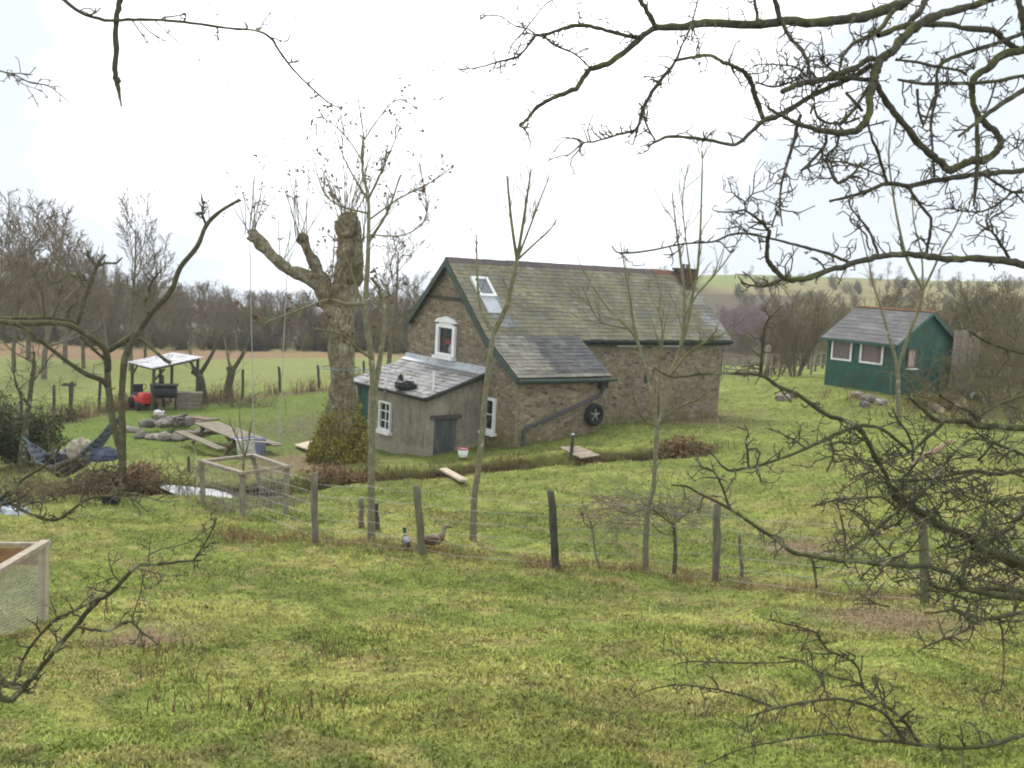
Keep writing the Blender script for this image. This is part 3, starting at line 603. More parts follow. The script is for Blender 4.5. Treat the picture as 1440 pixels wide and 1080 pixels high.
# roof window
p = hit(683, 403, 1, -1.0)   # rough position; snap to slope
fx0, fx1 = .60, 1.0; 
def slope(xx, dd, h): return np.array([xx, 0, RZ+.04])+np.array([0,-1,-SL])/LS*dd+np.array([0,-SL,1])/LS*(-h if False else h)
def slope(xx, dd, h):
    nn = np.array([0,-SL,1.])/LS; return np.array([xx,0,RZ+.04])+np.array([0,-1,-SL])/LS*dd+nn*h
best = None
for xx in np.linspace(-.1, 3, 60):
    for dd in np.linspace(.1, 3, 60):
        q = proj(to_world(slope(xx, dd, .05))); e = (q[0]-680)**2+(q[1]-404)**2
        if best is None or e < best[0]: best = (e, xx, dd)
sx, sdn = best[1], best[2]
rot = np.stack([(1,0,0), np.array([0,-1,-SL])/LS, np.array([0,-SL,1.])/LS], 1)
mb = MB()
for dx, dd, w, l in ((-.27,0,.09,.80),(.27,0,.09,.80),(0,-.36,.46,.09),(0,.36,.46,.09)): mb.box(slope(sx+dx, sdn+dd, .06), (w, l, .10), rot)
sk = mb.build("skylight", MT['white_paint'], house, .008); sk['label'] = "white framed roof window, half open"
mb = MB(); mb.box(slope(sx, sdn, .055), (.45,.63,.02), rot); mb.build("pane", newmat("sky_glass", .08, .6)[0], sk).data.materials[0].node_tree.nodes["Principled BSDF"].inputs["Base Color"].default_value = (.12,.13,.15,1)
mb = MB(); mb.box(slope(sx, sdn+.72, .03), (.56,.62,.008), rot); mb.build("flashing", MT['lead'], sk)
# black plates as the shade inside small openings under the eaves, with slate sills
for px0, px1, py, yv in ((867,898,486,-HW), (926,951,486,-HW), (766,803,536,-LTW)):
    a = hit(px0, py, 1, yv); b_ = hit(px1, py, 1, yv); xm = (a[0]+b_[0])/2; w = b_[0]-a[0]; zz = (a[2]+b_[2])/2
    mb = MB(); mb.box((xm, yv-.012, zz+.16), (w, .02, .24)); o = mb.build("window", MT['black'], house)
    mb = MB(); mb.box((xm, yv-.06, zz), (w+.14, .13, .065)); mb.build("sill", MT['lead'], o, .006)
mb = MB(); q = hit(908, 532, 1, -HW); mb.box((q[0], -HW-.01, q[2]), (.13,.02,.33)); mb.build("vent", MT['black'], house)
# hopper and the slanting waste pipe
a = hit(845, 556, 1, -LTW-.07); b_ = hit(740, 602, 1, -LTW-.07); c_ = hit(737, 634, 1, -LTW-.07)
mb = MB(); top = np.array([LTL+.05, -LTW-.14, z1_-.10])
mb.tube([top, (a[0]+.05,-LTW-.08,a[2]+.12), a, b_, (b_[0]-.05,b_[1],b_[2]-.1), c_-np.array([0,0,.3])], .05, 8); mb.build("waste_pipe", mottled("grey_pipe", (.05,.052,.055), (.10,.10,.105), 10), house)
mb = MB(); mb.box((LTL-.08,-LTW-.10,z1_-.24),(.24,.16,.22),taper=1.25); mb.build("hopper", MT['black'], house, .01)
# ---- annex: rendered lean-to against the gable
rw, nt2, b = newmat("stained_render", .95, .12); v_ = coords(nt2); n1 = noise(nt2, v_, 1.6, 6, .7); n2 = noise(nt2, coords(nt2, (4,4,.8)), 1.5, 5, .7); n3 = noise(nt2, v_, 22, 4, .7)
c_ = ramp(nt2, n1, [(.3, (.18,.16,.125)), (.5, (.26,.235,.185)), (.72, (.34,.315,.26))]); c_ = mixc(nt2, c_, (.095,.092,.06), ramp(nt2, n2, [(.50, (0,0,0)), (.7, (.75,.75,.75))]))
pzx = N(nt2, 'ShaderNodeSeparateXYZ'); nt2.links.new(v_, pzx.inputs[0]); mr = N(nt2, 'ShaderNodeMapRange'); nt2.links.new(pzx.outputs[2], mr.inputs[0]); mr.inputs[1].default_value = .1; mr.inputs[2].default_value = .75; mr.inputs[3].default_value = .35; mr.inputs[4].default_value = -.2
a2 = N(nt2, 'ShaderNodeMath', operation='ADD'); nt2.links.new(mr.outputs[0], a2.inputs[0]); nt2.links.new(n1, a2.inputs[1]); c_ = mixc(nt2, c_, (.33,.30,.24), ramp(nt2, a2.outputs[0], [(.62, (0,0,0)), (.72, (.6,.6,.6))]))
c_ = mixc(nt2, c_, ramp(nt2, n3, [(.3, (.75,.75,.75)), (.7, (1.2,1.2,1.2))]), 1.0, 'MULTIPLY'); nt2.links.new(c_, b.inputs['Base Color']); bump(nt2, b, n3, .5, .012); MT['render_wall'] = rw
ZH, ZL = hit(683, 528, 1, AY0)[2], None
ZH = to_local(at(683, 527, 31.3))[2]; ZL = to_local(at(607, 560, 30.1))[2]
aw = hit(543, 584, 0, -AD); AW = (aw[1]-.34, aw[1]+.34, aw[2]-.46, aw[2]+.42)
dl = hit(508, 575, 0, -AD)
GD = (dl[1]-.42, min(dl[1]+.42, AY1-.08), -1.0, ZL-.10)
mb = MB(); holed_wall(mb, AY0, AY1, (lambda a: ZL, None, []), [AW, GD], lambda a, z, d: (-AD+d, a, z), None, depth=.16)
hd = [hit(*q, 1, AY0) for q in ((611,589),(642,589),(642,640),(611,640))]; hx0, hx1 = hd[0][0], hd[1][0]; hzt = hd[0][2]; hzb = hd[3][2]-.4
sidez = lambda a: ZL+(a+AD)/AD*(ZH-ZL)
holed_wall(mb, -AD, 0, (sidez, None, []), [(hx0, hx1, hzb, hzt)], lambda a, z, d: (a, AY0+d, z), None, depth=.12)
mb.add([(-AD,AY1,-1.2),(0,AY1,-1.2),(0,AY1,ZH),(-AD,AY1,ZL)], [(3,2,1,0)])
mb.build("annex_wall", MT['render_wall'], house)
sash("window", -AD-.01, AW, bars=(2, 3), frame=.055, label="small white six-pane window in rendered lean-to")
mb = MB(); mb.box((-AD+.09,(GD[0]+GD[1])/2,(GD[2]+GD[3])/2),(.04,GD[1]-GD[0],GD[3]-GD[2])); d_ = mb.build("door", mottled("door_green", (.008,.05,.035), (.015,.075,.05), 5, rough=.6, spec=.3), house)
mb = MB(); mb.box((-AD+.06,GD[0]+.09,.75),(.05,.03,.12)); mb.build("handle", MT['black'], d_)
mb = MB(); xm = (hx0+hx1)/2
for k in range(4):
    w = (hx1-hx0)/4; mb.box((hx0+w*(k+.5),AY0+.045+.006*(k % 2),(hzt+hzb)/2),(w-.006,.03,hzt-hzb-.02))
hatch = mb.build("hatch_door", mottled("grey_green_board", (.05,.065,.06), (.085,.10,.095), 5, (.12,.13,.125), stretch=(3,3,.7)), house, .004); hatch['label'] = "low grey-green boarded hatch door"
mb = MB(); mb.box((xm,AY0-.03,hzt+.05),(hx1-hx0+.26,.10,.10)); mb.build("lintel", mottled("dark_lintel", (.05,.045,.04), (.10,.09,.075), 7), house)
mb = MB(); 
def pick_an(fx, fs): return random.choice(slate_cols['pale']) if random.random() < .78 else random.choice(slate_cols['grey'])
asl = (ZH-ZL)/AD; aL = math.hypot(1, asl)
slates(mb, np.array([0, AY0-.16, ZH+.06]), (0,1,0), (-1,0,-asl), AY1-AY0+.34, (AD+.16)*aL, .22, .36, pick_an, jit=.010); mb.build("annex_roof", MT['slate_grey'], house)
mb = MB(); mb.box((-.10,(AY0+AY1)/2,ZH+.06),(.22,AY1-AY0+.36,.03),np.stack([unit((-1,0,-asl)),(0,1,0),unit((-asl,0,1))],1)); mb.box((-.017,(AY0+AY1)/2,ZH+.15),(.03,AY1-AY0+.34,.16)); mb.build("flashing", MT['lead'], house)
mb = MB(); mb.beam((0,AY0-.13,ZH-.03),(-AD-.14,AY0-.13,ZL-.05),.035,.12); mb.beam((-AD-.13,AY0-.12,ZL-.055),(-AD-.13,AY1+.12,ZL-.055),.03,.10); mb.build("fascia", mottled("dark_green_fascia", (.02,.03,.022), (.04,.055,.04), 5), house)
mb = MB(); mb.tube([(-AD-.2,AY0-.15,ZL-.02),(-AD-.2,AY1+.16,ZL-.03)], .045, 8); mb.build("gutter", MT['black'], house)
mb = MB(); q = to_local(at(609, 549, 30.6)); mb.tube([(q[0],q[1],ZL+(q[0]+AD)*asl),(q[0],q[1],ZL+(q[0]+AD)*asl+.62)], .035, 10); mb.build("vent_pipe", MT['white_paint'], house)
mb = MB(); q = hit(541, 566, 0, -AD-.17); mb.tube([(q[0],q[1],ZL-.1),(q[0],q[1],ZL+.26)], .03, 8); mb.build("vent_pipe", MT['white_paint'], house)
def cottage_roof_z(lx): return ZL+(lx+AD)*asl+.085
# ------------------------------------------------------------------ things around the cottage
def G(x, y, dz=0): return np.array([x, y, hz(x, y)+dz])
def rotz(a): c, s = math.cos(a), math.sin(a); return np.array([[c,-s,0],[s,c,0],[0,0,1]])
# car wheel hung on the wall under the waste pipe
q = hit(836, 583, 1, -LTW-.12); tw = to_world(q)
t = empty("wheel", tuple(tw), ANG, "black car tyre with pale star-shaped wheel centre leaning on the stone wall", "wheel")
def torus(R, r, k=28, j=12):
    V = []; F = []
    for a in range(k):
        A = a*2*math.pi/k
        for b in range(j):
            B = b*2*math.pi/j; rr = R+r*math.cos(B)*1.0; V.append((rr*math.cos(A), max(-.09, min(.09, r*1.05*math.sin(B))), rr*math.sin(A)))
    for a in range(k):
        for b in range(j): F.append((a*j+b, ((a+1) % k)*j+b, ((a+1) % k)*j+(b+1) % j, a*j+(b+1) % j))
    return V, F
mb = MB(); mb.add(*torus(.265, .085)); mb.build("tyre", MT['rubber'], t, smooth=True)
mb = MB()
for k in range(5):
    a = k*2*math.pi/5+.3; mb.add([(.03*math.cos(a-1.2),-.05,.03*math.sin(a-1.2)),(.20*math.cos(a-.12),-.035,.20*math.sin(a-.12)),(.20*math.cos(a+.12),-.035,.20*math.sin(a+.12)),(.03*math.cos(a+1.2),-.05,.03*math.sin(a+1.2)),(.0,-.02,.0)], [(3,2,1,0),(0,1,4),(1,2,4),(2,3,4)])
mb.disc((0,-.045,0), .06, (0,1,0), .05, 14); mb.build("rim", mottled("pale_rim", (.16,.15,.11), (.28,.26,.2), 12, rough=.7), t)
mb = MB(); mb.disc((0,.03,0), .19, (0,1,0), .02, 20); mb.build("backing_plate", MT['black'], t)
# bin bag on the annex roof
q = to_local(at(567, 545, 30.4)); q = np.array([-1.55, to_local(at(567,545,30.6))[1], 0]); best = None
for lx in np.linspace(-1.9, -.2, 40):
    for ly in np.linspace(-1.5, 2, 60):
        e = np.hypot(*(np.array(proj(to_world((lx, ly, cottage_roof_z(lx)+.12))))-np.array([568,545])))
        if best is None or e < best[0]: best = (e, lx, ly)
_, lx, ly = best
def lump(name, size, mat, parent, amp=.2, seed=0, seg=24, rings=14, flat=.0, freq=3.0, col=None, zlo=-.6):
    r_ = np.random.default_rng(seed); V = []; F = []; ph = r_.uniform(0, 6, 12)
    for i in range(rings+1):
        th = math.pi*i/rings
        for j in range(seg):
            p = 2*math.pi*j/seg; d = np.array([math.sin(th)*math.cos(p), math.sin(th)*math.sin(p), math.cos(th)])
            w = 1+amp*(math.sin(freq*d[0]*2+ph[0])*math.sin(freq*d[1]*2+ph[1])+.5*math.sin(freq*4*d[2]+ph[2]+3*d[0])+.4*math.sin(freq*5*d[0]+ph[3])*math.sin(freq*4*d[1]+ph[4]))
            v = d*w*np.array(size); v[2] = max(v[2], zlo*size[2]); V.append(v)
    for i in range(rings):
        for j in range(seg): F.append((i*seg+j, (i+1)*seg+j, (i+1)*seg+(j+1) % seg, i*seg+(j+1) % seg))
    mb = MB(); mb.add(V, F); return mb.build(name, mat, parent, smooth=True)
t = empty("bin_bag", tuple(to_world((lx, ly, cottage_roof_z(lx)+.10))), ANG+.4, "crumpled black plastic bag lying on the slate lean-to roof", "bag")
lump("sack", (.25,.34,.17), MT['black'], t, .20, 3); lump("knot", (.07,.08,.12), MT['black'], t, .2, 5).location = (.0,.16,.19)
# white bucket with red rim
g = to_world((-.75, AY0-.55, 0)); b0 = at(651, 640, 29.4); bz = hz(b0[0], b0[1])
t = empty("bucket", (b0[0], b0[1], max(bz, b0[2]-.06)), 0, "white bucket with red rim standing by the low hatch door", "bucket")
mb = MB(); mb.tube([(0,0,0),(0,0,.02),(0,0,.24)], [.11,.125,.16], 18); mb.build("body", MT['white_paint'], t, smooth=True)
mb = MB()
for k in range(20):
    a, c = k*math.pi/10, (k+1)*math.pi/10; mb.beam((.163*math.cos(a),.163*math.sin(a),.245),(.163*math.cos(c),.163*math.sin(c),.245),.02,.025)
mb.build("rim", MT['red'], t); mb = MB(); mb.tube([(.16*math.cos(a),-.03,.24+.11*math.sin(a)) for a in np.linspace(0, math.pi, 10)], .005, 5); mb.build("handle", MT['wire'], t)
# planks and boards on the bank
def plank(a, b, w, th, name, label, cat, mat, parts_=1, lift=.05):
    A = np.array([a[0], a[1], hz(a[0], a[1])+lift]); B = np.array([b[0], b[1], hz(b[0], b[1])+lift]); L = np.linalg.norm(B-A); yaw = math.atan2(B[1]-A[1], B[0]-A[0]); pitch = math.asin((B[2]-A[2])/L)
    mb = MB(); V = []
    for k in range(parts_):
        w_ = w/parts_; mb.box((0, (k-(parts_-1)/2)*w_, 0.002*(k % 2)), (L+.03*random.uniform(-1, 1), w_-.012 if parts_ > 1 else w_, th))
    o = mb.build(name, mat, None, .006); o.location = (A+B)/2; o.rotation_euler = (random.uniform(-.05,.05), -pitch, yaw); tag(o, label, cat); return o
def board(px, n_, th, lift, name, label, cat, mat):
    Q_ = [gpt(*q) for q in px]; O_ = sum(Q_)/4; nn = unit(np.cross(Q_[1]-Q_[0], Q_[3]-Q_[0])); nn = nn if nn[2] > 0 else -nn; c = [q-O_-nn*((q-O_)@nn) for q in Q_]; mb = MB()
    for k in range(n_):
        a, b = k/n_+.012*(k > 0), (k+1)/n_; e = .03*random.uniform(-1, 1); A = c[0]*(1-a)+c[3]*a; B = c[1]*(1-a)+c[2]*a; C_ = c[1]*(1-b)+c[2]*b; D = c[0]*(1-b)+c[3]*b; A, D = A+(A-B)*e, D+(D-C_)*e
        t_ = nn*(th+.004*(k % 2)); mb.add([A, B, C_, D, A+t_, B+t_, C_+t_, D+t_], [(3,2,1,0),(4,5,6,7),(0,1,5,4),(1,2,6,5),(2,3,7,6),(3,0,4,7)])
    o = mb.build(name, mat, None, .005); o.location = tuple(O_+np.array([0,0,lift])); return tag(o, label, cat)
board([(617,667),(628,666),(658,682),(646,684)], 1, .05, .10, "plank", "short pale plank lying across the ditch bank below the lean-to", "plank", MT['timber_pale'])
board([(786,637),(812,635),(843,647),(816,653)], 4, .06, .12, "board", "pale wooden boards lying flat on the bank beside a short dark stake", "board", MT['timber_pale'])
board([(413,630),(446,622),(458,634),(442,641)], 2, .04, .08, "board", "pale flat board lying on mud behind the mossy pollard trunk", "board", MT['timber_pale'])
p = gpt(803, 646); t = empty("stake", tuple(p), 0, "short dark stake standing in front of the pale boards on the bank", "stake")
mb = MB(); mb.tube([(0,0,-.15),(.01,0,.55),(.01,0,.66)], [.05,.045,.03], 7); mb.build("shaft", MT['post_dark'], t); mb = MB(); mb.disc((.01,0,.67), .045, (0,0,1), .03, 9); mb.build("cap", MT['lead'], t)
# ---- fences: posts as parts, one netting mesh each
def fence(name, feet, tops, label, cat, post_mat, r=.05, square=False, wires=(), net=None, mid=0, lab=None):
    t = empty(name, tuple(feet[0]), 0, label, cat); O = np.array(feet[0])
    for k, (a, b) in enumerate(zip(feet, tops)):
        if b is None: continue
        a = np.array(a)-O; b = np.array(b)-O; d = unit(b-a); mb = MB()
        if square: mb.beam(a-d*.3, b, r*2, r*2)
        else: 
            n_ = 7; P = [a-d*.3+(b-a+d*.3)*s_+rng.normal(0, .006, 3) for s_ in np.linspace(0, 1, n_)]; mb.tube(P+[b+d*.02], [r*random.uniform(.92,1.08) for _ in P]+[r*.65], 9)
        o = mb.build("post", post_mat[k] if isinstance(post_mat, (list, tuple)) else post_mat, t, smooth=not square)
        if lab and lab[k]: o['label'] = lab[k]
    mb = MB(); hts = list(wires)
    line = []
    for k in range(len(feet)-1):
        n_ = max(2, int(np.linalg.norm(np.array(feet[k+1])-np.array(feet[k]))/.5))
        for s_ in np.linspace(0, 1, n_, endpoint=False):
            p = np.array(feet[k])*(1-s_)+np.array(feet[k+1])*s_; line.append((p[0], p[1], hz(p[0], p[1])*.8+p[2]*.2))
    line.append(tuple(feet[-1])); line = np.array(line)
    for h in hts: mb.tube(line-O+np.array([0,0,h]), .0038 if not net else .0032, 3, cap=False)
    if net:
        for k in range(len(line)-1):
            L = np.linalg.norm(line[k+1]-line[k]); q = max(1, int(L/net))
            for s_ in np.linspace(0, 1, q, endpoint=False):
                p = line[k]*(1-s_)+line[k+1]*s_-O; mb.tube([p+np.array([0,0,hts[0]]), p+np.array([0,0,hts[-2] if len(hts) > 2 else hts[-1]])], .0023, 3, cap=False)
    if hts: tag(mb.build("netting" if net else "wire", MT['wire'], t))
    return t
def post_pair(foot, top):
    a = gpt(*foot); b = at(top[0], top[1], a[1]); return a, b
ps = [post_pair((443,762),(442,666)), post_pair((593,777),(586,684)), post_pair((781,799),(775,692)), post_pair((1006,817),(1009,709)), post_pair((1301,848),(1297,716))]
start = gpt(343, 722); endp = gpt(1560, 880)
fence("wire_fence", [start]+[p[0] for p in ps]+[endp], [None]+[p[1] for p in ps]+[None], "wire stock fence with five rough wooden posts crossing the near field", "fence",
      [MT['post'], MT['post'], MT['post'], MT['post_dark'], MT['post'], MT['post'], MT['post']], .062, False, (.06,.24,.42,.62,.82,1.02), .30, lab=[None, None, "leaning post beside the two ducks", "darkest post of the fence", None, None, None])
bf = [(-60,640,62),(30,606,56),(75,592,50),(100,585,48),(139,578,45),(230,572,44),(282,566,42),(341,560,40),(394,552,36),(449,546,32),(512,536,28),(565,530,24)]
ft = [gpt(a, b) for a, b, _ in bf]; tp_ = [at(a+random.uniform(-2,2), b-h_, f[1]) for (a, b, h_), f in zip(bf, ft)]
fence("wire_fence", ft, tp_, "old wire fence with dark posts along the far edge of the lawn", "fence", MT['post_dark'], .06, False, (.25,.6,.95), None)
# low post pair round the sapling foot
def stake(foot, top, r, label, mat, name="stake", cat="stake", group=None, bend=.0):
    a = gpt(*foot); b = at(top[0], top[1], a[1]); mb = MB(); d = b-a
    P = [d*s_+rng.normal(0, .008, 3) for s_ in np.linspace(-.12, 1, 7)]; mb.tube(P, np.linspace(r*1.1, r*.85, 7), 7); o = mb.build(name, mat, None, smooth=True); o.location = tuple(a); return tag(o, label, cat, group)
stake((509,742),(508,700), .055, "short grey stake left of the twin-stemmed sapling", MT['post'])
stake((530,744),(529,708), .05, "short brown stake just right of the twin-stemmed sapling", MT['post_dark'])
stake((1044,813),(1039,750), .03, "thin bare stake right of the fence post near the brush", MT['post'])
# ---- ducks
duckm = colmat("duck_feather", .8, .2, .3, 30, .2, .004)
def duck(name, foot, yaw, label, drake, s=1.0):
    p = gpt(*foot); mb = MB()
    spine = [(-.27,0,.17),(-.20,0,.18),(-.12,0,.175),(-.02,0,.17),(.08,0,.175),(.14,0,.20),(.17,0,.25),(.185,0,.30),(.195,0,.345),(.215,0,.375),(.245,0,.375),(.268,0,.362)]
    rad = [.012,.045,.082,.10,.093,.07,.048,.036,.038,.045,.036,.018]; n_ = len(spine)
    body = [(.17,.115,.07),(.13,.085,.05),(.20,.15,.10)]
    Vs = []; k = 12; P = np.array(spine); T = np.gradient(P, axis=0); T /= np.linalg.norm(T, axis=1)[:, None]
    for i in range(n_):
        X = np.array([0,1,0]); Yv = np.cross(T[i], X)
        for j in range(k): a = 2*math.pi*j/k; Vs.append(P[i]+rad[i]*(math.cos(a)*X*.92+math.sin(a)*Yv))
    for i in range(n_-1):
        if drake: c = (.05,.05,.05) if i < 1 else (.24,.235,.225) if i < 4 else (.11,.06,.04) if i < 6 else (.35,.34,.32) if i == 6 else (.012,.07,.04)
        else: c = [(.30,.24,.17),(.15,.10,.06),(.22,.16,.10)][i % 3] if i < 7 else (.26,.21,.145)
        mb.add(Vs[i*k:(i+2)*k], [(j, (j+1) % k, k+(j+1) % k, k+j) for j in range(k)], c)
    mb.tube([(.265,0,.360),(.30,0,.352),(.335,0,.347)], [.02,.019,.012], 8, (.22,.20,.06) if drake else (.16,.11,.05))
    for s_ in (-1, 1):
        mb.tube([(.0,s_*.045,.10),(.0,s_*.045,.02)], .009, 6, (.3,.13,.03)); mb.add([(-.01,s_*.045,.006),(.07,s_*.045-.03,.004),(.075,s_*.045,.006),(.07,s_*.045+.03,.004)], [(0,1,2,3)], (.3,.13,.03))
        W_ = [(.06,s_*.094,.205),(.0,s_*.106,.225),(-.10,s_*.092,.225),(-.22,s_*.03,.205),(-.12,s_*.092,.15),(.0,s_*.108,.15)]
        mb.add(W_, [(0,1,2,3,4,5)], (.20,.19,.175) if drake else (.12,.08,.05)); mb.disc((.225,s_*.037,.385), .006, (0,1,0), .006, 8, (.01,.01,.01))
    o = mb.build(name, duckm, None, smooth=True); o.location = (p[0], p[1], p[2]-.01); o.rotation_euler = (0, 0, yaw); o.scale = (s,)*3; return tag(o, label, "duck")
duck("duck", (609,772), .55, "brown female duck standing just right of the leaning fence post", False, 1.02)
duck("duck", (571,772), 1.9, "dark-headed duck standing in the grass left of the leaning fence post", True, .82)
# ---- the timber pen: round sapling
pen = empty("timber_pen", tuple(gpt(343, 700)), 0, "square pen of weathered rails with wire netting on the lawn edge", "pen"); O = np.array(pen.location)
cor = [gpt(286,708), gpt(341,726), gpt(402,722), gpt(372,690)]; topz = [at(284,652,cor[0][1]), at(341,669,cor[1][1]), at(404,660,cor[2][1]), at(356,643,cor[3][1]+.0)]
for a, b in zip(cor, topz):
    mb = MB(); mb.beam(a-O-np.array([0,0,.2]), b-O, .09); mb.build("post", MT['timber'], pen)
for k in range(4):
    a, b = topz[k]-O, topz[(k+1) % 4]-O; d = unit(b-a); mb = MB(); mb.beam(a-d*.08+np.array([0,0,.045]), b+d*.08+np.array([0,0,.05]), .12, .07); mb.build("rail", MT['timber'], pen, .008)
mb = MB()
for k in range(4):
    for h in np.linspace(.12, .95, 7): mb.tube([cor[k]+(topz[k]-cor[k])*h-O, cor[(k+1) % 4]+(topz[(k+1) % 4]-cor[(k+1) % 4])*h-O], .003, 3, cap=False)
    for s_ in np.linspace(0, 1, 14)[1:-1]:
        a = cor[k]*(1-s_)+cor[(k+1) % 4]*s_; b = topz[k]*(1-s_)+topz[(k+1) % 4]*s_; mb.tube([a-O, b-O], .003, 3, cap=False)
mb.build("netting", MT['wire'], pen)
# second older netting run left of the pen
q = [gpt(286,708), gpt(266,664), gpt(196,690), gpt(110,700)]
fence("wire_fence", q, [None, at(265,643,q[1][1]), at(195,655,q[2][1]), None], "short sagging wire fence run left of the timber pen", "fence", MT['post_dark'], .04, False, (.3,.55,.8), None)
MT['timber_old'] = mottled('old_table_timber', (.15,.12,.09), (.27,.23,.175), 6, (.15,.15,.09), bs=.5)
# ---- picnic table with a bench each side
a, b = gpt(292,632), gpt(362,644); ctr = (gpt(293,634)+gpt(372,640))/2; Yt = 31.0
A = at(290,603,33.2); B = at(352,627,30.6); ctr = (A+B)/2; gz = hz(ctr[0], ctr[1]); yaw = math.atan2(B[1]-A[1], B[0]-A[0]); L = np.hypot(B[0]-A[0], B[1]-A[1]); th_ = ctr[2]-gz
table = empty("picnic_table", (ctr[0], ctr[1], gz), yaw, "weathered wooden picnic table with fixed benches on the lawn", "table"); th_ = max(.55, min(.66, th_))
mb = MB()
for k in range(5): mb.box((random.uniform(-.02,.02),(k-2)*.165,th_), (L,.15,.04))
mb.build("tabletop", MT['timber_old'], table, .006)
for s_ in (-1, 1):
    mb = MB()
    for k in range(2): mb.box((0, s_*(.80+k*.15), th_*.60), (L,.14,.04))
    mb.build("bench", MT['timber_old'], table, .006)
    mb = MB(); x = s_*L*.36
    mb.beam((x,-.62,0),(x,-.22,th_-.03),.05,.10); mb.beam((x,.62,0),(x,.22,th_-.03),.05,.10); mb.beam((x+.05,-.95,th_*.56),(x+.05,.95,th_*.56),.04,.10); mb.beam((x,-.38,th_-.06),(x,.38,th_-.06),.05,.08)
    mb.build("leg_frame", MT['timber_brown'], table, .004)
mb = MB(); n_ = 16
cl = [];
for i in range(n_):
    for j in range(9):
        u_, w_ = i/(n_-1), j/8; y = -.5+w_*1.0; x = L/2-.28+u_*.62; z = th_+.028 if x < L/2 else th_+.028-(x-L/2)*1.35-.02
        x2 = x if x < L/2 else L/2+.02+(x-L/2)*.35
        cl.append((x2+.03*math.sin(7*w_+3*u_), y*(1-.15*u_), z+.02*math.sin(9*w_+2)*u_+.012*math.sin(5*u_+4*w_)))
for i in range(n_-1):
    for j in range(8):
        u_, w_ = i/(n_-1), j/8; c = (.12,.14,.24) if u_ < .3 and w_ < .7 else ((.62,.60,.56) if (u_ < .78 and w_ < .5) else (.18,.20,.28) if w_ > .5 else (.55,.52,.48))
        mb.add([cl[i*9+j], cl[(i+1)*9+j], cl[(i+1)*9+j+1], cl[i*9+j+1]], [(0,1,2,3)], c)
o = mb.build("blanket", MT['blue_cloth'], None, smooth=True); o.location = table.location; o.rotation_euler = table.rotation_euler; tag(o, "blue and white blanket hanging over the end of the picnic table", "blanket"); md = o.modifiers.new("s", 'SOLIDIFY'); md.thickness = .014
# ---- ring of stones round the fire pit
stm = [mottled("field_stone", (.14,.12,.10), (.27,.24,.20), 5, (.36,.33,.29), bs=.6, bd=.03, s3=3), mottled("dark_field_stone", (.10,.09,.08), (.20,.18,.155), 5, bs=.6, bd=.03)]
spots = [(188,604,.30),(205,596,.36),(222,594,.34),(243,592,.42),(262,591,.40),(281,592,.34),(297,600,.36),(199,612,.34),(216,614,.32),(233,615,.36),(251,615,.38),(268,613,.40),(284,609,.34),(213,603,.30),(230,603,.34),(247,602,.36),(265,602,.34),(176,601,.26),(255,596,.30),(292,606,.28)]
adj = ["flat","round","jagged","broad","small","tilted","chunky","low"]; wher = ["at the left end of","along the back of","at the right end of","along the front of","in the middle of"]
for i, (px, py, s_) in enumerate(spots):
    p = gpt(px, py+4); r_ = np.random.default_rng(100+i); bm = bmesh.new(); bmesh.ops.create_icosphere(bm, subdivisions=2, radius=1)
    for v in bm.verts:
        d = v.co.normalized(); k = 1
        for c_ in range(7):
            nn = Vector(np.random.default_rng(i*31+c_).normal(0, 1, 3)).normalized(); dd = d.dot(nn)
            if dd > .62: k = min(k, .62/dd+.06)
        v.co = Vector((d.x*k*s_*r_.uniform(.98,1.02), d.y*k*s_*.75, d.z*k*s_*.6))
    me = bpy.data.meshes.new("stone"); bm.to_mesh(me); bm.free(); me.materials.append(stm[i % 3 == 1])
    o = bpy.data.objects.new("stone", me); link(o, None, (p[0], p[1], p[2]+s_*.22+(.22 if 592 < py < 606 and 205 < px < 285 else 0)), r_.uniform(0, 6))
    pos = 0 if px < 195 else 2 if px > 278 else 3 if py > 608 else 1 if py < 598 else 4
    tag(o, ("grey" if i % 3 != 1 else "sooty dark")+" rough stone "+wher[pos]+" the fire pit heap", "stone", "stones heaped round the fire pit")
# charred logs and ash in the pit
for i, (x0, y0, x1, y1_) in enumerate([(222,608,262,600),(228,600,258,609),(240,597,246,611)]):
    a, b = gpt(x0, y0), gpt(x1, y1_); mb = MB(); mb.tube([(0,0,.25),(b-a)+np.array([0,0,.42+.06*i])], [.07,.055], 8); o = mb.build("log", mottled("charred_log", (.03,.027,.025), (.16,.145,.13), 6), None); o.location = tuple(a)
    tag(o, ["charred log lying across the stones of the fire pit", "second charred log crossing the first in the fire pit", "short burnt branch on top of the fire pit logs"][i], "log")
tag(plank(gpt(268,603), gpt(300,608), .5, .05, "board", "brown board lying at the right end of the fire pit stones", "board", MT['timber_brown'], 2, .42))
# ---- shelter with corrugated roof
c4 = [at(179,509,43.2), at(244,495.5,45.0), at(286,502,43.4), at(214,518,41.4)]
base = (c4[0]+c4[1]+c4[2]+c4[3])/4; gz = hz(base[0], base[1]); sh = empty("shelter", (base[0], base[1], gz), 0, "open shelter with pale corrugated sheet roof on timber posts", "shelter"); O = np.array(sh.location)
V = []; F = []; nu, nv = 60, 2
for i in range(nu):
    u_ = i/(nu-1); pa = c4[3]*(1-u_)+c4[2]*u_; pb = c4[0]*(1-u_)+c4[1]*u_
    for p in (pa, pb): V.append(p-O+np.array([0,0,.022*math.sin(u_*math.pi*2*17)]))
for i in range(nu-1): F.append((2*i, 2*i+2, 2*i+3, 2*i+1))
mb = MB(); mb.add(V, F); r_ = mb.build("roof", MT['iron_sheet'], sh); md = r_.modifiers.new("s", 'SOLIDIFY'); md.thickness = .015
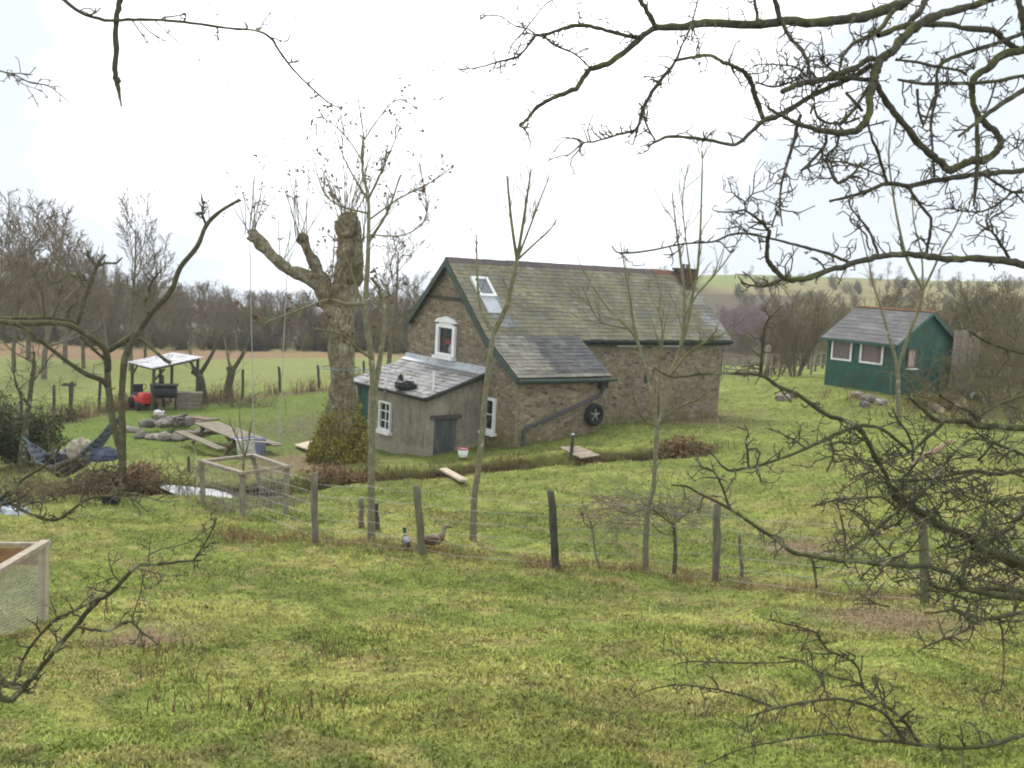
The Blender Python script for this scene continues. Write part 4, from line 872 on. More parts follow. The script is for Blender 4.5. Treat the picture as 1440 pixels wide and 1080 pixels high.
for k in range(4):
    p = c4[k]*.86+base*.14-O; q = np.array([p[0], p[1], hz(*(p[:2]+O[:2]))-O[2]-.2]); mb = MB(); mb.beam(q, p-np.array([0,0,.04]), .10); mb.build("post", MT['post_dark'], sh)
mb = MB()
for k, l in ((3,2),(0,1),(3,0),(2,1)): a, b = c4[k]*.88+base*.12-O, c4[l]*.88+base*.12-O; mb.beam(a-np.array([0,0,.07]), b-np.array([0,0,.07]), .05, .10)
mb.build("roof_beam", MT['timber_brown'], sh)
for k, l in ((3,2),(0,3),(2,3)):
    p = c4[k]*.86+base*.14-O; d = unit((c4[l]-c4[k])*np.array([1,1,0])); mb = MB(); mb.beam(p-np.array([0,0,.55]), p+d*.5-np.array([0,0,.10]), .06); mb.build("brace", MT['post_dark'], sh)
# red garden machine, dark barbecue, crates under the shelter
def rbox(mb, c, d, col=None, r=.25):
    """box with pulled-in upper edges"""
    x, y, z = d[0]/2, d[1]/2, d[2]/2; V = []
    for zz, s_ in ((-z, .96), (z*.2, 1.0), (z*.7, .93), (z, 1-r)):
        for q, w in ((-1,-1),(1,-1),(1,1),(-1,1)): V.append((c[0]+q*x*s_, c[1]+w*y*s_, c[2]+zz))
    F = [(3,2,1,0),(12,13,14,15)]+[(i*4+j, i*4+(j+1) % 4, (i+1)*4+(j+1) % 4, (i+1)*4+j) for i in range(3) for j in range(4)]; mb.add(V, F, col); return mb
p = gpt(201, 575); t = empty("ride_on_mower", tuple(p), -.9, "small red ride-on garden machine parked at the left of the shelter", "garden machine")
mb = MB(); rbox(mb, (.28,0,.48), (.62,.5,.42)); rbox(mb, (-.35,0,.36), (.7,.56,.22), r=.12); mb.build("body", MT['red'], t, .03)
mb = MB(); rbox(mb, (-.42,0,.56), (.42,.42,.14)); mb.box((-.62,0,.76), (.09,.4,.34)); mb.build("seat", MT['black'], t, .03)
mb = MB(); mb.tube([(.0,0,.6),(-.1,0,.86)], .02, 7); mb.tube([(-.1+.06*math.sin(a), .15*math.cos(a), .87+.13*math.sin(a)) for a in np.linspace(0, 2*math.pi, 15)], .015, 6); mb.build("steering_wheel", MT['black'], t)
for x, r2 in ((.40,.17),(-.42,.23)):
    for s_ in (-1, 1): mb = MB(); mb.tube([(x,s_*.24,r2),(x,s_*.26,r2),(x,s_*.38,r2),(x,s_*.40,r2)], [r2*.75,r2,r2,r2*.75], 18); mb.build("wheel", MT['rubber'], t)
p = gpt(232, 576); t = empty("barbecue", tuple(p), .3, "black barbecue drum on legs under the shelter", "barbecue")
mb = MB(); mb.tube([(-.45,0,.72),(-.43,0,.72),(.43,0,.72),(.45,0,.72)], [.16,.26,.26,.16], 18); mb.build("drum", MT['black'], t, smooth=False)
mb = MB(); mb.box((0,-.05,1.0),(1.0,.5,.05)); mb.build("grill_shelf", MT['post_dark'], t)
for s_ in (-1, 1): mb = MB(); mb.beam((s_*.36,-.2,.6),(s_*.42,-.28,0),.05); mb.beam((s_*.36,.2,.6),(s_*.42,.28,0),.05); mb.beam((s_*.40,-.25,.2),(s_*.40,.25,.2),.04); mb.build("leg_frame", MT['black'], t)
mb = MB(); mb.tube([(-.2,.1,.95),(-.2,.1,1.6)], .06, 9); mb.build("flue", MT['black'], t)
p = gpt(264, 574); t = empty("crate", tuple(p), .35, "weathered wooden crate beside the barbecue at the shelter edge", "crate")
mb = MB(); 
for k in range(4): mb.box((0,-.32,.09+k*.15),(1.05,.025,.13)); mb.box((0,.32,.09+k*.15),(1.05,.025,.13)); mb.box((.52,0,.09+k*.15),(.025,.6,.13)); mb.box((-.52,0,.09+k*.15),(.025,.6,.13))
mb.build("side_panel", MT['timber'], t)
mb = MB(); 
for k in range(5): mb.box((0,-.27+k*.137,.64),(1.12,.125,.03))
mb.build("lid", MT['timber'], t)
p = gpt(222, 580); t = empty("feed_sack", tuple(p), .2, "small white sack lying on the ground in front of the barbecue", "sack"); lump("sack", (.17,.13,.10), MT['white_paint'], t, .12, 8); lump("neck", (.05,.07,.05), MT['white_paint'], t, .1, 9).location = (.2,0,.03)
p = gpt(212, 566); t = empty("storage_bin", (p[0]+.1, p[1]+.4, hz(p[0]+.1, p[1]+.4)), .2, "dark dustbin behind the red garden machine in the shelter", "bin")
mb = MB(); mb.tube([(0,0,0),(0,0,.75)], [.22,.27], 16); mb.build("body", MT['black'], t); mb = MB(); mb.tube([(0,0,.75),(0,0,.79),(0,0,.84)], [.29,.29,.1], 16); mb.build("lid", mottled("dark_bin_lid", (.02,.05,.06), (.03,.07,.08), 5), t)
# bird table by the far fence
p = gpt(98, 583); t = empty("bird_table", tuple(p), .2, "plain bird table on a thin post by the far fence", "bird table")
mb = MB(); mb.beam((0,0,-.1),(0,0,1.15),.07); mb.build("post", MT['post_dark'], t); mb = MB(); mb.box((-.04,0,1.17),(.5,.4,.03)); mb.box((-.04,.2,1.2),(.5,.02,.05)); mb.box((-.04,-.2,1.2),(.5,.02,.05)); mb.build("tray", MT['post_dark'], t)
# ---- hammock on the left lawn
Hr, Hl = at(165,588,25.6), at(41,622,25.4)
t = empty("hammock", (float((Hr[0]+Hl[0])/2), 25.5, hz((Hr[0]+Hl[0])/2, 25.5)), 0, "blue and beige net hammock slung between two trees on the lawn", "hammock"); O = np.array(t.location)
mb = MB(); nu, nv = 25, 9; V = {}
for i in range(nu):
    u_ = i/(nu-1); c = Hr*(1-u_)+Hl*u_; sag = np.interp(u_, [0,.12,.35,.6,.85,1], [0,.42,.98,1.10,.62,0]); wd = 1.3*math.sin(math.pi*min(1, max(0, u_)))**.7
    for j in range(nv):
        v_ = j/(nv-1)-.5; V[i, j] = c-O+np.array([.1*v_, v_*wd, -sag+.35*(2*v_)**2*math.sin(math.pi*u_)+.03*math.sin(9*u_+7*v_)])
for i in range(nu-1):
    for j in range(nv-1):
        u_ = i/(nu-1); c = (.15,.18,.19) if u_ < .28 else (.24,.205,.17) if u_ < .74 else (.15,.17,.20)
        mb.add([V[i,j], V[i+1,j], V[i+1,j+1], V[i,j+1]], [(0,1,2,3)], c)
o = mb.build("net", MT['blue_cloth'], t, smooth=True); md = o.modifiers.new("s", 'SOLIDIFY'); md.thickness = .012
mb = MB(); mb.tube([Hr-O, Hr-O+np.array([.12,0,.10])], .02, 6); mb.tube([Hl-O, Hl-O+np.array([-.15,0,.12])], .02, 6); mb.build("rope", MT['blue_rope'], t)
q = at(140, 640, 25.5); t = empty("blanket", (q[0], 25.5, q[2]), .3, "crumpled blue blanket lying in the hammock", "blanket"); lump("fold", (.42,.3,.2), mottled("blue_blanket", (.08,.10,.15), (.15,.18,.24), 6), t, .25, 21); lump("fold", (.3,.28,.3), mottled("beige_blanket", (.27,.23,.17), (.42,.37,.29), 6), t, .25, 22).location = (-.42,0,.1)
q = at(93, 645, 25.5); t = empty("bag", (q[0], 25.5, q[2]), .3, "dark bundle lying at the left of the hammock", "bag"); lump("bundle", (.42,.3,.22), MT['black'], t, .25, 23)
# swing hanging from the big pollard
sw = empty("rope_swing", tuple(at(357,622,28.5)), 0, "rope swing hanging from the pollard's left limb", "swing"); O = np.array(sw.location)
Y_ = 29.0
for (x0, y0, x1, y1_, m_) in ((351,455,357,622,'grey_rope'), (407,455,393,622,'grey_rope')):
    a, b = at(x0, y0-130, Y_), at(x1, y1_, Y_); mb = MB(); mb.tube([a-O, (a*.6+b*.4)-O+rng.normal(0,.02,3), b-O], .011, 5); mb.build("rope", MT[m_], sw)
a, b = at(357,622,Y_), at(393,622,Y_); mb = MB(); mb.box((a+b)/2-O, (np.linalg.norm(b-a)+.04,.16,.02)); mb.build("seat", MT['timber'], sw)
# stream water in the ditch, patches of pale stones
m, nt2, b_ = newmat("stream_water", .06, .6); b_.inputs["Base Color"].default_value = (.10,.10,.085,1); v_ = coords(nt2); bump(nt2, b_, noise(nt2, v_, 6, 3, .6), .15, .02)
wp = np.array([at(*q)[:2] for q in [(225,690,25),(260,696,24.7),(300,700,24.5),(340,702,24.3),(385,698,24.5),(405,694,24.8)]]); mb = MB(); V = []
for k, p in enumerate(wp):
    w_ = [.12,.42,.48,.5,.4,.1][k]; z = hz(p[0], p[1])+.20; V += [(p[0],p[1]-w_*1.4,z),(p[0],p[1]+w_*.9,z)]
zz = np.mean([v[2] for v in V]); V = [(x, y, zz+.03*(k//2-2)*-.3) for k, (x, y, z) in enumerate(V)]
mb.add(V, [(2*i, 2*i+2, 2*i+3, 2*i+1) for i in range(len(wp)-1)]); tag(mb.build("water", m, None), kind='structure')
MT['timber_rail'] = mottled('rail_timber', (.24,.20,.15), (.40,.34,.265), 6, bs=.3)
# left foreground enclosure: post, rail, netting, boarded far side
p = gpt(60, 872); t = empty("wire_pen", tuple(p), 0, "wooden pen frame with pale top rail and netting at the left edge", "pen"); O = np.array(p)
tp1 = at(61, 768, p[1]); endr = at(-60, 836, p[1]-2.6); farl = at(-70, 765, p[1]+.5); 
mb = MB(); mb.beam((0,0,-.3), tp1-O+np.array([0,0,.02]), .10); mb.build("post", MT['timber_pale'], t, .006)
mb = MB(); d = unit(endr-tp1); mb.beam(tp1-O-d*.1+np.array([0,0,.03]), endr-O, .10, .06); mb.build("rail", MT['timber_rail'], t, .006)
mb = MB(); mb.beam(tp1-O+np.array([.05,.08,.0]), farl-O, .07, .05); mb.build("rail", MT['timber_rail'], t, .006)
mb = MB(); dd = unit(farl-tp1); mb.beam(tp1-O+np.array([-.05,.05,-.14]), farl-O+np.array([0,-.03,-.15]), .025, .2); o = mb.build("side_board", mottled("orange_board", (.19,.10,.05), (.30,.17,.09), 5, stretch=(.5,3,3)), t); o['label'] = "orange-brown board under the far rail"
mb = MB(); bl = np.array([endr[0], endr[1], hz(endr[0], endr[1])])
for h in np.linspace(.05, .97, 20): mb.tube([(tp1-O)*h, (bl-O)*(1-h)+(endr-O)*h], .0035, 3, cap=False)
for s_ in np.linspace(0, 1, 62)[1:]: mb.tube([(bl-O)*s_, (tp1-O)*(1-s_)+(endr-O)*s_], .003, 3, cap=False)
mb.build("netting", mottled("pale_netting", (.30,.29,.24), (.42,.40,.34), 10), t)
e2 = np.array([endr[0]-.1, endr[1], hz(endr[0]-.1, endr[1])]); mb = MB(); mb.beam(e2-O-np.array([0,0,.2]), endr-O, .10); mb.build("post", MT['timber_pale'], t)
# folded tarp at the left edge
p = gpt(6, 722); t = empty("tarpaulin", tuple(p), .3, "crumpled pale blue tarpaulin lying at the left edge of the lawn", "tarpaulin"); lump("fold", (.5,.35,.16), mottled("tarp", (.20,.23,.28), (.5,.52,.55), 4, rough=.6), t, .3, 31); lump("fold", (.28,.25,.2), mottled("tarp_blue", (.06,.08,.14), (.16,.2,.3), 4, rough=.6), t, .3, 32).location = (-.2,.1,.15)
p = gpt(156, 707); t = empty("trough", tuple(p), .1, "low dark trough lying in the grass beyond the left branch", "trough"); mb = MB(); mb.box((0,0,.08),(.34,.22,.14),taper=1.15); mb.build("basin", MT['rubber'], t, .02); mb = MB(); mb.box((0,0,.155),(.28,.16,.012)); mb.build("opening", MT['black'], t)
# ---- green shed on the right
SO = to_world((0,0,0)); sA, sB = np.array([12.76,43.5]), np.array([14.7,41.0]); syaw = math.atan2(*( (sB-sA)[::-1])); sz = E-4.08
SP = (float(sA[0]), float(sA[1]), sz); SLn = float(np.linalg.norm(sB-sA)); SD = 4.0; SHt = 2.05; SR = 1.14
shed = empty("garden_shed", SP, syaw, "dark green boarded shed with two white framed windows and felt roof", "shed")
def boards(mb, p0, ux, L, z0, zt, nrm, w=.125, skip=None, th=.022):
    ux = np.array(ux, float); nn = np.array(nrm, float); n_ = int(L/w); w = L/n_
    for k in range(n_):
        x0, x1 = k*w, (k+1)*w; c = (x0+x1)/2; spans = [(z0, zt(c))]
        for (a, b, c0, c1) in (skip or []):
            if x1 > a+.01 and x0 < b-.01: spans = [s_ for z_ in spans for s_ in ((z_[0], min(z_[1], c0)), (max(z_[0], c1), z_[1]))]
        for s0, s1 in spans:
            if s1-s0 < .03: continue
            ce = np.array(p0)+ux*c+nn*(-.004*(k % 2)); mb.box(ce+np.array([0,0,(s0+s1)/2]), (w-.008, th, s1-s0), np.stack([ux, nn, (0,0,1)], 1))
def shit(px, py, axis, val): return hit(px, py, axis, val, SP, syaw)
# front wall: local y=0 from x=0..SLn, viewer on the -y side
wins = []
for px0, px1, py0, py1 in ((1170,1199,476,507), (1210,1243,480,512)):
    c0, c1 = shit(px0, (py0+py1)/2, 1, 0), shit(px1, (py0+py1)/2, 1, 0); zt_, zb_ = shit((px0+px1)/2, py0, 1, 0)[2], shit((px0+px1)/2, py1, 1, 0)[2]; wins.append((c0[0], c1[0], zb_, zt_))
mb = MB(); boards(mb, (0,0,0), (1,0,0), SLn, -.5, lambda c: SHt-.02, (0,-1,0), skip=wins)
gz_ = lambda c: SHt+SR*(1-abs(c-SD/2)/(SD/2))-.06
side_w = [(.75, 1.35, 1.0, 1.75)]
boards(mb, (SLn,.02,0), (0,1,0), SD-.04, -.6, gz_, (1,0,0), skip=side_w); boards(mb, (0,.02,0), (0,1,0), SD-.04, -.6, gz_, (-1,0,0)); boards(mb, (0,SD,0), (1,0,0), SLn, -.6, lambda c: SHt-.02, (0,1,0))
mb.build("wall", MT['green_paint'], shed)
mb = MB(); mb.box((SLn/2, SD/2, .95), (SLn-.1, SD-.1, 2.0)); mb.build("interior", mottled("shed_dark", (.02,.02,.02), (.04,.038,.034), 3), shed)
for k, (a, b, c0, c1) in enumerate(wins):
    mb = MB(); f = .075
    mb.box((a+f/2,-.03,(c0+c1)/2),(f,.06,c1-c0)); mb.box((b-f/2,-.03,(c0+c1)/2),(f,.06,c1-c0)); mb.box(((a+b)/2,-.03,c1-f/2),(b-a-2*f,.055,f)); mb.box(((a+b)/2,-.035,c0+f/2),(b-a-2*f,.07,f))
    o = mb.build("window", MT['white_paint'], shed, .006); mb = MB(); mb.box(((a+b)/2,.0,(c0+c1)/2),(b-a-2*f,.006,c1-c0-2*f)); mb.build("pane", MT['clear'], o)
    mb = MB(); V = []; n_ = 26
    for i in range(n_): x = a+.05+(b-a-.1)*i/(n_-1); y = .018+.012*math.sin(i*1.7); V += [(x,y,c0+.05),(x,y,c1-.05)]
    mb.add(V, [(2*i,2*i+2,2*i+3,2*i+1) for i in range(n_-1)]); mb.build("curtain", MT['curtain'], o)
a, b, c0, c1 = side_w[0]; mb = MB(); f = .06; X = SLn
mb.box((X+.02,a+f/2,(c0+c1)/2),(.05,f,c1-c0)); mb.box((X+.02,b-f/2,(c0+c1)/2),(.05,f,c1-c0)); mb.box((X+.02,(a+b)/2,c1-f/2),(.045,b-a-2*f,f)); mb.box((X+.02,(a+b)/2,c0+f/2),(.045,b-a-2*f,f)); o = mb.build("window", MT['timber_brown'], shed)
mb = MB(); mb.box((X+.0,(a+b)/2,(c0+c1)/2),(.006,b-a-2*f,c1-c0-2*f)); mb.build("pane", MT['curtain'], o); mb = MB(); mb.box((X+.07,(a+b)/2,c0-.03),(.16,b-a+.1,.05)); mb.build("sill", MT['white_paint'], o)
mb = MB(); mb.box((X+.025,2.75,.85),(.03,.8,1.75)); d_ = mb.build("door", mottled("shed_door_green", (.012,.075,.052), (.02,.105,.07), 5, rough=.6, spec=.3), shed, .004); mb = MB(); mb.box((X+.055,2.45,.9),(.03,.03,.14)); mb.build("handle", MT['black'], d_)
felt = mottled("roofing_felt", (.088,.085,.085), (.13,.126,.124), 3, (.165,.16,.152), bs=.2, s3=1.3, stretch=(1,2,2))
for s_ in (0, 1):
    y0, y1b = (SD/2, -.28) if s_ == 0 else (SD/2, SD+.25); zt_, zb_ = SHt+SR+.03, SHt+SR-(SR/(SD/2))*abs(y1b-SD/2)+.03; mb = MB(); n_ = 9
    for k in range(n_):
        ya, yb = y0+(y1b-y0)*k/n_, y0+(y1b-y0)*(k+1)/n_; za, zb2 = zt_+(zb_-zt_)*k/n_, zt_+(zb_-zt_)*(k+1)/n_
        mb.add([(-.14,ya,za),(SLn+.2,ya,za),(SLn+.2,yb,zb2+.014),(-.14,yb,zb2+.014),(-.14,yb,zb2-.05),(SLn+.2,yb,zb2-.05),(-.14,ya,za-.06),(SLn+.2,ya,za-.06)], [(0,1,2,3),(3,2,5,4),(6,7,5,4),(1,7,5,2),(0,3,4,6)])
    mb.build("roof_slope", felt, shed)
mb = MB(); 
for k in range(11): mb.box((-.14+(SLn+.34)*(k+.5)/11, SD/2, SHt+SR+.045), ((SLn+.34)/11-.008,.2,.06))
mb.build("ridge_tiles", mottled("orange_ridge", (.26,.13,.07), (.40,.22,.12), 4), shed)
mb = MB()
for x in (SLn+.2,): 
    for y1b in (-.28, SD+.25): mb.beam((x,SD/2,SHt+SR-.03),(x,y1b,SHt+SR-(SR/(SD/2))*abs(y1b-SD/2)-.03),.03,.13)
mb.beam((-.14,-.28,SHt+SR-(SR/(SD/2))*(SD/2+.28)-.03),(SLn+.2,-.28,SHt+SR-(SR/(SD/2))*(SD/2+.28)-.03),.03,.09); mb.build("bargeboard", MT['green_paint'], shed)
# old paling lean-to at the shed's right
p = gpt(1350, 556); t = empty("plank_screen", tuple(p), .15, "grey upright plank screen standing right of the green shed", "screen")
mb = MB()
for k in range(7): mb.box((-.45+k*.17, .02*(k % 2), 1.2+.05*random.random()), (.15,.03,2.7+.2*random.random()))
mb.build("boards", MT['timber'], t); mb = MB(); mb.box((.05,.06,.6),(1.3,.04,.1)); mb.box((.05,.06,1.8),(1.3,.04,.1)); mb.build("rail", MT['timber_brown'], t)
# split logs by the shed
lm = mottled("log_bark", (.07,.055,.04), (.15,.12,.085), 8); le = mottled("log_end", (.38,.29,.17), (.54,.44,.29), 6)
for i, (px, py, r_, lab) in enumerate([(1352,566,.20,"leftmost sawn log by the shed, pale end showing"),(1356,575,.17,"lower sawn log lying in the brush right of the shed"),(1368,556,.17,"white-ended log standing highest on the log pile by the shed"),(1385,562,.16,"rightmost sawn log of the pile near the shed"),(1322,577,.15,"mossy log lying in front of the log pile")]):
    p = gpt(px, py+6); t = empty("log", (p[0], p[1], p[2]+r_), random.uniform(-.4,.4), lab, "log", "sawn logs by the shed"); mb = MB(); mb.tube([(0,-.03,0),(0,.6,.02),(0,1.1,0)], [r_,r_*.97,r_*.94], 12); mb.build("bark", lm, t); mb = MB(); mb.disc((0,-.035,0), r_*.9, (0,1,0), .02, 14); mb.build("cut_end", MT['white_paint'] if i == 2 else le, t)
# planks and rubble in front of the shed
for i, (px, py, s_) in enumerate([(1100,560,.3),(1112,556,.24),(1205,556,.28),(1222,562,.3),(1238,566,.26),(1215,568,.2)]):
    p = gpt(px, py+3); bm = bmesh.new(); bmesh.ops.create_icosphere(bm, subdivisions=2, radius=1)
    for v in bm.verts: d = v.co.normalized(); k = min(1, .7/max(.4, abs(d.x)+.2*math.sin(i+5*d.y)), .75/max(.4, abs(d.z)), .8/max(.4, abs(d.y+.2*d.x))); v.co = Vector((d.x*k*s_*1.25, d.y*k*s_, d.z*k*s_*.75))
    me = bpy.data.meshes.new("stone"); bm.to_mesh(me); bm.free(); me.materials.append(stm[i % 2]); o = bpy.data.objects.new("stone", me); link(o, None, (p[0], p[1], p[2]+s_*.3), i*1.3); tag(o, ["grey block on the grass left of the green shed","smaller block behind the grey block left of the shed","grey stone at the middle of the shed's front foot","flat stone below the shed's right window","stone under the shed's right front corner","small stone lying in front of the shed stones"][i], "stone")
# ---- five-bar gate and its posts, post and rail beyond
ga, gb = gpt(1014, 527), gpt(1074, 530); ga = at(1014,527,54); gb = at(1074,532,52.5); ga[2] = hz(ga[0], ga[1]); gb[2] = hz(gb[0], gb[1]); gl = gb-ga; GL = np.linalg.norm(gl[:2]); gy_ = math.atan2(gl[1], gl[0])
gate = empty("field_gate", tuple(ga), gy_, "pale wooden five-bar field gate beyond the cottage", "gate")
mb = MB()
for k, h in enumerate((.18,.42,.64,.88,1.16)): mb.box((GL/2,0,h),(GL-.25,.04,.09 if k == 4 else .075))
mb.build("bars", MT['timber'], gate); mb = MB(); mb.box((.13,0,.68),(.09,.06,1.1)); mb.box((GL-.13,0,.68),(.09,.06,1.1)); mb.build("stile", MT['timber'], gate)
mb = MB(); mb.beam((.15,-.035,.15),(GL*.5,-.035,1.16),.03,.075); mb.beam((GL-.15,-.035,.15),(GL*.5,-.035,1.16),.03,.075); mb.beam((.15,-.038,1.1),(GL*.5,-.038,.2),.03,.06); mb.beam((GL-.15,-.038,1.1),(GL*.5,-.038,.2),.03,.06); mb.build("brace", MT['timber'], gate)
for i, (x, lab) in enumerate(((-.12,"dark round gate post at the cottage corner"),(GL+.14,"pale mottled gate post right of the field gate"))):
    w_ = np.array([ga[0]+math.cos(gy_)*x, ga[1]+math.sin(gy_)*x]); mb = MB(); mb.tube([(0,0,-.2),(0,0,.8),(0,0,1.5),(0,0,1.56)], [.13,.12,.115,.07], 10); o = mb.build("gate_post", MT['post_dark'] if i == 0 else MT['timber'], None, smooth=True); o.location = G(*w_); tag(o, lab, "gate post")
fx = [at(x, 530, y_) for x, y_ in ((1084,52),(1110,52),(1140,53),(1168,54))]; fx = [np.array([p[0], p[1], hz(p[0], p[1])]) for p in fx]
t = empty("rail_fence", tuple(fx[0]), 0, "low pale post and rail fence between the gate and the shed", "fence"); O = fx[0]
for p in fx: mb = MB(); mb.beam(p-O-np.array([0,0,.2]), p-O+np.array([0,0,1.15]), .1); mb.build("post", MT['timber'], t)
for h in (.5, 1.05):
    mb = MB()
    for a, b in zip(fx[:-1], fx[1:]): mb.beam(a-O+np.array([0,-.06,h]), b-O+np.array([0,-.06,h]), .04, .1)
    mb.build("rail", MT['timber'], t)
# ------------------------------------------------------------------ trees
R_ = np.random.default_rng(99)
def perp(d):
    v = R_.normal(0, 1, 3); v -= d*(v@d); return unit(v)
def grow(T, p, d, L, r, lvl, P, T2=None):
    """one branch and its children; T gets limbs, T2 the fine twigs"""
    seg = P['seg'][lvl]; n_ = seg+1; pts = [np.array(p, float)]; dd = unit(d)
    for i in range(seg):
        dd = unit(dd+R_.normal(0, P['wob'][lvl], 3)+np.array([0,0,P['up'][lvl]])); pts.append(pts[-1]+dd*L/seg)
    pts = np.array(pts); rad = r*np.linspace(1, P['tip'][lvl], n_)
    tgt = T if (lvl <= P['limb'] or T2 is None) else T2
    tgt.add(pts, np.maximum(rad, P['rmin']))
    if lvl+1 >= len(P['seg']): return
    k = P['n'][lvl+1]; k = max(1, int(round(k*R_.uniform(.75, 1.25))))
    for c in range(k):
        t = P['from'][lvl]+(1-P['from'][lvl])*((c+R_.random())/k); i = min(seg-1, int(t*seg)); f = t*seg-i; q = pts[i]*(1-f)+pts[i+1]*f
        ax = unit(pts[i+1]-pts[i]); a = P['ang'][lvl+1]*R_.uniform(.65, 1.3); nd = ax*math.cos(a)+perp(ax)*math.sin(a)
        grow(T, q, nd, L*P['len'][lvl+1]*R_.uniform(.6, 1.2)*(1.15-.55*t), max(P['rmin'], np.interp(t, [0, 1], [r, r*P['tip'][lvl]])*P['rr'][lvl+1]), lvl+1, P, T2)
def prm(**k):
    d = dict(seg=[5,4,4,3], wob=[.07,.14,.2,.25], up=[.05,.05,.06,.04], tip=[.25,.3,.35,.5], n=[0,11,7,5], ang=[0,.75,.75,.7], len=[0,.5,.5,.45], rr=[0,.5,.5,.55], limb=1, rmin=.008, **{'from': [.22,.2,.15,.1]}); d.update(k); return d
def bare_tree(name, H, r, P, mats, loc, label, cat="tree", group=None, lean=(0,0), stems=1):
    t = empty(name, loc, 0, label, cat, group); T, T2 = Tubes(), Tubes()
    for s_ in range(stems):
        a = R_.uniform(0, 6.28); off = np.array([math.cos(a), math.sin(a), 0])*(.0 if stems == 1 else r*2.2)
        d0 = np.array([lean[0]+(0 if stems == 1 else .35*math.cos(a)), lean[1]+(0 if stems == 1 else .35*math.sin(a)), 1.0])
        grow(T, off+np.array([0,0,-.15]), d0, H*(.62 if stems == 1 else R_.uniform(.5,.72)), r*(1 if stems == 1 else .8), 0, P, T2)
    T.build("trunk", mats[0], t); T2.build("crown", mats[1], t); return t
protos = []
MT['twig_dark2'] = mottled('twig_hedge', (.065,.055,.035), (.125,.105,.065), 1.2)
spec = [  # height, trunk radius, params, materials, kind
 (8.5,.115,prm(n=[0,13,8,6],rmin=.010,limb=1),('bark_far','twig_brown')),
 (7.5,.105,prm(n=[0,13,9,6],up=[.05,.10,.08,.06],rmin=.010),('bark_far','twig_olive')),
 (9.5,.10,prm(n=[0,15,8,6],ang=[0,.55,.55,.6],up=[.05,.12,.1,.06],rmin=.010),('bark_far','twig_brown')),
 (6.0,.10,prm(n=[0,14,9,5],rmin=.009,**{'from':[.05,.1,.1,.1]}),('bark_far','twig_olive')),
 (5.0,.055,prm(n=[0,12,6,4],ang=[0,.38,.45,.5],up=[.04,.16,.14,.1],rmin=.008,**{'from':[.1,.1,.1,.1]}),('bark_far','twig_brown'))]
def place(root, loc, rz, s, label, group):
    root.location = loc; root.rotation_euler = (0,0,rz); root.scale = (s,s,s*R_.uniform(.9,1.12)); root['label'] = label; root['group'] = group; return root
for i, (H, r, P, mm_) in enumerate(spec):
    protos.append(bare_tree("bare_tree", H, r, P, (MT[mm_[0]], MT[mm_[1]]), (0,0,0), "x", stems={3: 3, 4: 7}.get(i, 1)))
PH = [max(max(v.co.z for v in ch.data.vertices) for ch in p_.children) for p_ in protos]; print("heights", PH)
used = set()
def put(k, px, Y, top_px, label, group, s=None):
    """a tree of kind k whose trunk stands at pixel column px, depth Y, its top reaching pixel row top_px"""
    p = at(px, 480, Y); z = hz(p[0], Y); Ht = PH[k]
    if s is None:
        zt = at(px, top_px, Y)[2]; s = max(.35, (zt-z)/Ht)
    o = protos[k] if k not in used else copy_tree(protos[k]); used.add(k)
    return place(o, (p[0], Y, z-.1), R_.uniform(0, 6.28), s, label, group)
# hedgerow wood at the left, row by row
LG = "bare trees of the wood beyond the left field"; LL = "bare brown tree in the wood beyond the left field"
for i in range(58):
    px = -30+i*10.9+R_.uniform(-8, 8); Y = R_.uniform(92, 102); top = np.interp(px, [0,150,300,330,420,560,640], [395,415,440,430,425,415,410])+R_.uniform(-22, 18); put(int(R_.choice([0,1,2,0,3])), px, Y, top, LL, LG)
for i in range(38):
    px = -30+i*16.4+R_.uniform(-10, 10); Y = R_.uniform(106, 122); top = np.interp(px, [0,150,300,420,560], [360,385,425,418,405])+R_.uniform(-20, 16); put(int(R_.choice([0,1,2])), px, Y, top, LL, LG)
# taller thin trees at far left, above the hammock
for px, Y, top, lab in ((20,64,268,"tall bare tree at the left edge, its twigs high against the sky"),(62,60,275,"tall bare tree second from the left edge"),(118,68,300,"slender tall bare tree between the left tall trees and the old apple tree"),(185,66,285,"tall bare tree rising behind the old apple tree's crown"),(205,70,330,"shorter bare tree right behind the shelter"),(-8,62,258,"tall bare tree cut by the left edge of the picture"),(40,74,282,"bare tree filling the gap between the two leftmost tall trees"),(92,72,296,"bare tree third from the left among the tall trees"),(150,76,318,"smaller bare tree right behind the apple tree trunk")):
    put(2 if px not in (62, 40, 92) else 0, px, Y, top, lab, "tall bare trees behind the left lawn")
put(0, 548, 58, 312, "dark bushy bare tree between the pollard and the cottage gable", "trees beside the cottage")
put(1, 575, 62, 385, "smaller olive bare tree at the cottage's left eave", "trees beside the cottage")
# shrubs in the field hedge
HG = "shrubs of the hedge across the left field"
for i in range(30): px = -20+i*20+R_.uniform(-8, 8); put(3, px, R_.uniform(86, 90), 462+R_.uniform(-14, 10), "bare shrub in the hedge across the left field", HG)
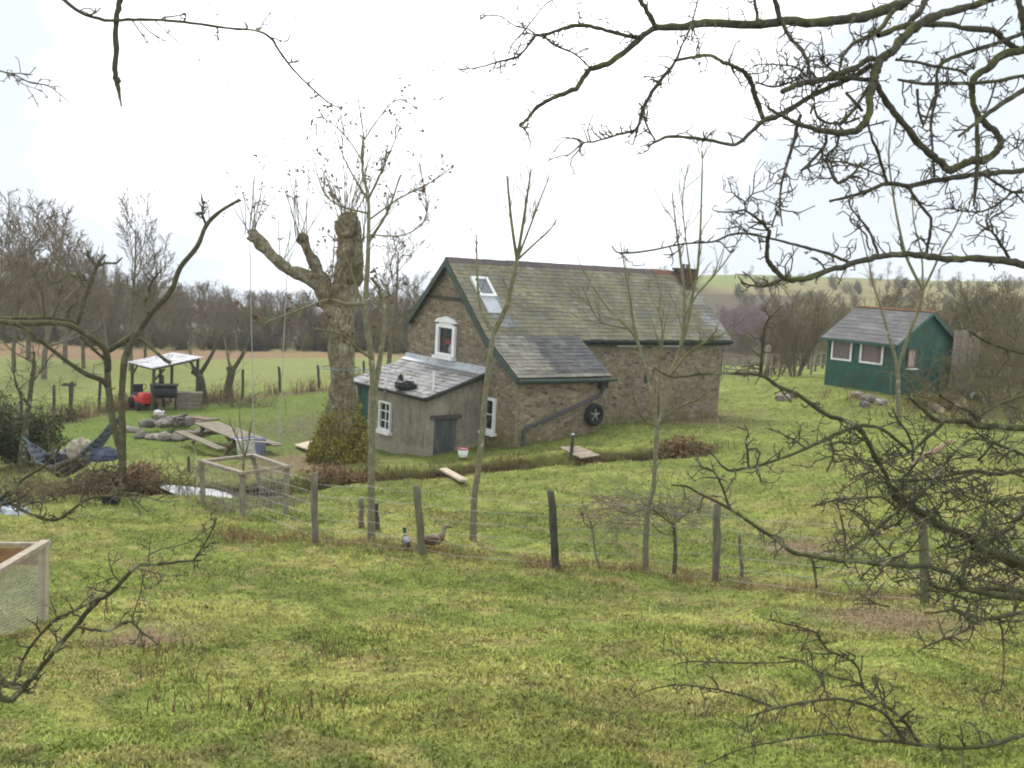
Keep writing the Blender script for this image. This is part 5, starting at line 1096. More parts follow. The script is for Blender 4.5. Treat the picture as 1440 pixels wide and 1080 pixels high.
# right: copse round the shed
RG = "bare trees behind the green shed"
for px, Y, top in ((1120,66,398),(1100,72,415),(1150,62,420),(1180,66,405),(1330,58,392),(1365,54,400),(1395,56,385),(1425,52,395),(1450,50,390),(1300,64,398),(1270,68,395),(1235,70,400),(1345,50,430),(1380,47,440),(1410,46,430),(1440,45,440),(1215,72,410),(1305,55,400),(1320,56,412),(1350,57,398),(1385,50,420),(1400,42,450),(1430,41,460),(1365,44,470),(1380,62,388),(1410,60,392),(1345,66,396),(1160,75,410),(1140,70,405),(1320,48,445)):
    put(int(R_.choice([1,3,0,1])), px, Y, top+R_.uniform(-6, 8), "bare olive-brown tree crowding behind the green shed", RG)
put(4, 1122, 50, 400, "brown many-stemmed bush between the gate and the shed", "bushes by the gate"); put(4, 1098, 54, 418, "lower reddish bush just right of the pale gate post", "bushes by the gate")
# trees on the right skyline
SG = "small trees along the right skyline"
for px, Y, top in ((996,300,373),(1012,300,371),(1050,310,372),(1180,300,372),(1215,300,368),(1240,300,366),(1255,300,372),(1310,280,376),(1340,280,380),(1360,280,384),(1400,260,380),(1430,260,386),(1085,310,380),(1130,300,380),(930,300,370),(920,300,372)): put(int(R_.choice([0,1])), px, Y, top, "small dark tree on the right skyline", SG)
# woods that read as one mass: purple-brown wood in the right valley, hillside wood at the far left
def wood(name, px0, px1, Y0, Y1, n_, H, mat, k_, top=None):
    base = protos[k_]; me = [c for c in base.children if c.name.startswith("crown")][0].data; me2 = [c for c in base.children if c.name.startswith("trunk")][0].data
    def arr(m_):
        v = np.empty(len(m_.vertices)*3, np.float32); m_.vertices.foreach_get("co", v); q = np.empty(len(m_.loops), np.int32); m_.loops.foreach_get("vertex_index", q); return v.reshape(-1, 3), q.reshape(-1, 4)
    v1, q1 = arr(me); v2, q2 = arr(me2); 
    keep = R_.random(len(q1)//9*9//9) < 2; v = np.vstack([v1, v2]); q = np.vstack([q1, q2+len(v1)]); Vs, Qs, o_ = [], [], 0
    for i in range(n_):
        px = R_.uniform(px0, px1); Y = R_.uniform(Y0, Y1); p = at(px, 450, Y); s_ = H*R_.uniform(.75, 1.2)/spec[k_][0]; a = R_.uniform(0, 6.28); c, s = math.cos(a), math.sin(a)
        w = v*s_; w = np.stack([w[:,0]*c-w[:,1]*s, w[:,0]*s+w[:,1]*c, w[:,2]], 1)+np.array([p[0], Y, hz(p[0], Y)-.2]); Vs.append(w); Qs.append(q+o_); o_ += len(v)
    return tag(raw_mesh(name, np.concatenate(Vs), np.concatenate(Qs), mat), kind='stuff')
wood("distant_wood", 1010, 1135, 118, 150, 75, 6.6, MT['twig_purple'], 0)
wood("distant_wood", 1130, 1480, 85, 150, 110, 6.0, MT['twig_olive'], 1)
wood("distant_wood", 1005, 1060, 95, 120, 14, 4.0, MT['twig_olive'], 1)
wood("hill_scrub", 1040, 1480, 150, 270, 110, 5.0, MT['twig_olive'], 3)
wood("hill_scrub", 1000, 1300, 215, 300, 26, 4.0, MT['twig_dark'], 3)
wood("field_hedge", -60, 640, 87, 93, 130, 2.4, MT['twig_dark2'], 3)
wood("distant_wood", -80, 190, 140, 235, 95, 7.0, MT['twig_olive'], 1)
wood("distant_wood", -40, 620, 112, 150, 170, 7.5, MT['twig_brown'], 0)
# evergreen shrub at the left edge
def leafy(T_pts, n_, spread, size, name, mat, parent, seed=3):
    r_ = np.random.default_rng(seed); c = T_pts[r_.integers(0, len(T_pts), n_)]+r_.normal(0, spread, (n_, 3)); a = r_.normal(0, 1, (n_, 3)); a /= np.linalg.norm(a, axis=1)[:, None]; b = r_.normal(0, 1, (n_, 3)); b -= a*(a*b).sum(1)[:, None]; b /= np.linalg.norm(b, axis=1)[:, None]
    s_ = size*r_.uniform(.6, 1.4, (n_, 1)); V = np.stack([c-a*s_, c+b*s_*.5+a*s_*.1, c+a*s_, c-b*s_*.5+a*s_*.1], 1).reshape(-1, 3); return raw_mesh(name, V, np.arange(n_*4).reshape(-1, 4), mat, parent, smooth=False)
p = gpt(20, 655); t = empty("evergreen_shrub", tuple(p), 0, "dense dark evergreen shrub at the left edge of the lawn", "shrub"); T = Tubes(); pts = []
for k in range(46):
    a = R_.uniform(0, 6.28); d = np.array([math.cos(a)*.55, math.sin(a)*.55, R_.uniform(.25, 1.1)]); P_ = [np.array([0,0,.1])]; dd = unit(d); L = R_.uniform(1.0, 2.2)
    for i in range(6): dd = unit(dd+R_.normal(0, .2, 3)); P_.append(P_[-1]+dd*L/6); pts += [P_[-1]]*(1+i)
    T.add(np.array(P_), np.linspace(.03, .008, 7))
T.build("stems", MT['bark_mid'], t); leafy(np.array(pts), 9000, .13, .05, "foliage", MT['leaf_ever'], t)
p = gpt(34, 664); t = empty("mossy_tree", tuple(p), 0, "mossy bare trunk holding the left end of the hammock", "tree"); T = Tubes(); T2 = Tubes()
grow(T, (0,0,-.2), (0.02,0,1), 3.4, .13, 0, prm(n=[0,9,6,4], rmin=.006, **{'from':[.45,.2,.2,.1]}), T2); T.build("trunk", MT['bark_moss'], t); T2.build("crown", MT['twig_dark'], t)
# ------------------------------------------------------------------ helper: trace a limb through sight-line points at real depths
def trace(pts, Y0, Y1=None, sub=4, wob=.0):
    Y1 = Y0 if Y1 is None else Y1; q = np.array(pts, float); s_ = np.r_[0, np.cumsum(np.hypot(*np.diff(q[:, :2], axis=0).T))]; s_ /= s_[-1]; Ys = Y0+(Y1-Y0)*s_
    P = np.array([at(x, y, d) for (x, y), d in zip(q[:, :2], Ys)]); 
    if wob: P[1:-1] += R_.normal(0, wob, P[1:-1].shape)*np.array([0,1,0])
    return catmull(P, sub)
def widths(w, n_, Y): 
    return np.interp(np.linspace(0, 1, n_), np.linspace(0, 1, len(w)), w)/2*Y/FPX
def rand_dir(ax, a, up=.2):
    return unit(ax*math.cos(a)+perp(ax)*math.sin(a)+np.array([0,0,up]))
# ---- pollarded tree with swing
b0 = gpt(478, 648); YP = float(b0[1])+.2
pol = empty("pollard_tree", tuple(b0), 0, "big pollarded tree with mossy swollen base and stubby cut limbs", "tree"); O = np.array(b0); T = Tubes()
def ptrace(T, pts, w, Y0, Y1=None, k=14, sub=4, rough=.0):
    k = k*2; sub = sub*3
    P = trace(pts, Y0, Y1, sub); Yv = np.linspace(Y0, Y1 or Y0, len(P)); R = np.interp(np.linspace(0, 1, len(P)), np.linspace(0, 1, len(w)), w)/2*Yv/FPX
    if rough: R = R*(1+np.interp(np.arange(len(R)), np.arange(0, len(R)+4, 4), R_.normal(0, rough*1.6, len(np.arange(0, len(R)+4, 4)))))
    T.add(P-O, R, k); return P-O
ptrace(T, [(478,665),(478,640),(479,600),(480,560),(481,500),(482,440),(484,400)], [90,68,45,37,34,35,41], YP, YP, 22, 5, .03)
ptrace(T, [(482,430),(487,390),(490,350),(489,312)], [40,32,31,36], YP, YP+.3, 16, 5, .06)
ptrace(T, [(472,440),(450,405),(425,388),(400,376),(376,352),(352,330)], [30,22,18,15,14,19], YP, YP-.8, 14, 4, .06)
ptrace(T, [(458,408),(448,385),(436,360),(424,336)], [21,17,13,18], YP, YP+.5, 14, 4, .06)
ptrace(T, [(496,400),(503,370),(505,340)], [22,16,12], YP, YP-.4, 12, 4, .05)
for pts, w in (([(450,640),(430,655),(408,668)], [26,16,8]), ([(505,645),(520,660),(530,668)], [30,20,8]), ([(470,650),(462,664),(455,676)], [26,18,8])): ptrace(T, pts, w, YP, YP-.7, 8)
r_ = np.random.default_rng(4)
for px, py, s_ in ((352,330,13),(424,335,12),(489,312,24),(505,340,8),(487,322,24),(400,374,13),(470,425,20)):
    c = at(px, py, YP-.3 if px < 420 else YP)-O
    for k in range(7): d = unit(r_.normal(0, 1, 3)); T.add(np.array([c-d*s_*.3/FPX*YP, c+d*s_*.35/FPX*YP, c+d*s_*.6/FPX*YP]), np.array([.55,.5,.2])*s_/FPX*YP, 7)
def gnarl(T):
    for i, v in enumerate(T.V):
        u_ = fbm(v[:, 0]*4.2+v[:, 2]*.7+7, v[:, 1]*4.2+v[:, 2]*1.1, 300, 3)-.5; w = fbm(v[:, 0]*3.1+v[:, 2]*2.2, v[:, 1]*3.3-v[:, 2]*1.9+5, 310, 3)-.5; ri = fbm(np.arctan2(v[:, 1], v[:, 0])*5, v[:, 2]*.7, 320, 2)-.5
        T.V[i] = v+np.stack([u_*.20+v[:, 0]*ri*.18, w*.20+v[:, 1]*ri*.18, (u_+w)*.08], -1)
gnarl(T); T.build("trunk", MT['bark_poll'], pol)
# ivy and moss round the swollen foot
pts = []
for k in range(1500):
    a = r_.uniform(0, 6.28); h = abs(r_.normal(.55, .42)); rad = np.interp(h, [0,.5,1,1.5,2], [.88,.74,.60,.50,.44]); pts.append((rad*math.cos(a), rad*math.sin(a)-.02, h))
pts = np.array(pts); pts = pts[(pts[:, 0] > -.55) | (pts[:, 2] < .55)]; leafy(pts, 9000, .06, .042, "ivy", MT['ivy'], pol, 5)
T = Tubes(); lp = []
for px, py, n_, Ls in ((352,328,12,(60,130)),(424,333,10,(70,140)),(489,312,22,(80,190)),(505,338,8,(60,150)),(400,372,4,(40,90)),(445,400,6,(50,110)),(470,420,6,(60,150))):
    for k in range(n_):
        c = at(px+r_.uniform(-8, 8), py+r_.uniform(-4, 8), YP+r_.uniform(-.3, .3))-O; d = unit(np.array([r_.normal(0, .42), r_.normal(0, .42), 1])); L = r_.uniform(*Ls)/FPX*YP; P_ = [c]
        for i in range(5): d = unit(d+r_.normal(0, .10, 3)+np.array([0,0,.05])); P_.append(P_[-1]+d*L/5)
        P_ = np.array(P_); T.add(P_, np.linspace(.014, .005, 6), 4)
        for c2 in range(int(r_.integers(2, 6))):
            i = int(r_.integers(2, 6)); d2 = unit(d+r_.normal(0, .6, 3)); q = P_[i]+d2*L*r_.uniform(.1, .3); T.add(np.array([P_[i], (P_[i]+q)/2+r_.normal(0, .01, 3), q]), np.array([.006,.005,.004]), 3); lp += [q]*(1 if r_.random() < .55 else 0)
T.build("shoots", MT['twig_brown'], pol); leafy(np.array(lp), 420, .06, .05, "dead_leaves", MT['leaf_dead'], pol, 6)
mb = MB(); cc = at(480, 518, YP)-O
mb.tube([cc+np.array([.53*math.cos(a), .53*math.sin(a), .012*math.sin(3*a)]) for a in np.linspace(0, 2*math.pi, 28)], .014, 5); mb.tube([cc+np.array([.5,-.15,0]), at(520,520,YP-.6)-O, at(560,527,YP+.3)-O], .010, 5)
o = mb.build("rope", MT['blue_rope'], None); o.location = tuple(O); tag(o, "blue rope tied around the pollard trunk", "rope")
# ---- saplings
def sapling(name, label, foot, trunk, w, forks, nt_, leaves=0, Y=None, twig=(.25,.7), mat='bark_sap', thin=.004, leafpts=None, group=None, crown_up=.25):
    f = gpt(*foot); Yv = float(f[1]) if Y is None else Y; t = empty(name, tuple(f), 0, label, "tree", group); O_ = np.array(f); T, T2 = Tubes(), Tubes(); lines = []
    P = trace([foot]+list(trunk), Yv, Yv, 4)-O_; P = np.vstack([P[0]-np.array([0,0,.12]), P]); R = widths(w, len(P), Yv); T.add(P, R, 10); lines.append((P, R))
    for pts, ww, dY in forks:
        q = trace(pts, Yv, Yv+dY, 4)-O_; r2 = widths(ww, len(q), Yv); (T if max(ww) > 5 else T2).add(q, np.maximum(r2, thin*.8)); lines.append((q, r2))
    lp = []
    for k in range(nt_):
        q, r2 = lines[int(R_.integers(0, len(lines)))]; i = int(R_.integers(len(q)//3 if len(lines) > 1 and q is not P else int(len(q)*.45), len(q)-1)); ax = unit(q[i+1]-q[i]); d = rand_dir(ax, R_.uniform(.35, .9), crown_up); L = R_.uniform(*twig); P_ = [q[i]]
        for s_ in range(5): d = unit(d+R_.normal(0, .13, 3)+np.array([0,0,.06])); P_.append(P_[-1]+d*L/5)
        P_ = np.array(P_); T2.add(P_, np.linspace(max(thin, min(r2[i]*.6, .009)), thin*.7, 6), 4); lp += [P_[3], P_[5], P_[5]]
        for c in range(int(R_.integers(1, 4))):
            j = int(R_.integers(1, 5)); d2 = rand_dir(unit(P_[j+1]-P_[j]), R_.uniform(.4, .9), .15); q2 = P_[j]+d2*L*R_.uniform(.2, .5); T2.add(np.array([P_[j], (P_[j]+q2)/2+R_.normal(0, .008, 3), q2]), np.array([thin, thin*.85, thin*.6]), 3); lp.append(q2)
    T.build("trunk", MT[mat], t); T2.build("crown", MT['twig_sap'], t)
    if leaves: leafy(np.array(lp), leaves, .035, .042, "dead_leaves", MT['leaf_dead'], t, 11)
    return t
sapling("sapling", "tall slender sapling with sparse dead leaves in front of the pollard", (522,757),
  [(522,693),(523,627),(525,560),(522,500),(514,440),(517,373),(518,340),(518,280),(510,240),(511,190),(503,135)], [13,10.5,9.5,9,8.5,7.5,6.5,5,3.5,2.5,1.8],
  [([(525,560),(535,500),(541,450),(535,410),(522,390)],[9,7,6,5,4],.4), ([(518,282),(500,253),(483,220),(470,180)],[4,3,2,1.5],.4), ([(518,280),(535,245),(547,217),(565,175)],[4,3,2,1.5],-.4), ([(518,340),(540,307),(552,280),(562,248)],[5,4,3,2],.5), ([(513,427),(487,427),(463,422),(440,428),(410,440),(367,455)],[6,5,4,3,3,2],-1.2), ([(514,440),(500,400),(490,370),(470,330)],[4,3,2,2],.6), ([(525,505),(505,492),(480,470),(440,462)],[5,4,3,2],-.9), ([(518,300),(480,290),(455,270),(440,220)],[3,3,2,1.5],.7), ([(518,310),(560,280),(600,260),(628,242)],[3,2.5,2,1.5],.6), ([(510,200),(530,170),(560,140),(598,160)],[2.5,2,2,1.5],.3),([(512,230),(485,190),(450,165),(445,190)],[2.5,2,1.5,1.5],-.3),([(515,330),(570,330),(600,300),(590,230)],[2.5,2,2,1.5],.5)],
  170, 460, twig=(.15,.75), thin=.0036)
sapling("sapling", "slim forked sapling in front of the cottage gable", (665,759),
  [(667,700),(674,650),(682,560),(689,500),(694,468)], [11,9,8,7.5,7],
  [([(694,468),(681,447),(674,423),(671,385),(670,330)],[6,5,4,3,2],.3), ([(694,468),(702,452),(713,428),(720,398),(727,366)],[8,8,7,6,6],-.2), ([(727,366),(719,310),(713,247)],[5,4,2.5],-.2), ([(727,366),(737,305),(747,237)],[5,4,2],-.3), ([(727,366),(745,320),(760,280),(772,250)],[4,3,2.5,1.5],-.1), ([(727,366),(755,340),(772,325),(783,308)],[4,3,2,1.5],.2), ([(700,460),(706,440),(720,430)],[3,2,1.5],.2)], 34, 0, twig=(.15,.6))
C_f = [(870,450),(840,400)]
sapling("sapling", "pollarded sapling with many upright shoots in front of the long wall", (908,802),
  [(908,760),(911,717),(918,690),(921,655),(924,600)], [10,8.5,7,6.5,6.5,8],
  [([(924,602),(938,560),(943,527),(957,490),(962,445),(961,398),(952,330),(945,270)],[9,8,7,6,5,4,3,1.5],.2), ([(924,602),(915,540),(905,510),(897,482),(884,462),(858,437),(835,405),(819,379)],[8,7,6,5,4,3,2.5,1.5],.3), ([(897,480),(890,450),(886,418),(879,379),(872,340)],[4,4,3,2,1.5],.2), ([(943,527),(965,500),(990,482),(1010,470)],[5,4,3,2],-.3), ([(957,490),(968,450),(975,410),(981,380),(985,320),(987,260),(988,213)],[5,5,4,4,3,2.5,1.5],-.1), ([(962,445),(980,415),(1000,392),(1022,365),(1050,320)],[3.5,3,3,2,1.5],.2), ([(924,600),(905,590),(890,560),(878,570)],[4,3,2,1.5],-.3), ([(926,600),(950,575),(985,560),(1005,545)],[4,3,2,1.5],-.3), ([(924,600),(928,520),(932,470),(925,430)],[4,3,2,1.5],.5), ([(924,604),(935,590),(975,560),(1000,555)],[3,2.5,2,1.5],.5),([(884,462),(850,455),(835,440),(820,405)],[3,2,2,1.5],.3),([(975,410),(965,340),(960,280),(968,230)],[3,2,2,1.2],.2)], 95, 0, twig=(.2,.8), thin=.0036)
sapling("sapling", "pale birch-like sapling with orange guard at the shed's corner", (1265,602),
  [(1263,560),(1262,520),(1255,490),(1248,465)], [9,7,6,5,4],
  [([(1248,465),(1238,430),(1228,400),(1222,370)],[4,3,2.5,2],.3), ([(1262,520),(1275,480),(1290,440),(1298,408)],[5,5,4.5,4],.2), ([(1298,408),(1283,380),(1273,356),(1264,318),(1257,280),(1250,225),(1252,180)],[4.5,4.5,4,3.5,3,2.5,1.5],.2), ([(1298,408),(1312,380),(1325,350),(1340,325),(1352,300),(1357,285)],[4,3.5,3,2.5,2,1.5],.2), ([(1298,408),(1296,360),(1285,310),(1282,260)],[3,2.5,2,1.5],.4), ([(1222,370),(1212,330),(1205,290)],[2,1.5,1.2],.2)], 34, 0, twig=(.3,1.0), thin=.007)
mb = MB(); f = gpt(1265,602); mb.tube([f+np.array([0,0,-.1]), f+np.array([0,0,.25]), f+np.array([-.02,0,.5])], [.15,.13,.10], 10); 
sapling("sapling", "thin young tree growing inside the square timber pen", (341,712), [(341,690),(342,660),(343,640),(340,610),(336,585)], [6,5,4,3,2,1.5],
  [([(343,640),(335,620),(326,600),(322,585)],[3,2,2,1],.2), ([(343,645),(350,620),(352,600),(356,590)],[3,2,2,1],.2)], 12, 0, twig=(.2,.5))
sapling("sapling", "tiny white-tipped whip planted left of the brush on the fence", (842,797), [(836,770),(833,745),(826,722),(818,705)], [4,3,3,2,1.5], [([(833,745),(822,735),(815,712)],[2.5,2,1],.1)], 8, 0, twig=(.1,.3))
sapling("sapling", "short dark-stemmed young tree between the two right fence posts", (948,806), [(950,775),(948,745),(946,735)], [7,6,5,5], [([(947,738),(930,725),(910,712)],[4,3,2],.2), ([(948,736),(965,722),(990,712)],[4,3,2],.2), ([(948,742),(940,752),(925,745)],[3,2,2],-.2)], 26, 0, twig=(.2,.5), mat='bark_mid')
# brush caught along the fence
f = gpt(910, 795); t = empty("brushwood", tuple(f), 0, "tangle of thin grey brushwood caught along the fence wire", "brush"); T = Tubes(); O_ = np.array(f)
for k in range(420):
    a = at(R_.uniform(835, 1000), R_.normal(716, 13)+ (6 if k % 2 else -4), float(f[1])+R_.normal(0, .25)); d = unit(np.array([R_.normal(0, 1), R_.normal(0, .5), R_.normal(0, .28)])); L = R_.uniform(.25, .9); P_ = [a-O_]
    for i in range(5): d = unit(d+R_.normal(0, .25, 3)); P_.append(P_[-1]+d*L/5)
    T.add(np.array(P_), np.linspace(.0042, .0022, 6), 3)
T.build("twigs", mottled("grey_brush", (.12,.10,.085), (.23,.195,.165), 5), t)
# heaps of dead bracken
def heap(px, py, rx, rz, name, label, n_, mat, cat="heap", ls=.05):
    f = gpt(px, py); t = empty(name, tuple(f), 0, label, cat); r2 = np.random.default_rng(int(px)); T = Tubes()
    for k in range(n_):
        a = np.array([r2.normal(0, rx*.45), r2.normal(0, .3), 0]); a[2] = rz*max(.05, 1-(a[0]/rx)**2)*r2.random(); d = unit(r2.normal(0, 1, 3)*np.array([1,1,.6])); L = r2.uniform(.12, .4); P_ = np.array([a-d*L/2, a+r2.normal(0, .03, 3), a+d*L/2]); T.add(P_, np.array([.008,.007,.004]), 3)
    T.build("stalks", mat, t); pts = np.array([(lambda x: (x, r2.normal(0, .3), rz*max(.05, 1-(x/rx)**2)*r2.random()))(r2.normal(0, rx*.45)) for _ in range(300)]); leafy(pts, n_*5, .05, ls, "fronds", mat, t, 7)
heap(965, 642, 1.1, .5, "bracken_heap", "heap of dead pinkish-brown bracken on the ditch bank right of the boards", 160, MT['bracken'])
heap(200, 676, .55, .42, "bracken_heap", "orange-brown dead fern clump beside the stream at left", 90, mottled("orange_fern", (.17,.10,.05), (.33,.20,.105), 5), "fern")
heap(1300, 572, .9, .5, "fern_clump", "yellow-orange fern clump at the foot of the shed's side", 80, mottled("yellow_fern", (.22,.13,.03), (.36,.24,.06), 5), "fern")
heap(1098, 525, .9, 1.0, "fern_clump", "tall yellowing grass clump right of the gate post", 110, mottled("yellow_grass", (.24,.19,.07), (.36,.30,.13), 5), "grass clump")
heap(150, 640+38, .9, .35, "bracken_heap", "low brown brush pile under the hammock's right end", 90, MT['twig_brown'], "brush")
heap(470, 672, 1.2, .28, "bracken_heap", "brown dead growth on the ditch bank below the pollard", 130, MT['bracken'], "bracken", .035)
# ---- old apple tree on the left lawn
f = gpt(171, 684); YM = float(f[1]); ap = empty("apple_tree", tuple(f), 0, "gnarled old bare apple tree with long crooked limbs on the left lawn", "tree"); O = np.array(f); T, T2 = Tubes(), Tubes(); L_ = []
def al(pts, w, Y0=0, Y1=0, k=9):
    P = trace(pts, YM+Y0, YM+Y1, 4)-O; R = widths(w, len(P), YM)*(1+R_.normal(0, .05, len(P))); T.add(P, R, k); L_.append((P, R))
al([(171,690),(172,640),(171,573),(172,540),(175,507),(182,488),(196,465)], [12,11,10,9.5,9.5,9,7.5])
al([(171,640),(160,600),(156,577),(152,540),(150,507),(147,493)], [10,10,10,9.5,9,8], 0, .8)
al([(150,495),(172,481),(193,467),(213,440),(240,410),(253,377),(277,347),(290,317),(310,297),(337,281)], [9,9,9,8,7.5,7,6.5,6,5,4], .8, -1.0)
al([(-25,450),(0,452),(33,455),(67,454),(97,457),(120,470),(140,483),(150,497),(152,520)], [6,7,8,7,8,8,8,9,10], -1.5, .6)
al([(-15,447),(40,447),(73,447),(103,453),(112,466)], [4,5,5,6,6], -1.2, .3)
al([(20,455),(43,467),(67,487),(97,510),(123,527),(147,537),(155,560)], [4,5,5,6,7,8,9], -1.6, .7)
al([(110,455),(117,427),(127,400),(137,373),(148,358)], [5,5,5,5,3.5], .2, 0); al([(136,375),(127,364),(124,352)], [4,3,2]); al([(137,374),(150,370),(163,370),(172,362)], [4,3.5,3,2])
al([(93,452),(97,435),(108,420),(106,408)], [4,3.5,3,2]); al([(63,446),(58,415),(53,393),(45,385)], [3.5,3,2.5,2], -1, -1.2); al([(75,446),(84,420),(87,400)], [3,2.5,2], -1, -.8); al([(70,398),(84,397)], [3,2])
al([(207,440),(203,422),(190,410),(186,402)], [5,4,3,2], 0, .4); al([(204,424),(213,397),(227,380)], [4,3.5,2], 0, -.4); al([(290,317),(283,300),(276,302)], [4,3,2], -.8, -1); al([(284,302),(287,283)], [3,2], -.9, -1)
al([(187,473),(203,480),(217,493),(232,506),(240,510)], [5,5,5,5,6], .3, .3); al([(113,473),(130,490),(147,505)], [4,4,4], .2, .6); al([(100,385),(113,393),(121,394)], [4,4,3], .1, 0)
for k in range(300):
    q, r2 = L_[int(R_.integers(1, len(L_)))]; i = int(R_.integers(1, len(q)-1)); ax = unit(q[i+1]-q[i]); d = rand_dir(ax, R_.uniform(.7, 1.5), .35); L = R_.uniform(.08, .5)*R_.uniform(.5, 1); P_ = [q[i]]
    for s_ in range(4): d = unit(d+R_.normal(0, .25, 3)); P_.append(P_[-1]+d*L/4)
    T2.add(np.array(P_), np.linspace(.012, .006, 5), 4)
T.build("trunk", MT['bark_mid'], ap); T2.build("crown", MT['twig_dark'], ap)
# thin bare trees by the far fence
for foot, tr, lab in (((322,563),[(321,545),(325,525),(323,515)],"stumpy mossy trunk at the far fence left of the swing"),((285,566),[(284,545),(280,528),(272,520)],"short broad trunk at the far fence beside the shelter")):
    sapling("stump_tree", lab, foot, tr, [14,12,11,12], [([tr[1],(tr[1][0]+18,tr[1][1]-30),(tr[1][0]+30,tr[1][1]-60)],[7,5,3],.3), ([tr[2],(tr[2][0]-8,tr[2][1]-40)],[4,2],.2)], 14, 0, twig=(.4,1.3), mat='bark_mid', thin=.008)

def bramble(px, py, rx, hgt, n_, label, name="bramble", seed=1, mat='twig_olive', dy=.8):
    f = gpt(px, py); t = empty(name, tuple(f), 0, label, "brambles"); r2 = np.random.default_rng(seed); T = Tubes()
    for k in range(n_):
        a = r2.uniform(0, 6.28); p = np.array([r2.normal(0, rx*.5), r2.normal(0, dy*.5), 0]); d = unit(np.array([math.cos(a)*.7, math.sin(a)*.4, 1.2])); L = hgt*r2.uniform(.7, 1.7); P_ = [p]
        for i in range(7): d = unit(d+r2.normal(0, .16, 3)-np.array([0,0,.16])); P_.append(P_[-1]+d*L/7)
        T.add(np.array(P_), np.linspace(.011, .005, 8), 4)
        for c in range(5):
            j = int(r2.integers(2, 7)); q = P_[j]+unit(r2.normal(0, 1, 3)+np.array([0,0,.3]))*r2.uniform(.15, .5); T.add(np.array([P_[j], (P_[j]+q)/2+r2.normal(0, .03, 3), q]), np.array([.006,.005,.004]), 3)
    T.build("stems", MT[mat], t); return t
bramble(1312, 572, 1.2, 1.9, 75, "olive bramble tangle covering the green shed's side wall", seed=3)
bramble(1400, 566, 1.8, 2.6, 150, "tall dense bramble thicket right of the log pile", seed=4, dy=2)
bramble(1455, 590, 1.6, 2.4, 110, "bramble thicket at the right edge beyond the hawthorn", seed=5, dy=2)
bramble(1360, 600, 1.3, .9, 70, "low bramble patch on the grass in front of the logs", seed=6, mat='twig_brown')

bramble(70, 705, 1.5, .8, 70, "low brown bramble tangle under the left end of the hammock", seed=7, mat='twig_brown', dy=.8)
bramble(215, 690, 1.3, .7, 60, "low bramble tangle on the stream bank between the hammock and the pen", seed=8, mat='twig_brown', dy=.5)
bramble(20, 600, 1.6, 1.6, 70, "dark bramble growth behind the evergreen shrub", seed=9, mat='twig_dark', dy=.8)
bramble(330, 572, 1.6, .9, 60, "low bramble growth along the far fence behind the swing", seed=10, mat='twig_brown', dy=.4)
# ------------------------------------------------------------------ the near trees whose limbs hang into view
R_ = np.random.default_rng(2024)
class NearTree:
    def __init__(s, name, label, root_xy, mat_l, mat_t, wf=.9):
        s.t = empty(name, (root_xy[0], root_xy[1], hz(*root_xy)), 0, label, "tree"); s.O = np.array(s.t.location); s.T = Tubes(); s.T2 = Tubes(); s.lines = []; s.wf = wf; s.mats = (mat_l, mat_t)
    def limb(s, pts, w, Y0, Y1=None, spur=1.0, sub=4, k=None, thin=False):
        Y1 = Y0 if Y1 is None else Y1; P = trace(pts, Y0, Y1, sub)-s.O; n_ = len(P); Yv = np.linspace(Y0, Y1, n_)
        R = np.interp(np.linspace(0, 1, n_), np.linspace(0, 1, len(w)), w)/2*Yv/FPX*s.wf
        if n_ > 4: 
            kn = R_.normal(0, .07, n_); R = R*(1+kn); P[1:-1] += R_.normal(0, .05, (n_-2, 3))*R[1:-1, None]*3
        (s.T if max(w) > 3.2 else s.T2).add(P, R, k or (8 if max(w) > 6 else 6 if max(w) > 3.2 else 4)); s.lines.append((P, R, spur))
        return P
    def to_trunk(s, end, w, Y, base, h):
        """carry a limb on from the edge of view to the trunk"""
        a = at(end[0], end[1], Y)-s.O; b = np.array([base[0]-s.O[0], base[1]-s.O[1], h]); m_ = (a+b)/2+np.array([0,0,.12]); P = catmull([a, m_, b], 5); s.T.add(P, np.linspace(w/2*Y/FPX, w/2*Y/FPX*1.9, len(P)), 9)
    def spurs(s, density=14, lmin=.04, lmax=.22, r0=.0042, up=.12):
        """thorny spur shoots: short kinked twiglets with swollen joints"""
        for P, R, sp in s.lines:
            if sp <= 0: continue
            seg = np.linalg.norm(np.diff(P, axis=0), axis=1); L = seg.sum(); cum = np.r_[0, np.cumsum(seg)]
            for c in range(int(density*L*sp*R_.uniform(.8, 1.2)+R_.random())):
                u_ = R_.random()*L; i = min(len(seg)-1, int(np.searchsorted(cum, u_)-1)); i = max(0, i); q = P[i]+(P[i+1]-P[i])*((u_-cum[i])/seg[i]); ax = unit(P[i+1]-P[i])
                s.shoot(q, rand_dir(ax, R_.uniform(.6, 1.5), up), R_.uniform(lmin, lmax)*R_.uniform(.4, 1), min(r0*R_.uniform(.7, 1.1), R[i]*.8), 0)
    def shoot(s, p, d, L, r, lv):
        n_ = max(3, int(L/.03)+1); n_ = min(n_, 6); P_ = [p]
        for i in range(n_): d = unit(d+R_.normal(0, .34, 3)); P_.append(P_[-1]+d*L/n_)
        P_ = np.array(P_); rr = np.linspace(r, r*.5, n_+1)*(1+.25*R_.random(n_+1)); rr[-1] = r*.75; s.T2.add(P_, np.maximum(rr, .0012), 4)
        if lv < 2:
            for c in range(int(R_.integers(1, 4)) if lv == 0 else int(R_.integers(0, 3))):
                j = int(R_.integers(1, n_+1)); s.shoot(P_[j], rand_dir(d, R_.uniform(.5, 1.3), .1), L*R_.uniform(.25, .6), r*.72, lv+1)
    def done(s):
        s.T.build("trunk", s.mats[0], s.t); s.T2.build("crown", s.mats[1], s.t)
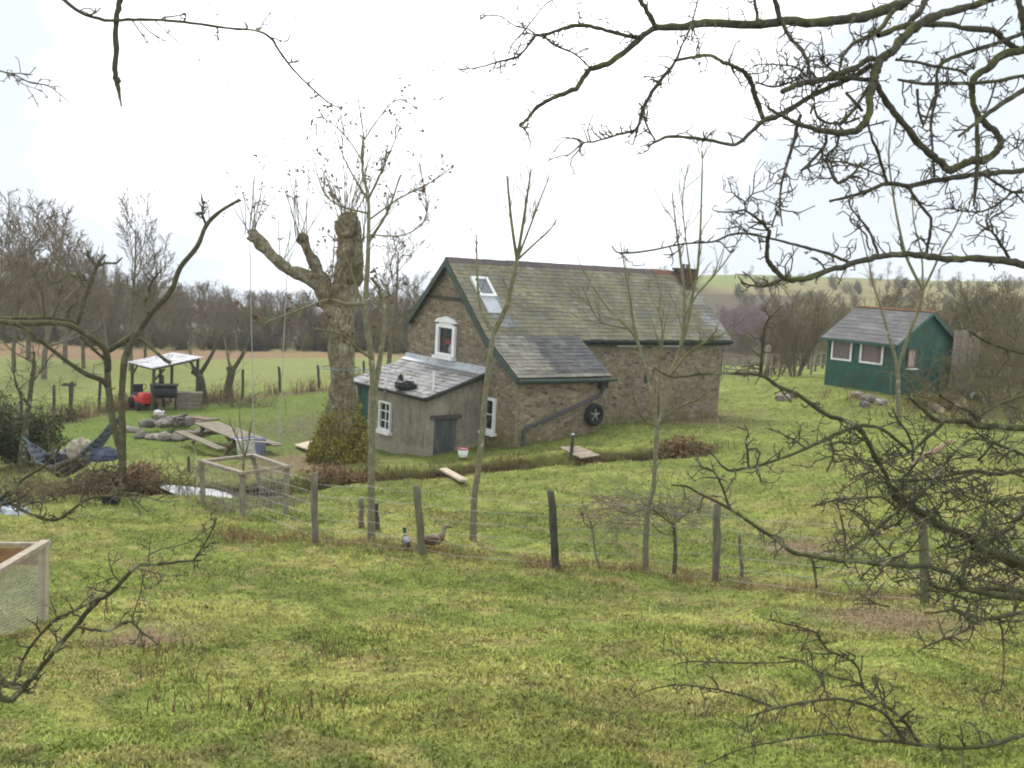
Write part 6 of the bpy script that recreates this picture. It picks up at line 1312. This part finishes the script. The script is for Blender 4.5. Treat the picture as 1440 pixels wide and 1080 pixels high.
# ---- overhanging tree, right
RT = NearTree("overhanging_tree", "near lichen-spotted tree whose twisted bare boughs hang across the top right", (4.6, 5.8), MT['bark'], MT['twig_dark'])
TB = (4.6, 5.8); f_ = RT.limb
f_([(1330,-34),(1277,0),(1257,8),(1223,21),(1192,27),(1160,31),(1104,31),(1057,35),(1002,32),(966,37),(925,39),(900,54),(880,71),(854,90),(831,97),(817,114),(809,126),(786,134),(768,143),(754,152),(742,167),(730,176)], [14,14,15,16,15,15,14,13,12,12,10,9,9,9,8,8,8,7,6,6,5,4], 5.6, 4.6, .5)
f_([(925,39),(920,33),(908,12),(899,0),(890,-20)], [8,9,8,7,6], 4.95, 4.9, .2)
f_([(900,53),(880,50),(853,43),(829,37),(803,37),(782,44),(764,50),(754,49),(748,57),(737,71),(727,80),(713,84),(697,88),(680,93),(664,96),(630,98),(600,99)], [7,6,6,6,6,5,5,5,5,4,4,3.5,3,2.5,2,1.2,.8], 4.85, 4.4, 1.3)
f_([(764,50),(774,59),(790,68),(805,74),(818,84),(831,96)], [3,3.5,3.5,3,3,3], 4.55, 4.75, .8)
f_([(752,47),(740,40),(723,36),(705,23),(684,22),(679,17),(674,0),(670,-12)], [3,2.5,2.2,2,2,1.8,1.5,1.4], 4.6, 4.4, .5); f_([(684,22),(660,39),(632,58),(605,72)], [1.6,1.3,1,.8], 4.5, 4.4, .3)
f_([(785,-10),(776,0),(762,11),(741,39),(723,59),(715,76)], [2.2,2.2,2.2,2,2,1.8], 4.5, 4.5, .5); f_([(881,52),(850,30),(835,26),(815,25)], [1.5,1.2,1,1], 4.7, 4.6, .6)
f_([(768,143),(755,134),(740,124),(722,125),(705,132)], [2.2,1.6,1.3,1,.8], 4.7, 4.6, .3); f_([(730,176),(738,180),(748,179)], [3,2,1.5], 4.6, 4.6, 3)
f_([(1470,-26),(1415,-8),(1369,7),(1340,16),(1313,23),(1286,38),(1269,54),(1252,73),(1236,90),(1230,105),(1228,117),(1223,135),(1223,152),(1217,171),(1205,183),(1182,187),(1161,185),(1140,180),(1118,172),(1100,163),(1080,152)], [10,10,11,12,13,14,14,13,13,13,13,12,12,12,11,10,9,8,7,5,4], 5.3, 4.5, .7)
f_([(1236,88),(1225,82),(1213,90),(1192,100),(1171,106),(1160,111),(1135,116),(1116,121),(1100,129)], [9,9,9,10,10,10,10,9,9], 4.95, 4.6, 1.0)
f_([(1226,113),(1192,109),(1161,112),(1140,114)], [7,7,7,6], 4.9, 4.7, 1.2)
f_([(950,85),(978,80),(998,78),(1018,88),(1043,98),(1055,114),(1061,132),(1067,151),(1075,169)], [5,5,5.5,6,7,8,8,8,8], 4.4, 4.75, 1.0)
f_([(984,-8),(970,42),(961,59),(950,85),(935,105),(921,124),(906,149),(900,169),(896,183),(890,204)], [2.5,3,3,5,6,6,6,5,4,1.5], 4.5, 4.3, 1.3)
f_([(896,182),(868,190),(837,199),(821,201),(807,212),(796,220)], [4,3.5,3,3,2.5,2], 4.35, 4.2, 1.8)
f_([(1160,126),(1145,133),(1124,145),(1104,157),(1094,163),(1075,169),(1057,185),(1035,203),(1012,200),(978,194),(945,192),(927,197),(910,206)], [8,8,8,9,9,8,6,5,5,5,5,4,3.5], 4.85, 4.4, .6)
f_([(921,197),(910,177),(904,161),(902,150)], [3,3,3,3], 4.4, 4.35, 1.2); f_([(1225,92),(1205,105),(1180,116),(1160,126)], [9,9,8.5,8], 4.95, 4.85, .7)
f_([(1230,112),(1240,133),(1252,152),(1273,177),(1290,199),(1309,218),(1324,229),(1338,239),(1353,232),(1371,225),(1387,224),(1400,213),(1407,200),(1402,187),(1391,180),(1383,171),(1375,162),(1369,146),(1367,129),(1369,110),(1386,98),(1411,77),(1440,70),(1490,56)], [8,9,10,10,11,11,12,13,12,12,12,11,11,10,10,10,9,9,10,11,12,12,12,12], 4.9, 5.5, .5)
f_([(1490,98),(1440,127),(1411,144),(1386,162),(1366,178),(1348,192)], [8,8,8,7,5,4], 5.3, 5.0, .6)
f_([(1373,160),(1374,198),(1375,210),(1373,247),(1371,273),(1369,290)], [7,7,7,7,6,3], 5.2, 5.1, .8)
f_([(1500,230),(1440,240),(1384,244),(1349,249),(1313,254),(1278,261),(1247,258),(1224,267),(1196,276),(1167,283)], [9,8,8,8,7.5,7,6,6,5,4], 5.6, 4.9, .7)
f_([(1220,172),(1226,195),(1233,211),(1242,240),(1249,258)], [4,4.5,5,5,5], 4.8, 5.1, .4); f_([(1125,240),(1162,227),(1196,230),(1218,238),(1247,250)], [2.5,3,3,3,3], 4.9, 5.1, 1.6)
f_([(1276,262),(1291,284),(1300,296),(1309,307),(1307,331),(1303,358)], [5,5,5,5,5,5], 5.1, 5.2, .9); f_([(1303,345),(1296,335),(1284,340)], [3,2.5,2], 5.2, 5.2, 2)
f_([(1235,50),(1257,41),(1282,35),(1321,34),(1361,40),(1396,44),(1411,55),(1423,65),(1440,72)], [8,9,9,9,9,9,9,9,9], 5.0, 5.5, .6)
f_([(1260,84),(1292,88),(1317,94),(1348,99),(1359,106)], [4,4.5,4.5,4,3], 5.0, 5.2, 1.2); f_([(1263,112),(1298,118),(1328,117),(1365,117),(1400,114),(1440,106),(1490,94)], [4,5.5,6,6,6,6,6], 5.0, 5.5, 1.0)
f_([(1490,24),(1440,46),(1411,58),(1369,71),(1338,81),(1319,96),(1317,117),(1315,142),(1309,173),(1311,208),(1314,249)], [7,7,6.5,6,6,5.5,5,5,4.5,4,4], 5.5, 5.1, 1.0)
f_([(1430,-10),(1435,15),(1440,40),(1448,70)], [9,10,10,10], 5.6, 5.6, .5); f_([(1257,14),(1238,40),(1223,50),(1202,60),(1190,72),(1184,81),(1180,102)], [8,8,7,6,5.5,5,4], 5.1, 4.8, 1.4)
f_([(1308,-8),(1302,0),(1294,15),(1273,38)], [9,9,9,9], 5.3, 5.2, .8); f_([(1140,160),(1144,146),(1150,165),(1166,173),(1190,172),(1208,166)], [4,4,4,4,4,4], 4.7, 4.8, 1.2)
f_([(1190,130),(1200,142),(1213,156)], [5,5,5], 4.8, 4.85, 1); f_([(1222,120),(1205,148),(1182,175)], [5,5,5], 4.9, 4.75, 1); f_([(1180,105),(1160,90),(1150,70)], [4,3,2], 4.8, 4.75, 2.2); f_([(1100,31),(1110,52),(1124,66),(1135,85),(1140,108)], [6,6,6,5,4], 5.2, 4.9, 1.6)
f_([(1097,31),(1092,12),(1088,-10)], [8,8,8], 5.2, 5.2, .6); f_([(1066,35),(1064,18),(1059,-8)], [6,5.5,5], 5.1, 5.1, 1); f_([(1135,108),(1120,95),(1105,92),(1080,90),(1060,92)], [3.5,3,2.5,2,1.5], 4.85, 4.7, 2.5); f_([(1062,115),(1085,122),(1105,118),(1130,108)], [3,3,3,2.5], 4.7, 4.8, 2.2)
f_([(1440,373),(1411,367),(1362,364),(1329,364),(1300,359),(1273,358),(1249,359),(1224,364),(1196,371),(1167,380),(1140,390),(1120,393),(1102,391),(1087,376),(1079,364),(1079,347),(1082,324)], [12,11,10,10,10,9.5,9,9,9,9,9,9,8.5,8,7.5,7,6.5], 5.0, 4.3, .45)
f_([(1082,325),(1072,314),(1060,304),(1047,296),(1031,298),(1009,298)], [5,4.5,4,3.5,3,2], 4.3, 4.2, 2.2); f_([(1048,296),(1046,283),(1038,277),(1029,269),(1027,258)], [2.5,2.3,2,2,1.8], 4.25, 4.2, 1.5); f_([(1049,284),(1054,277),(1060,272),(1076,267),(1085,260)], [2.5,2.3,2,1.6,1.2], 4.25, 4.2, 1.5)
f_([(1085,320),(1090,305),(1093,298)], [3,3,3], 4.3, 4.3, 2); f_([(1052,328),(1042,318),(1030,308)], [2,2,1.5], 4.25, 4.2, 1.5)
f_([(860,345),(873,356),(920,351),(960,343),(1002,340),(1024,331),(1047,328),(1078,334),(1111,342),(1140,350),(1169,358),(1196,370)], [2,3,3,3,3.5,3.5,4,4,4,4.5,5,5], 4.1, 4.75, .55)
f_([(1126,162),(1121,176),(1116,200),(1107,229),(1099,258),(1097,289),(1100,318)], [6,6,6,5,4,3,2], 4.75, 4.55, 1.9); f_([(1162,190),(1160,204),(1140,228),(1127,240)], [5,5,5,4], 4.75, 4.7, 1.2); f_([(1180,187),(1176,205),(1162,222),(1172,250),(1180,258)], [4,4,4,4,5], 4.75, 4.7, 1.8); f_([(1180,258),(1198,246),(1212,228)], [5,4,3], 4.7, 4.7, 2.4)
f_([(1384,246),(1402,258),(1424,270),(1445,270)], [4,4,4,4], 5.3, 5.4, 1.2); f_([(1424,270),(1407,284),(1390,294),(1376,298),(1355,297),(1338,293)], [3.5,3,3,2.5,2.5,2], 5.4, 5.2, 2.0); f_([(1440,285),(1428,272)], [3,3], 5.4, 5.4, 1.5)
f_([(1420,366),(1413,352),(1407,344),(1396,327),(1384,320),(1372,312)], [5,5,5,4,3,2], 5.0, 4.9, 1.6); f_([(1396,327),(1394,316),(1390,306)], [4,3,2], 4.9, 4.9, 2); f_([(1236,360),(1227,336),(1218,318),(1205,303),(1196,291),(1192,278)], [4,4,4,3,2.5,1.5], 4.7, 4.6, .5); f_([(1224,352),(1220,345),(1218,331),(1208,321),(1196,311),(1196,303)], [3,3,3,2.5,2.5,2], 4.7, 4.6, .5)
f_([(1160,378),(1152,368),(1140,362)], [3,3,2], 4.5, 4.5, 1); f_([(1100,393),(1080,402),(1060,402),(1042,398)], [5,4,3.5,3], 4.3, 4.2, 1.2); f_([(1340,60),(1325,72),(1310,76)], [2,1.5,1], 5.1, 5.1, 2); f_([(1370,98),(1358,88),(1348,75)], [3,2,1.5], 5.2, 5.2, 2); f_([(1290,125),(1291,150),(1298,175)], [5,4.5,4], 5.0, 5.0, 1.5); f_([(1298,178),(1315,135),(1330,120)], [3,2.5,2], 5.0, 5.0, 1.5); f_([(1400,116),(1393,140),(1385,158)], [3,3,3], 5.3, 5.2, .5); f_([(1440,195),(1430,208),(1418,200),(1412,196)], [3,3,2,1.5], 5.2, 5.1, 2)
for e_, w, Y, h in (((1330,-34),14,5.6,4.9),((1470,-26),10,5.3,4.6),((1490,56),12,5.5,4.2),((1490,98),8,5.3,3.9),((1500,230),9,5.6,3.6),((1440,373),12,5.0,3.2),((1490,94),6,5.5,4.0),((1490,24),7,5.5,4.4),((1448,70),10,5.6,4.3),((1445,270),4,5.4,3.5)): RT.to_trunk(e_, w, Y, TB, h)
RT.T.add(catmull([(0,0,-.4),(.05,0,.8),(-.03,.05,2.2),(.05,.0,3.6),(.0,.1,5.0),(-.3,.1,6.4)], 4), np.linspace(.20,.07,21), 12)
RT.spurs(31, .03, .17, .0036, .14); RT.done()
# ---- thorn bush, lower right
HT = NearTree("hawthorn_bush", "near dark thorny hawthorn spreading in from the right edge below the shed", (3.7, 4.9), MT['bark_moss'], MT['twig_dark']); f_ = HT.limb; TB = (3.7, 4.9)
f_([(920,516),(932,525),(945,530),(965,529),(984,526),(1017,525),(1067,527),(1093,542),(1127,558),(1160,582),(1193,593),(1213,610),(1230,640),(1245,667),(1257,697),(1275,710),(1303,725),(1327,742),(1350,748),(1368,762),(1380,772),(1410,782),(1440,792)], [2,3,3.5,4,4,4.5,5,6,6,6.5,7,8,8,8,10,11,11,11,11,11,12,12,13], 4.1, 4.7, .55)
f_([(1069,526),(1071,503),(1073,476),(1077,457),(1083,446)], [6,5.5,5,4.5,3.5], 4.2, 4.1, 1.6); f_([(1083,446),(1078,438),(1074,432)], [3,2,1.5], 4.1, 4.1, 3); f_([(1083,446),(1092,444),(1100,443)], [3,2,1.5], 4.1, 4.1, 2); f_([(1072,478),(1062,474),(1053,469)], [3,2.5,2], 4.15, 4.1, 2.5); f_([(1076,460),(1086,460),(1093,457)], [2.5,2,1.5], 4.1, 4.1, 2)
f_([(1350,459),(1360,463),(1393,483),(1440,497),(1480,505)], [3,4,5,5,5], 4.6, 4.9, .8)
f_([(945,682),(966,684),(986,695),(1017,710),(1041,725),(1065,742),(1094,760),(1111,775),(1140,782),(1171,787),(1200,789),(1239,793),(1280,796),(1303,797),(1327,803),(1347,813),(1360,828),(1400,836),(1440,842)], [2.5,3.5,4,5,5.5,6,6.5,7,6.5,7,7,7,8,8,8,8,9,10,10], 3.7, 4.4, .75)
f_([(1025,713),(1017,689),(1007,667),(996,659),(986,655),(976,643)], [3.5,3.5,3,3,2.5,2], 3.85, 3.8, 2.0)
f_([(985,630),(998,636),(1019,658),(1031,661),(1065,655),(1109,641),(1145,625),(1174,611),(1200,601),(1213,598),(1237,602),(1260,618),(1280,635)], [2.5,3,4,5,5,5,5.5,6,6,6,6,5,5], 4.0, 4.5, .8)
f_([(1053,657),(1051,634),(1048,617)], [4,4,3], 4.05, 4.0, 2.6); f_([(1065,656),(1068,668),(1071,680)], [3.5,3,2.5], 4.05, 4.0, 2.4); f_([(1132,629),(1110,615),(1095,608),(1080,603)], [3,2.5,2,2], 4.2, 4.1, 2.6); f_([(1215,612),(1205,624),(1180,622),(1165,625)], [5,4,3.5,3], 4.4, 4.2, 2.2)
f_([(1277,553),(1284,562),(1295,572),(1306,583),(1318,591),(1342,592),(1357,592),(1373,598),(1400,600),(1440,602),(1490,606)], [5,6.5,7.5,8,8,8.5,9,9.5,10,10,10], 4.5, 4.8, .7)
f_([(1322,556),(1339,566),(1352,573),(1366,580),(1374,592)], [4,5.5,6,6,6], 4.6, 4.7, .9); f_([(1376,586),(1390,576),(1403,569),(1420,563),(1436,557),(1470,548)], [5,5,5,5,4.5,4], 4.7, 4.8, 1.0)
f_([(1326,594),(1321,600),(1306,614),(1286,633),(1283,655),(1275,672),(1268,690)], [6,6,6,6,5,5,5], 4.55, 4.5, .9); f_([(1286,636),(1277,610),(1262,590),(1255,572)], [5,4,3,2], 4.5, 4.4, 1.8)
f_([(1440,640),(1410,628),(1367,617),(1338,642),(1317,667),(1300,690),(1283,707)], [5,5,5,5,5,5,4], 4.8, 4.4, 1.6); f_([(1380,660),(1350,672),(1313,680),(1294,695),(1273,710),(1258,722),(1240,738),(1213,758),(1200,767),(1182,776)], [5,5,5,5,5,5,4.5,4,3.5,3], 4.7, 4.2, 1.3)
f_([(1378,772),(1408,750),(1425,737),(1440,712),(1455,690)], [9,9,8,7,7], 4.7, 4.9, .6); f_([(1262,676),(1275,676),(1317,672),(1367,662),(1400,667),(1440,660),(1490,655)], [4,6,6.5,6.5,6.5,7,7], 4.45, 4.9, 1.4)
f_([(1325,766),(1342,770),(1360,762),(1372,750)], [4,5,5,5], 4.5, 4.6, 1.2); f_([(1380,786),(1408,777),(1420,763),(1430,745)], [5,5,4.5,4], 4.6, 4.7, 1.2); f_([(1367,770),(1408,783),(1440,800),(1490,815)], [10,11,11,12], 4.7, 4.9, .4); f_([(1352,829),(1355,808),(1357,793)], [8,7,6], 4.3, 4.3, 1.5)
f_([(1290,812),(1303,816),(1320,827),(1350,830),(1400,828),(1440,835),(1490,845)], [3.5,4.5,5.5,6,7,8,8], 4.3, 4.7, 1.5); f_([(1300,862),(1318,861),(1337,857),(1355,865),(1368,875),(1385,878)], [2.5,3.5,4,4.5,5,5], 4.0, 4.1, 1.8)
f_([(1290,917),(1300,910),(1317,903),(1350,890),(1380,873),(1408,867),(1440,860),(1490,850)], [2,3,3.5,4,5,5.5,6,6], 3.9, 4.4, 1.4); f_([(1405,870),(1410,893),(1412,927),(1410,955),(1407,972)], [3,3.5,3,2.5,2.5], 4.2, 4.1, .8); f_([(1408,970),(1395,972),(1380,976),(1368,968)], [2.5,2.5,2,1.5], 4.1, 4.05, 2.8)
f_([(1490,1018),(1440,1033),(1393,1047),(1353,1052),(1293,1047),(1260,1042),(1227,1042),(1177,1032),(1120,1038),(1080,1045),(1043,1053),(997,1073),(975,1085)], [8,7.5,7,7,7,6.5,5,4,4,3,3,2.5,2], 4.0, 3.4, .7)
f_([(1272,1041),(1258,1022),(1243,1003),(1213,990),(1177,983),(1150,985),(1127,988),(1087,997),(1053,1007)], [6,6,6,5.5,5,5,4.5,4,3], 3.75, 3.4, 1.1); f_([(1095,995),(1070,988),(1043,978),(1010,970),(985,966),(960,963),(930,966),(895,978),(868,1002)], [4,4,3.5,3,3,3,2.5,2,1.5], 3.5, 3.2, .9)
f_([(1292,1044),(1270,1013),(1247,993),(1217,973),(1207,940),(1193,927),(1163,913),(1147,890),(1117,880),(1087,872),(1085,860)], [6,5.5,5,4,4,4,3.5,3.5,3,2.5,2], 3.8, 3.45, 1.8); f_([(1212,962),(1200,958),(1157,947),(1123,930),(1093,932),(1037,932),(1000,931),(970,930),(950,934)], [3.5,3.5,3.5,3.5,3,3,2.5,2,1.5], 3.65, 3.3, 1.3)
f_([(1180,1031),(1165,1010),(1152,1000),(1143,995)], [2,2,1.8,1.5], 3.6, 3.55, 1); f_([(1353,1053),(1354,1070),(1357,1090)], [4,4,3.5], 3.9, 3.85, .6); f_([(1245,995),(1242,970),(1238,962)], [3,2.5,2], 3.7, 3.7, 2.5); f_([(1050,1008),(1051,1022),(1053,1030),(1030,1015),(1012,1008)], [2.5,2.5,2,2,1.5], 3.4, 3.35, .8)
f_([(1143,712),(1160,707),(1177,703),(1213,700),(1250,697),(1262,690)], [2.5,3.5,4,4,4.5,5], 4.1, 4.4, 1.6); f_([(1177,705),(1184,735),(1190,768),(1195,785)], [3,3.5,3,3], 4.15, 4.1, 2.6); f_([(1200,772),(1220,755),(1250,727),(1270,712)], [3.5,4,4,4], 4.15, 4.4, 1.2); f_([(1190,767),(1175,775),(1160,776)], [2.5,2,1.5], 4.1, 4.05, 2.5); f_([(1215,760),(1222,738),(1205,720),(1185,715)], [2.5,2.5,2,1.5], 4.15, 4.1, 2)
f_([(1140,781),(1145,800),(1149,827)], [5,5,3.5], 3.95, 3.9, .6); f_([(1201,790),(1208,808),(1218,822),(1228,832)], [1.8,1.6,1.4,1.2], 4.0, 3.95, .2); f_([(1240,640),(1256,628),(1270,622)], [3,2.5,2], 4.5, 4.4, 1.5); f_([(1168,620),(1172,640),(1163,662)], [4,3.5,3], 4.3, 4.25, 2.5)
for k in range(95):      # the dense inner tangle
    x, y = R_.uniform(1240, 1440), R_.uniform(630, 860); a = R_.uniform(-.9, .9)+(math.pi if R_.random() < .5 else 0); L = R_.uniform(40, 130); P_ = [(x, y)]
    for i in range(4): a += R_.normal(0, .25); P_.append((P_[-1][0]+L/4*math.cos(a), P_[-1][1]-L/4*math.sin(a)))
    Y_ = R_.uniform(4.2, 5.2); w = R_.uniform(2.0, 4.6); f_(P_, [w, w*.8, w*.6, w*.4], Y_, Y_+R_.normal(0, .25), 1.3)
for e_, w, Y, h in (((1440,792),13,4.7,1.5),((1480,505),5,4.9,2.2),((1440,842),10,4.4,1.2),((1490,606),10,4.8,1.9),((1455,690),7,4.9,1.7),((1490,655),7,4.9,1.8),((1490,815),12,4.9,1.4),((1490,845),8,4.7,1.2),((1490,850),6,4.4,1.1),((1490,1018),8,4.0,.7),((1470,548),4,4.8,2.0)): HT.to_trunk(e_, w, Y, TB, h)
HT.T.add(catmull([(0,0,-.4),(-.03,0,.6),(.05,.05,1.4),(-.02,0,2.3),(.1,.1,3.2)], 4), np.linspace(.15,.05,17), 11)
HT.spurs(21, .03, .15, .0036, .10); HT.done()
# one stripped pale branch lodged in the bush
P_ = trace([(1281,654),(1300,642),(1318,632),(1338,619)], 4.5, 4.6, 4); T = Tubes(); O_ = P_[0]; T.add(P_-O_, np.array([5,6,7,7,8,8,8,8,8,7,7,6,5])[:len(P_)]/2*4.5/FPX, 7); o = T.build("stripped_branch", mottled("stripped_wood", (.26,.17,.11), (.44,.32,.23), 20)); o.location = tuple(O_); tag(o, "pale stripped branch lodged slantwise in the near hawthorn", "branch")
# ---- tree at the left edge: low limb, upper limb, top limb
LT = NearTree("thorn_tree", "near thorny tree off the left edge, bare limbs crossing both left corners", (-3.6, 3.9), MT['bark_moss'], MT['twig_dark']); f_ = LT.limb; TB = (-3.6, 3.9)
f_([(-40,960),(-10,975),(14,984),(34,966),(55,942),(79,911),(106,882),(120,863),(140,844),(159,831),(173,815),(195,795),(217,794),(241,791),(262,789),(283,788)], [12,11,10,9,8,8,7.5,7,7,7,6.5,6,5,4.5,4,3], 3.5, 3.3, 1.0)
f_([(272,788),(281,775),(287,766),(295,752),(301,740),(305,728)], [3.5,3,3,2.5,2,1.5], 3.3, 3.25, 2.0); f_([(210,780),(231,771),(262,764),(280,752),(290,744)], [2,2,1.8,1.4,1], 3.3, 3.25, 1.5); f_([(208,790),(210,778),(211,765),(212,752)], [2.2,2,1.6,1.2], 3.3, 3.3, 2.5)
f_([(18,965),(22,952),(36,921),(51,899),(79,870),(92,864),(106,858),(122,850),(136,842)], [5,5,5,5,5,4.5,4.5,4.5,4], 3.5, 3.35, 1.3); f_([(108,882),(135,886),(154,887),(169,878),(185,875),(200,889),(212,898),(222,906)], [5,5,4.5,4.5,4,3.5,3,2], 3.35, 3.25, 1.2); f_([(185,874),(192,850),(197,836),(200,819),(205,800)], [2.2,2,2,1.5,1.2], 3.3, 3.25, 2.0); f_([(195,800),(220,806),(240,810),(255,808)], [2.5,2,1.6,1], 3.3, 3.25, 2.4)
f_([(-30,935),(-5,945),(5,959),(20,966),(34,964)], [10,12,11,9,7], 3.55, 3.45, 1.5); f_([(80,868),(74,850),(71,838)], [2,1.8,1], 3.4, 3.4, .6); f_([(168,818),(158,805),(155,795)], [3,2.5,2], 3.35, 3.3, 2.5); f_([(30,972),(45,968),(58,950),(64,945)], [3,2.5,2,1.5], 3.5, 3.45, 2)
f_([(-30,726),(0,702),(17,687),(38,670),(62,655),(75,642),(90,620)], [6,6,6,5,4.5,4,2.5], 3.8, 3.6, .8); f_([(74,643),(71,630),(67,613),(67,597)], [2.5,2.2,2,1.2], 3.6, 3.6, 1)
f_([(-40,668),(-10,690),(27,715),(42,723),(58,728),(72,732),(87,728),(100,718),(117,705),(130,700),(150,698),(167,695),(192,695),(208,700),(233,705),(250,704)], [7,6.5,6,5.5,5.5,5.5,5,5,4.5,4.5,4,4,3.5,3,2.5,1.5], 3.9, 3.6, 1.5); f_([(30,712),(52,706),(75,703),(93,688),(108,682),(123,680)], [3,3,2.5,2.5,2,1.5], 3.8, 3.65, 2.2); f_([(-5,712),(30,700),(40,690),(48,686)], [3.5,3,2.5,2], 3.85, 3.75, 2.2); f_([(112,707),(120,690),(128,675),(134,655)], [2.5,2,1.6,1], 3.7, 3.65, 2.2)
f_([(70,-14),(90,0),(113,17),(147,28),(180,28),(217,28),(250,30),(290,35),(327,40),(360,43),(380,53),(397,78),(417,103),(443,128),(463,145),(482,153)], [6,5.5,5,5,5,4.5,4.5,4.5,4,4,4,3.5,3,3,2.5,1.5], 3.2, 3.6, .75)
f_([(172,-16),(169,0),(163,27),(163,67),(162,105),(164,113),(166,122),(169,140),(171,150)], [9,9,9,8.5,9,11,8,4,2.5], 3.3, 3.3, .12); f_([(217,28),(240,50),(267,73),(303,100),(353,130)], [1.8,1.6,1.5,1.2,.8], 3.4, 3.5, .4); f_([(186,29),(198,46),(207,60)], [2.2,2,1.8], 3.35, 3.35, 1.5); f_([(197,31),(215,48),(233,58)], [2,2,1.2], 3.35, 3.3, 2); f_([(282,-5),(300,12),(317,37)], [1.8,1.5,1.2], 3.5, 3.5, .8); f_([(380,52),(395,57),(405,57),(412,42),(418,38)], [2,1.8,1.4,1.2,1], 3.55, 3.5, .8); f_([(360,43),(380,18),(392,0)], [1.2,1,.8], 3.5, 3.5, 1)
f_([(-20,94),(0,100),(20,105),(42,116),(67,120),(82,131),(97,143)], [2.6,2.4,2.2,2,1.8,1.4,1], 3.6, 3.6, 1.8); f_([(15,104),(32,118),(60,128)], [1.6,1.3,.9], 3.6, 3.55, 1.2)
for e_, w, Y, h in (((-40,960),12,3.5,.75),((-30,935),10,3.55,.8),((-30,726),6,3.8,1.3),((-40,668),7,3.9,1.5),((-20,94),2.6,3.6,3.0),((70,-14),6,3.2,3.9)): LT.to_trunk(e_, w, Y, TB, h)
f_([(172,-16),(176,-70),(140,-120),(-60,-140),(-500,-60)], [9,10,11,12,14], 3.3, 3.7, 0)
LT.T.add(catmull([(0,0,-.4),(.03,0,.6),(-.05,.05,1.8),(.02,0,3.0),(.1,.1,4.2)], 4), np.linspace(.16,.05,17), 11)
LT.spurs(17, .03, .12, .0034, .10); LT.done()

# ------------------------------------------------------------------ thin damp air over the valley
hm = bpy.data.materials.new("damp_air"); hm.use_nodes = True; nt = hm.node_tree; nt.nodes.remove(nt.nodes["Principled BSDF"])
pv = N(nt, 'ShaderNodeVolumePrincipled', Density=.0005, Anisotropy=.2); pv.inputs['Color'].default_value = (.93,.96,1,1); nt.links.new(pv.outputs[0], nt.nodes['Material Output'].inputs['Volume'])
mb = MB(); mb.box((0, 342, -12), (980, 730, 110)); o = mb.build("haze", hm); tag(o, kind='stuff')
S.cycles.volume_bounces = 0; S.cycles.volume_step_rate = 10
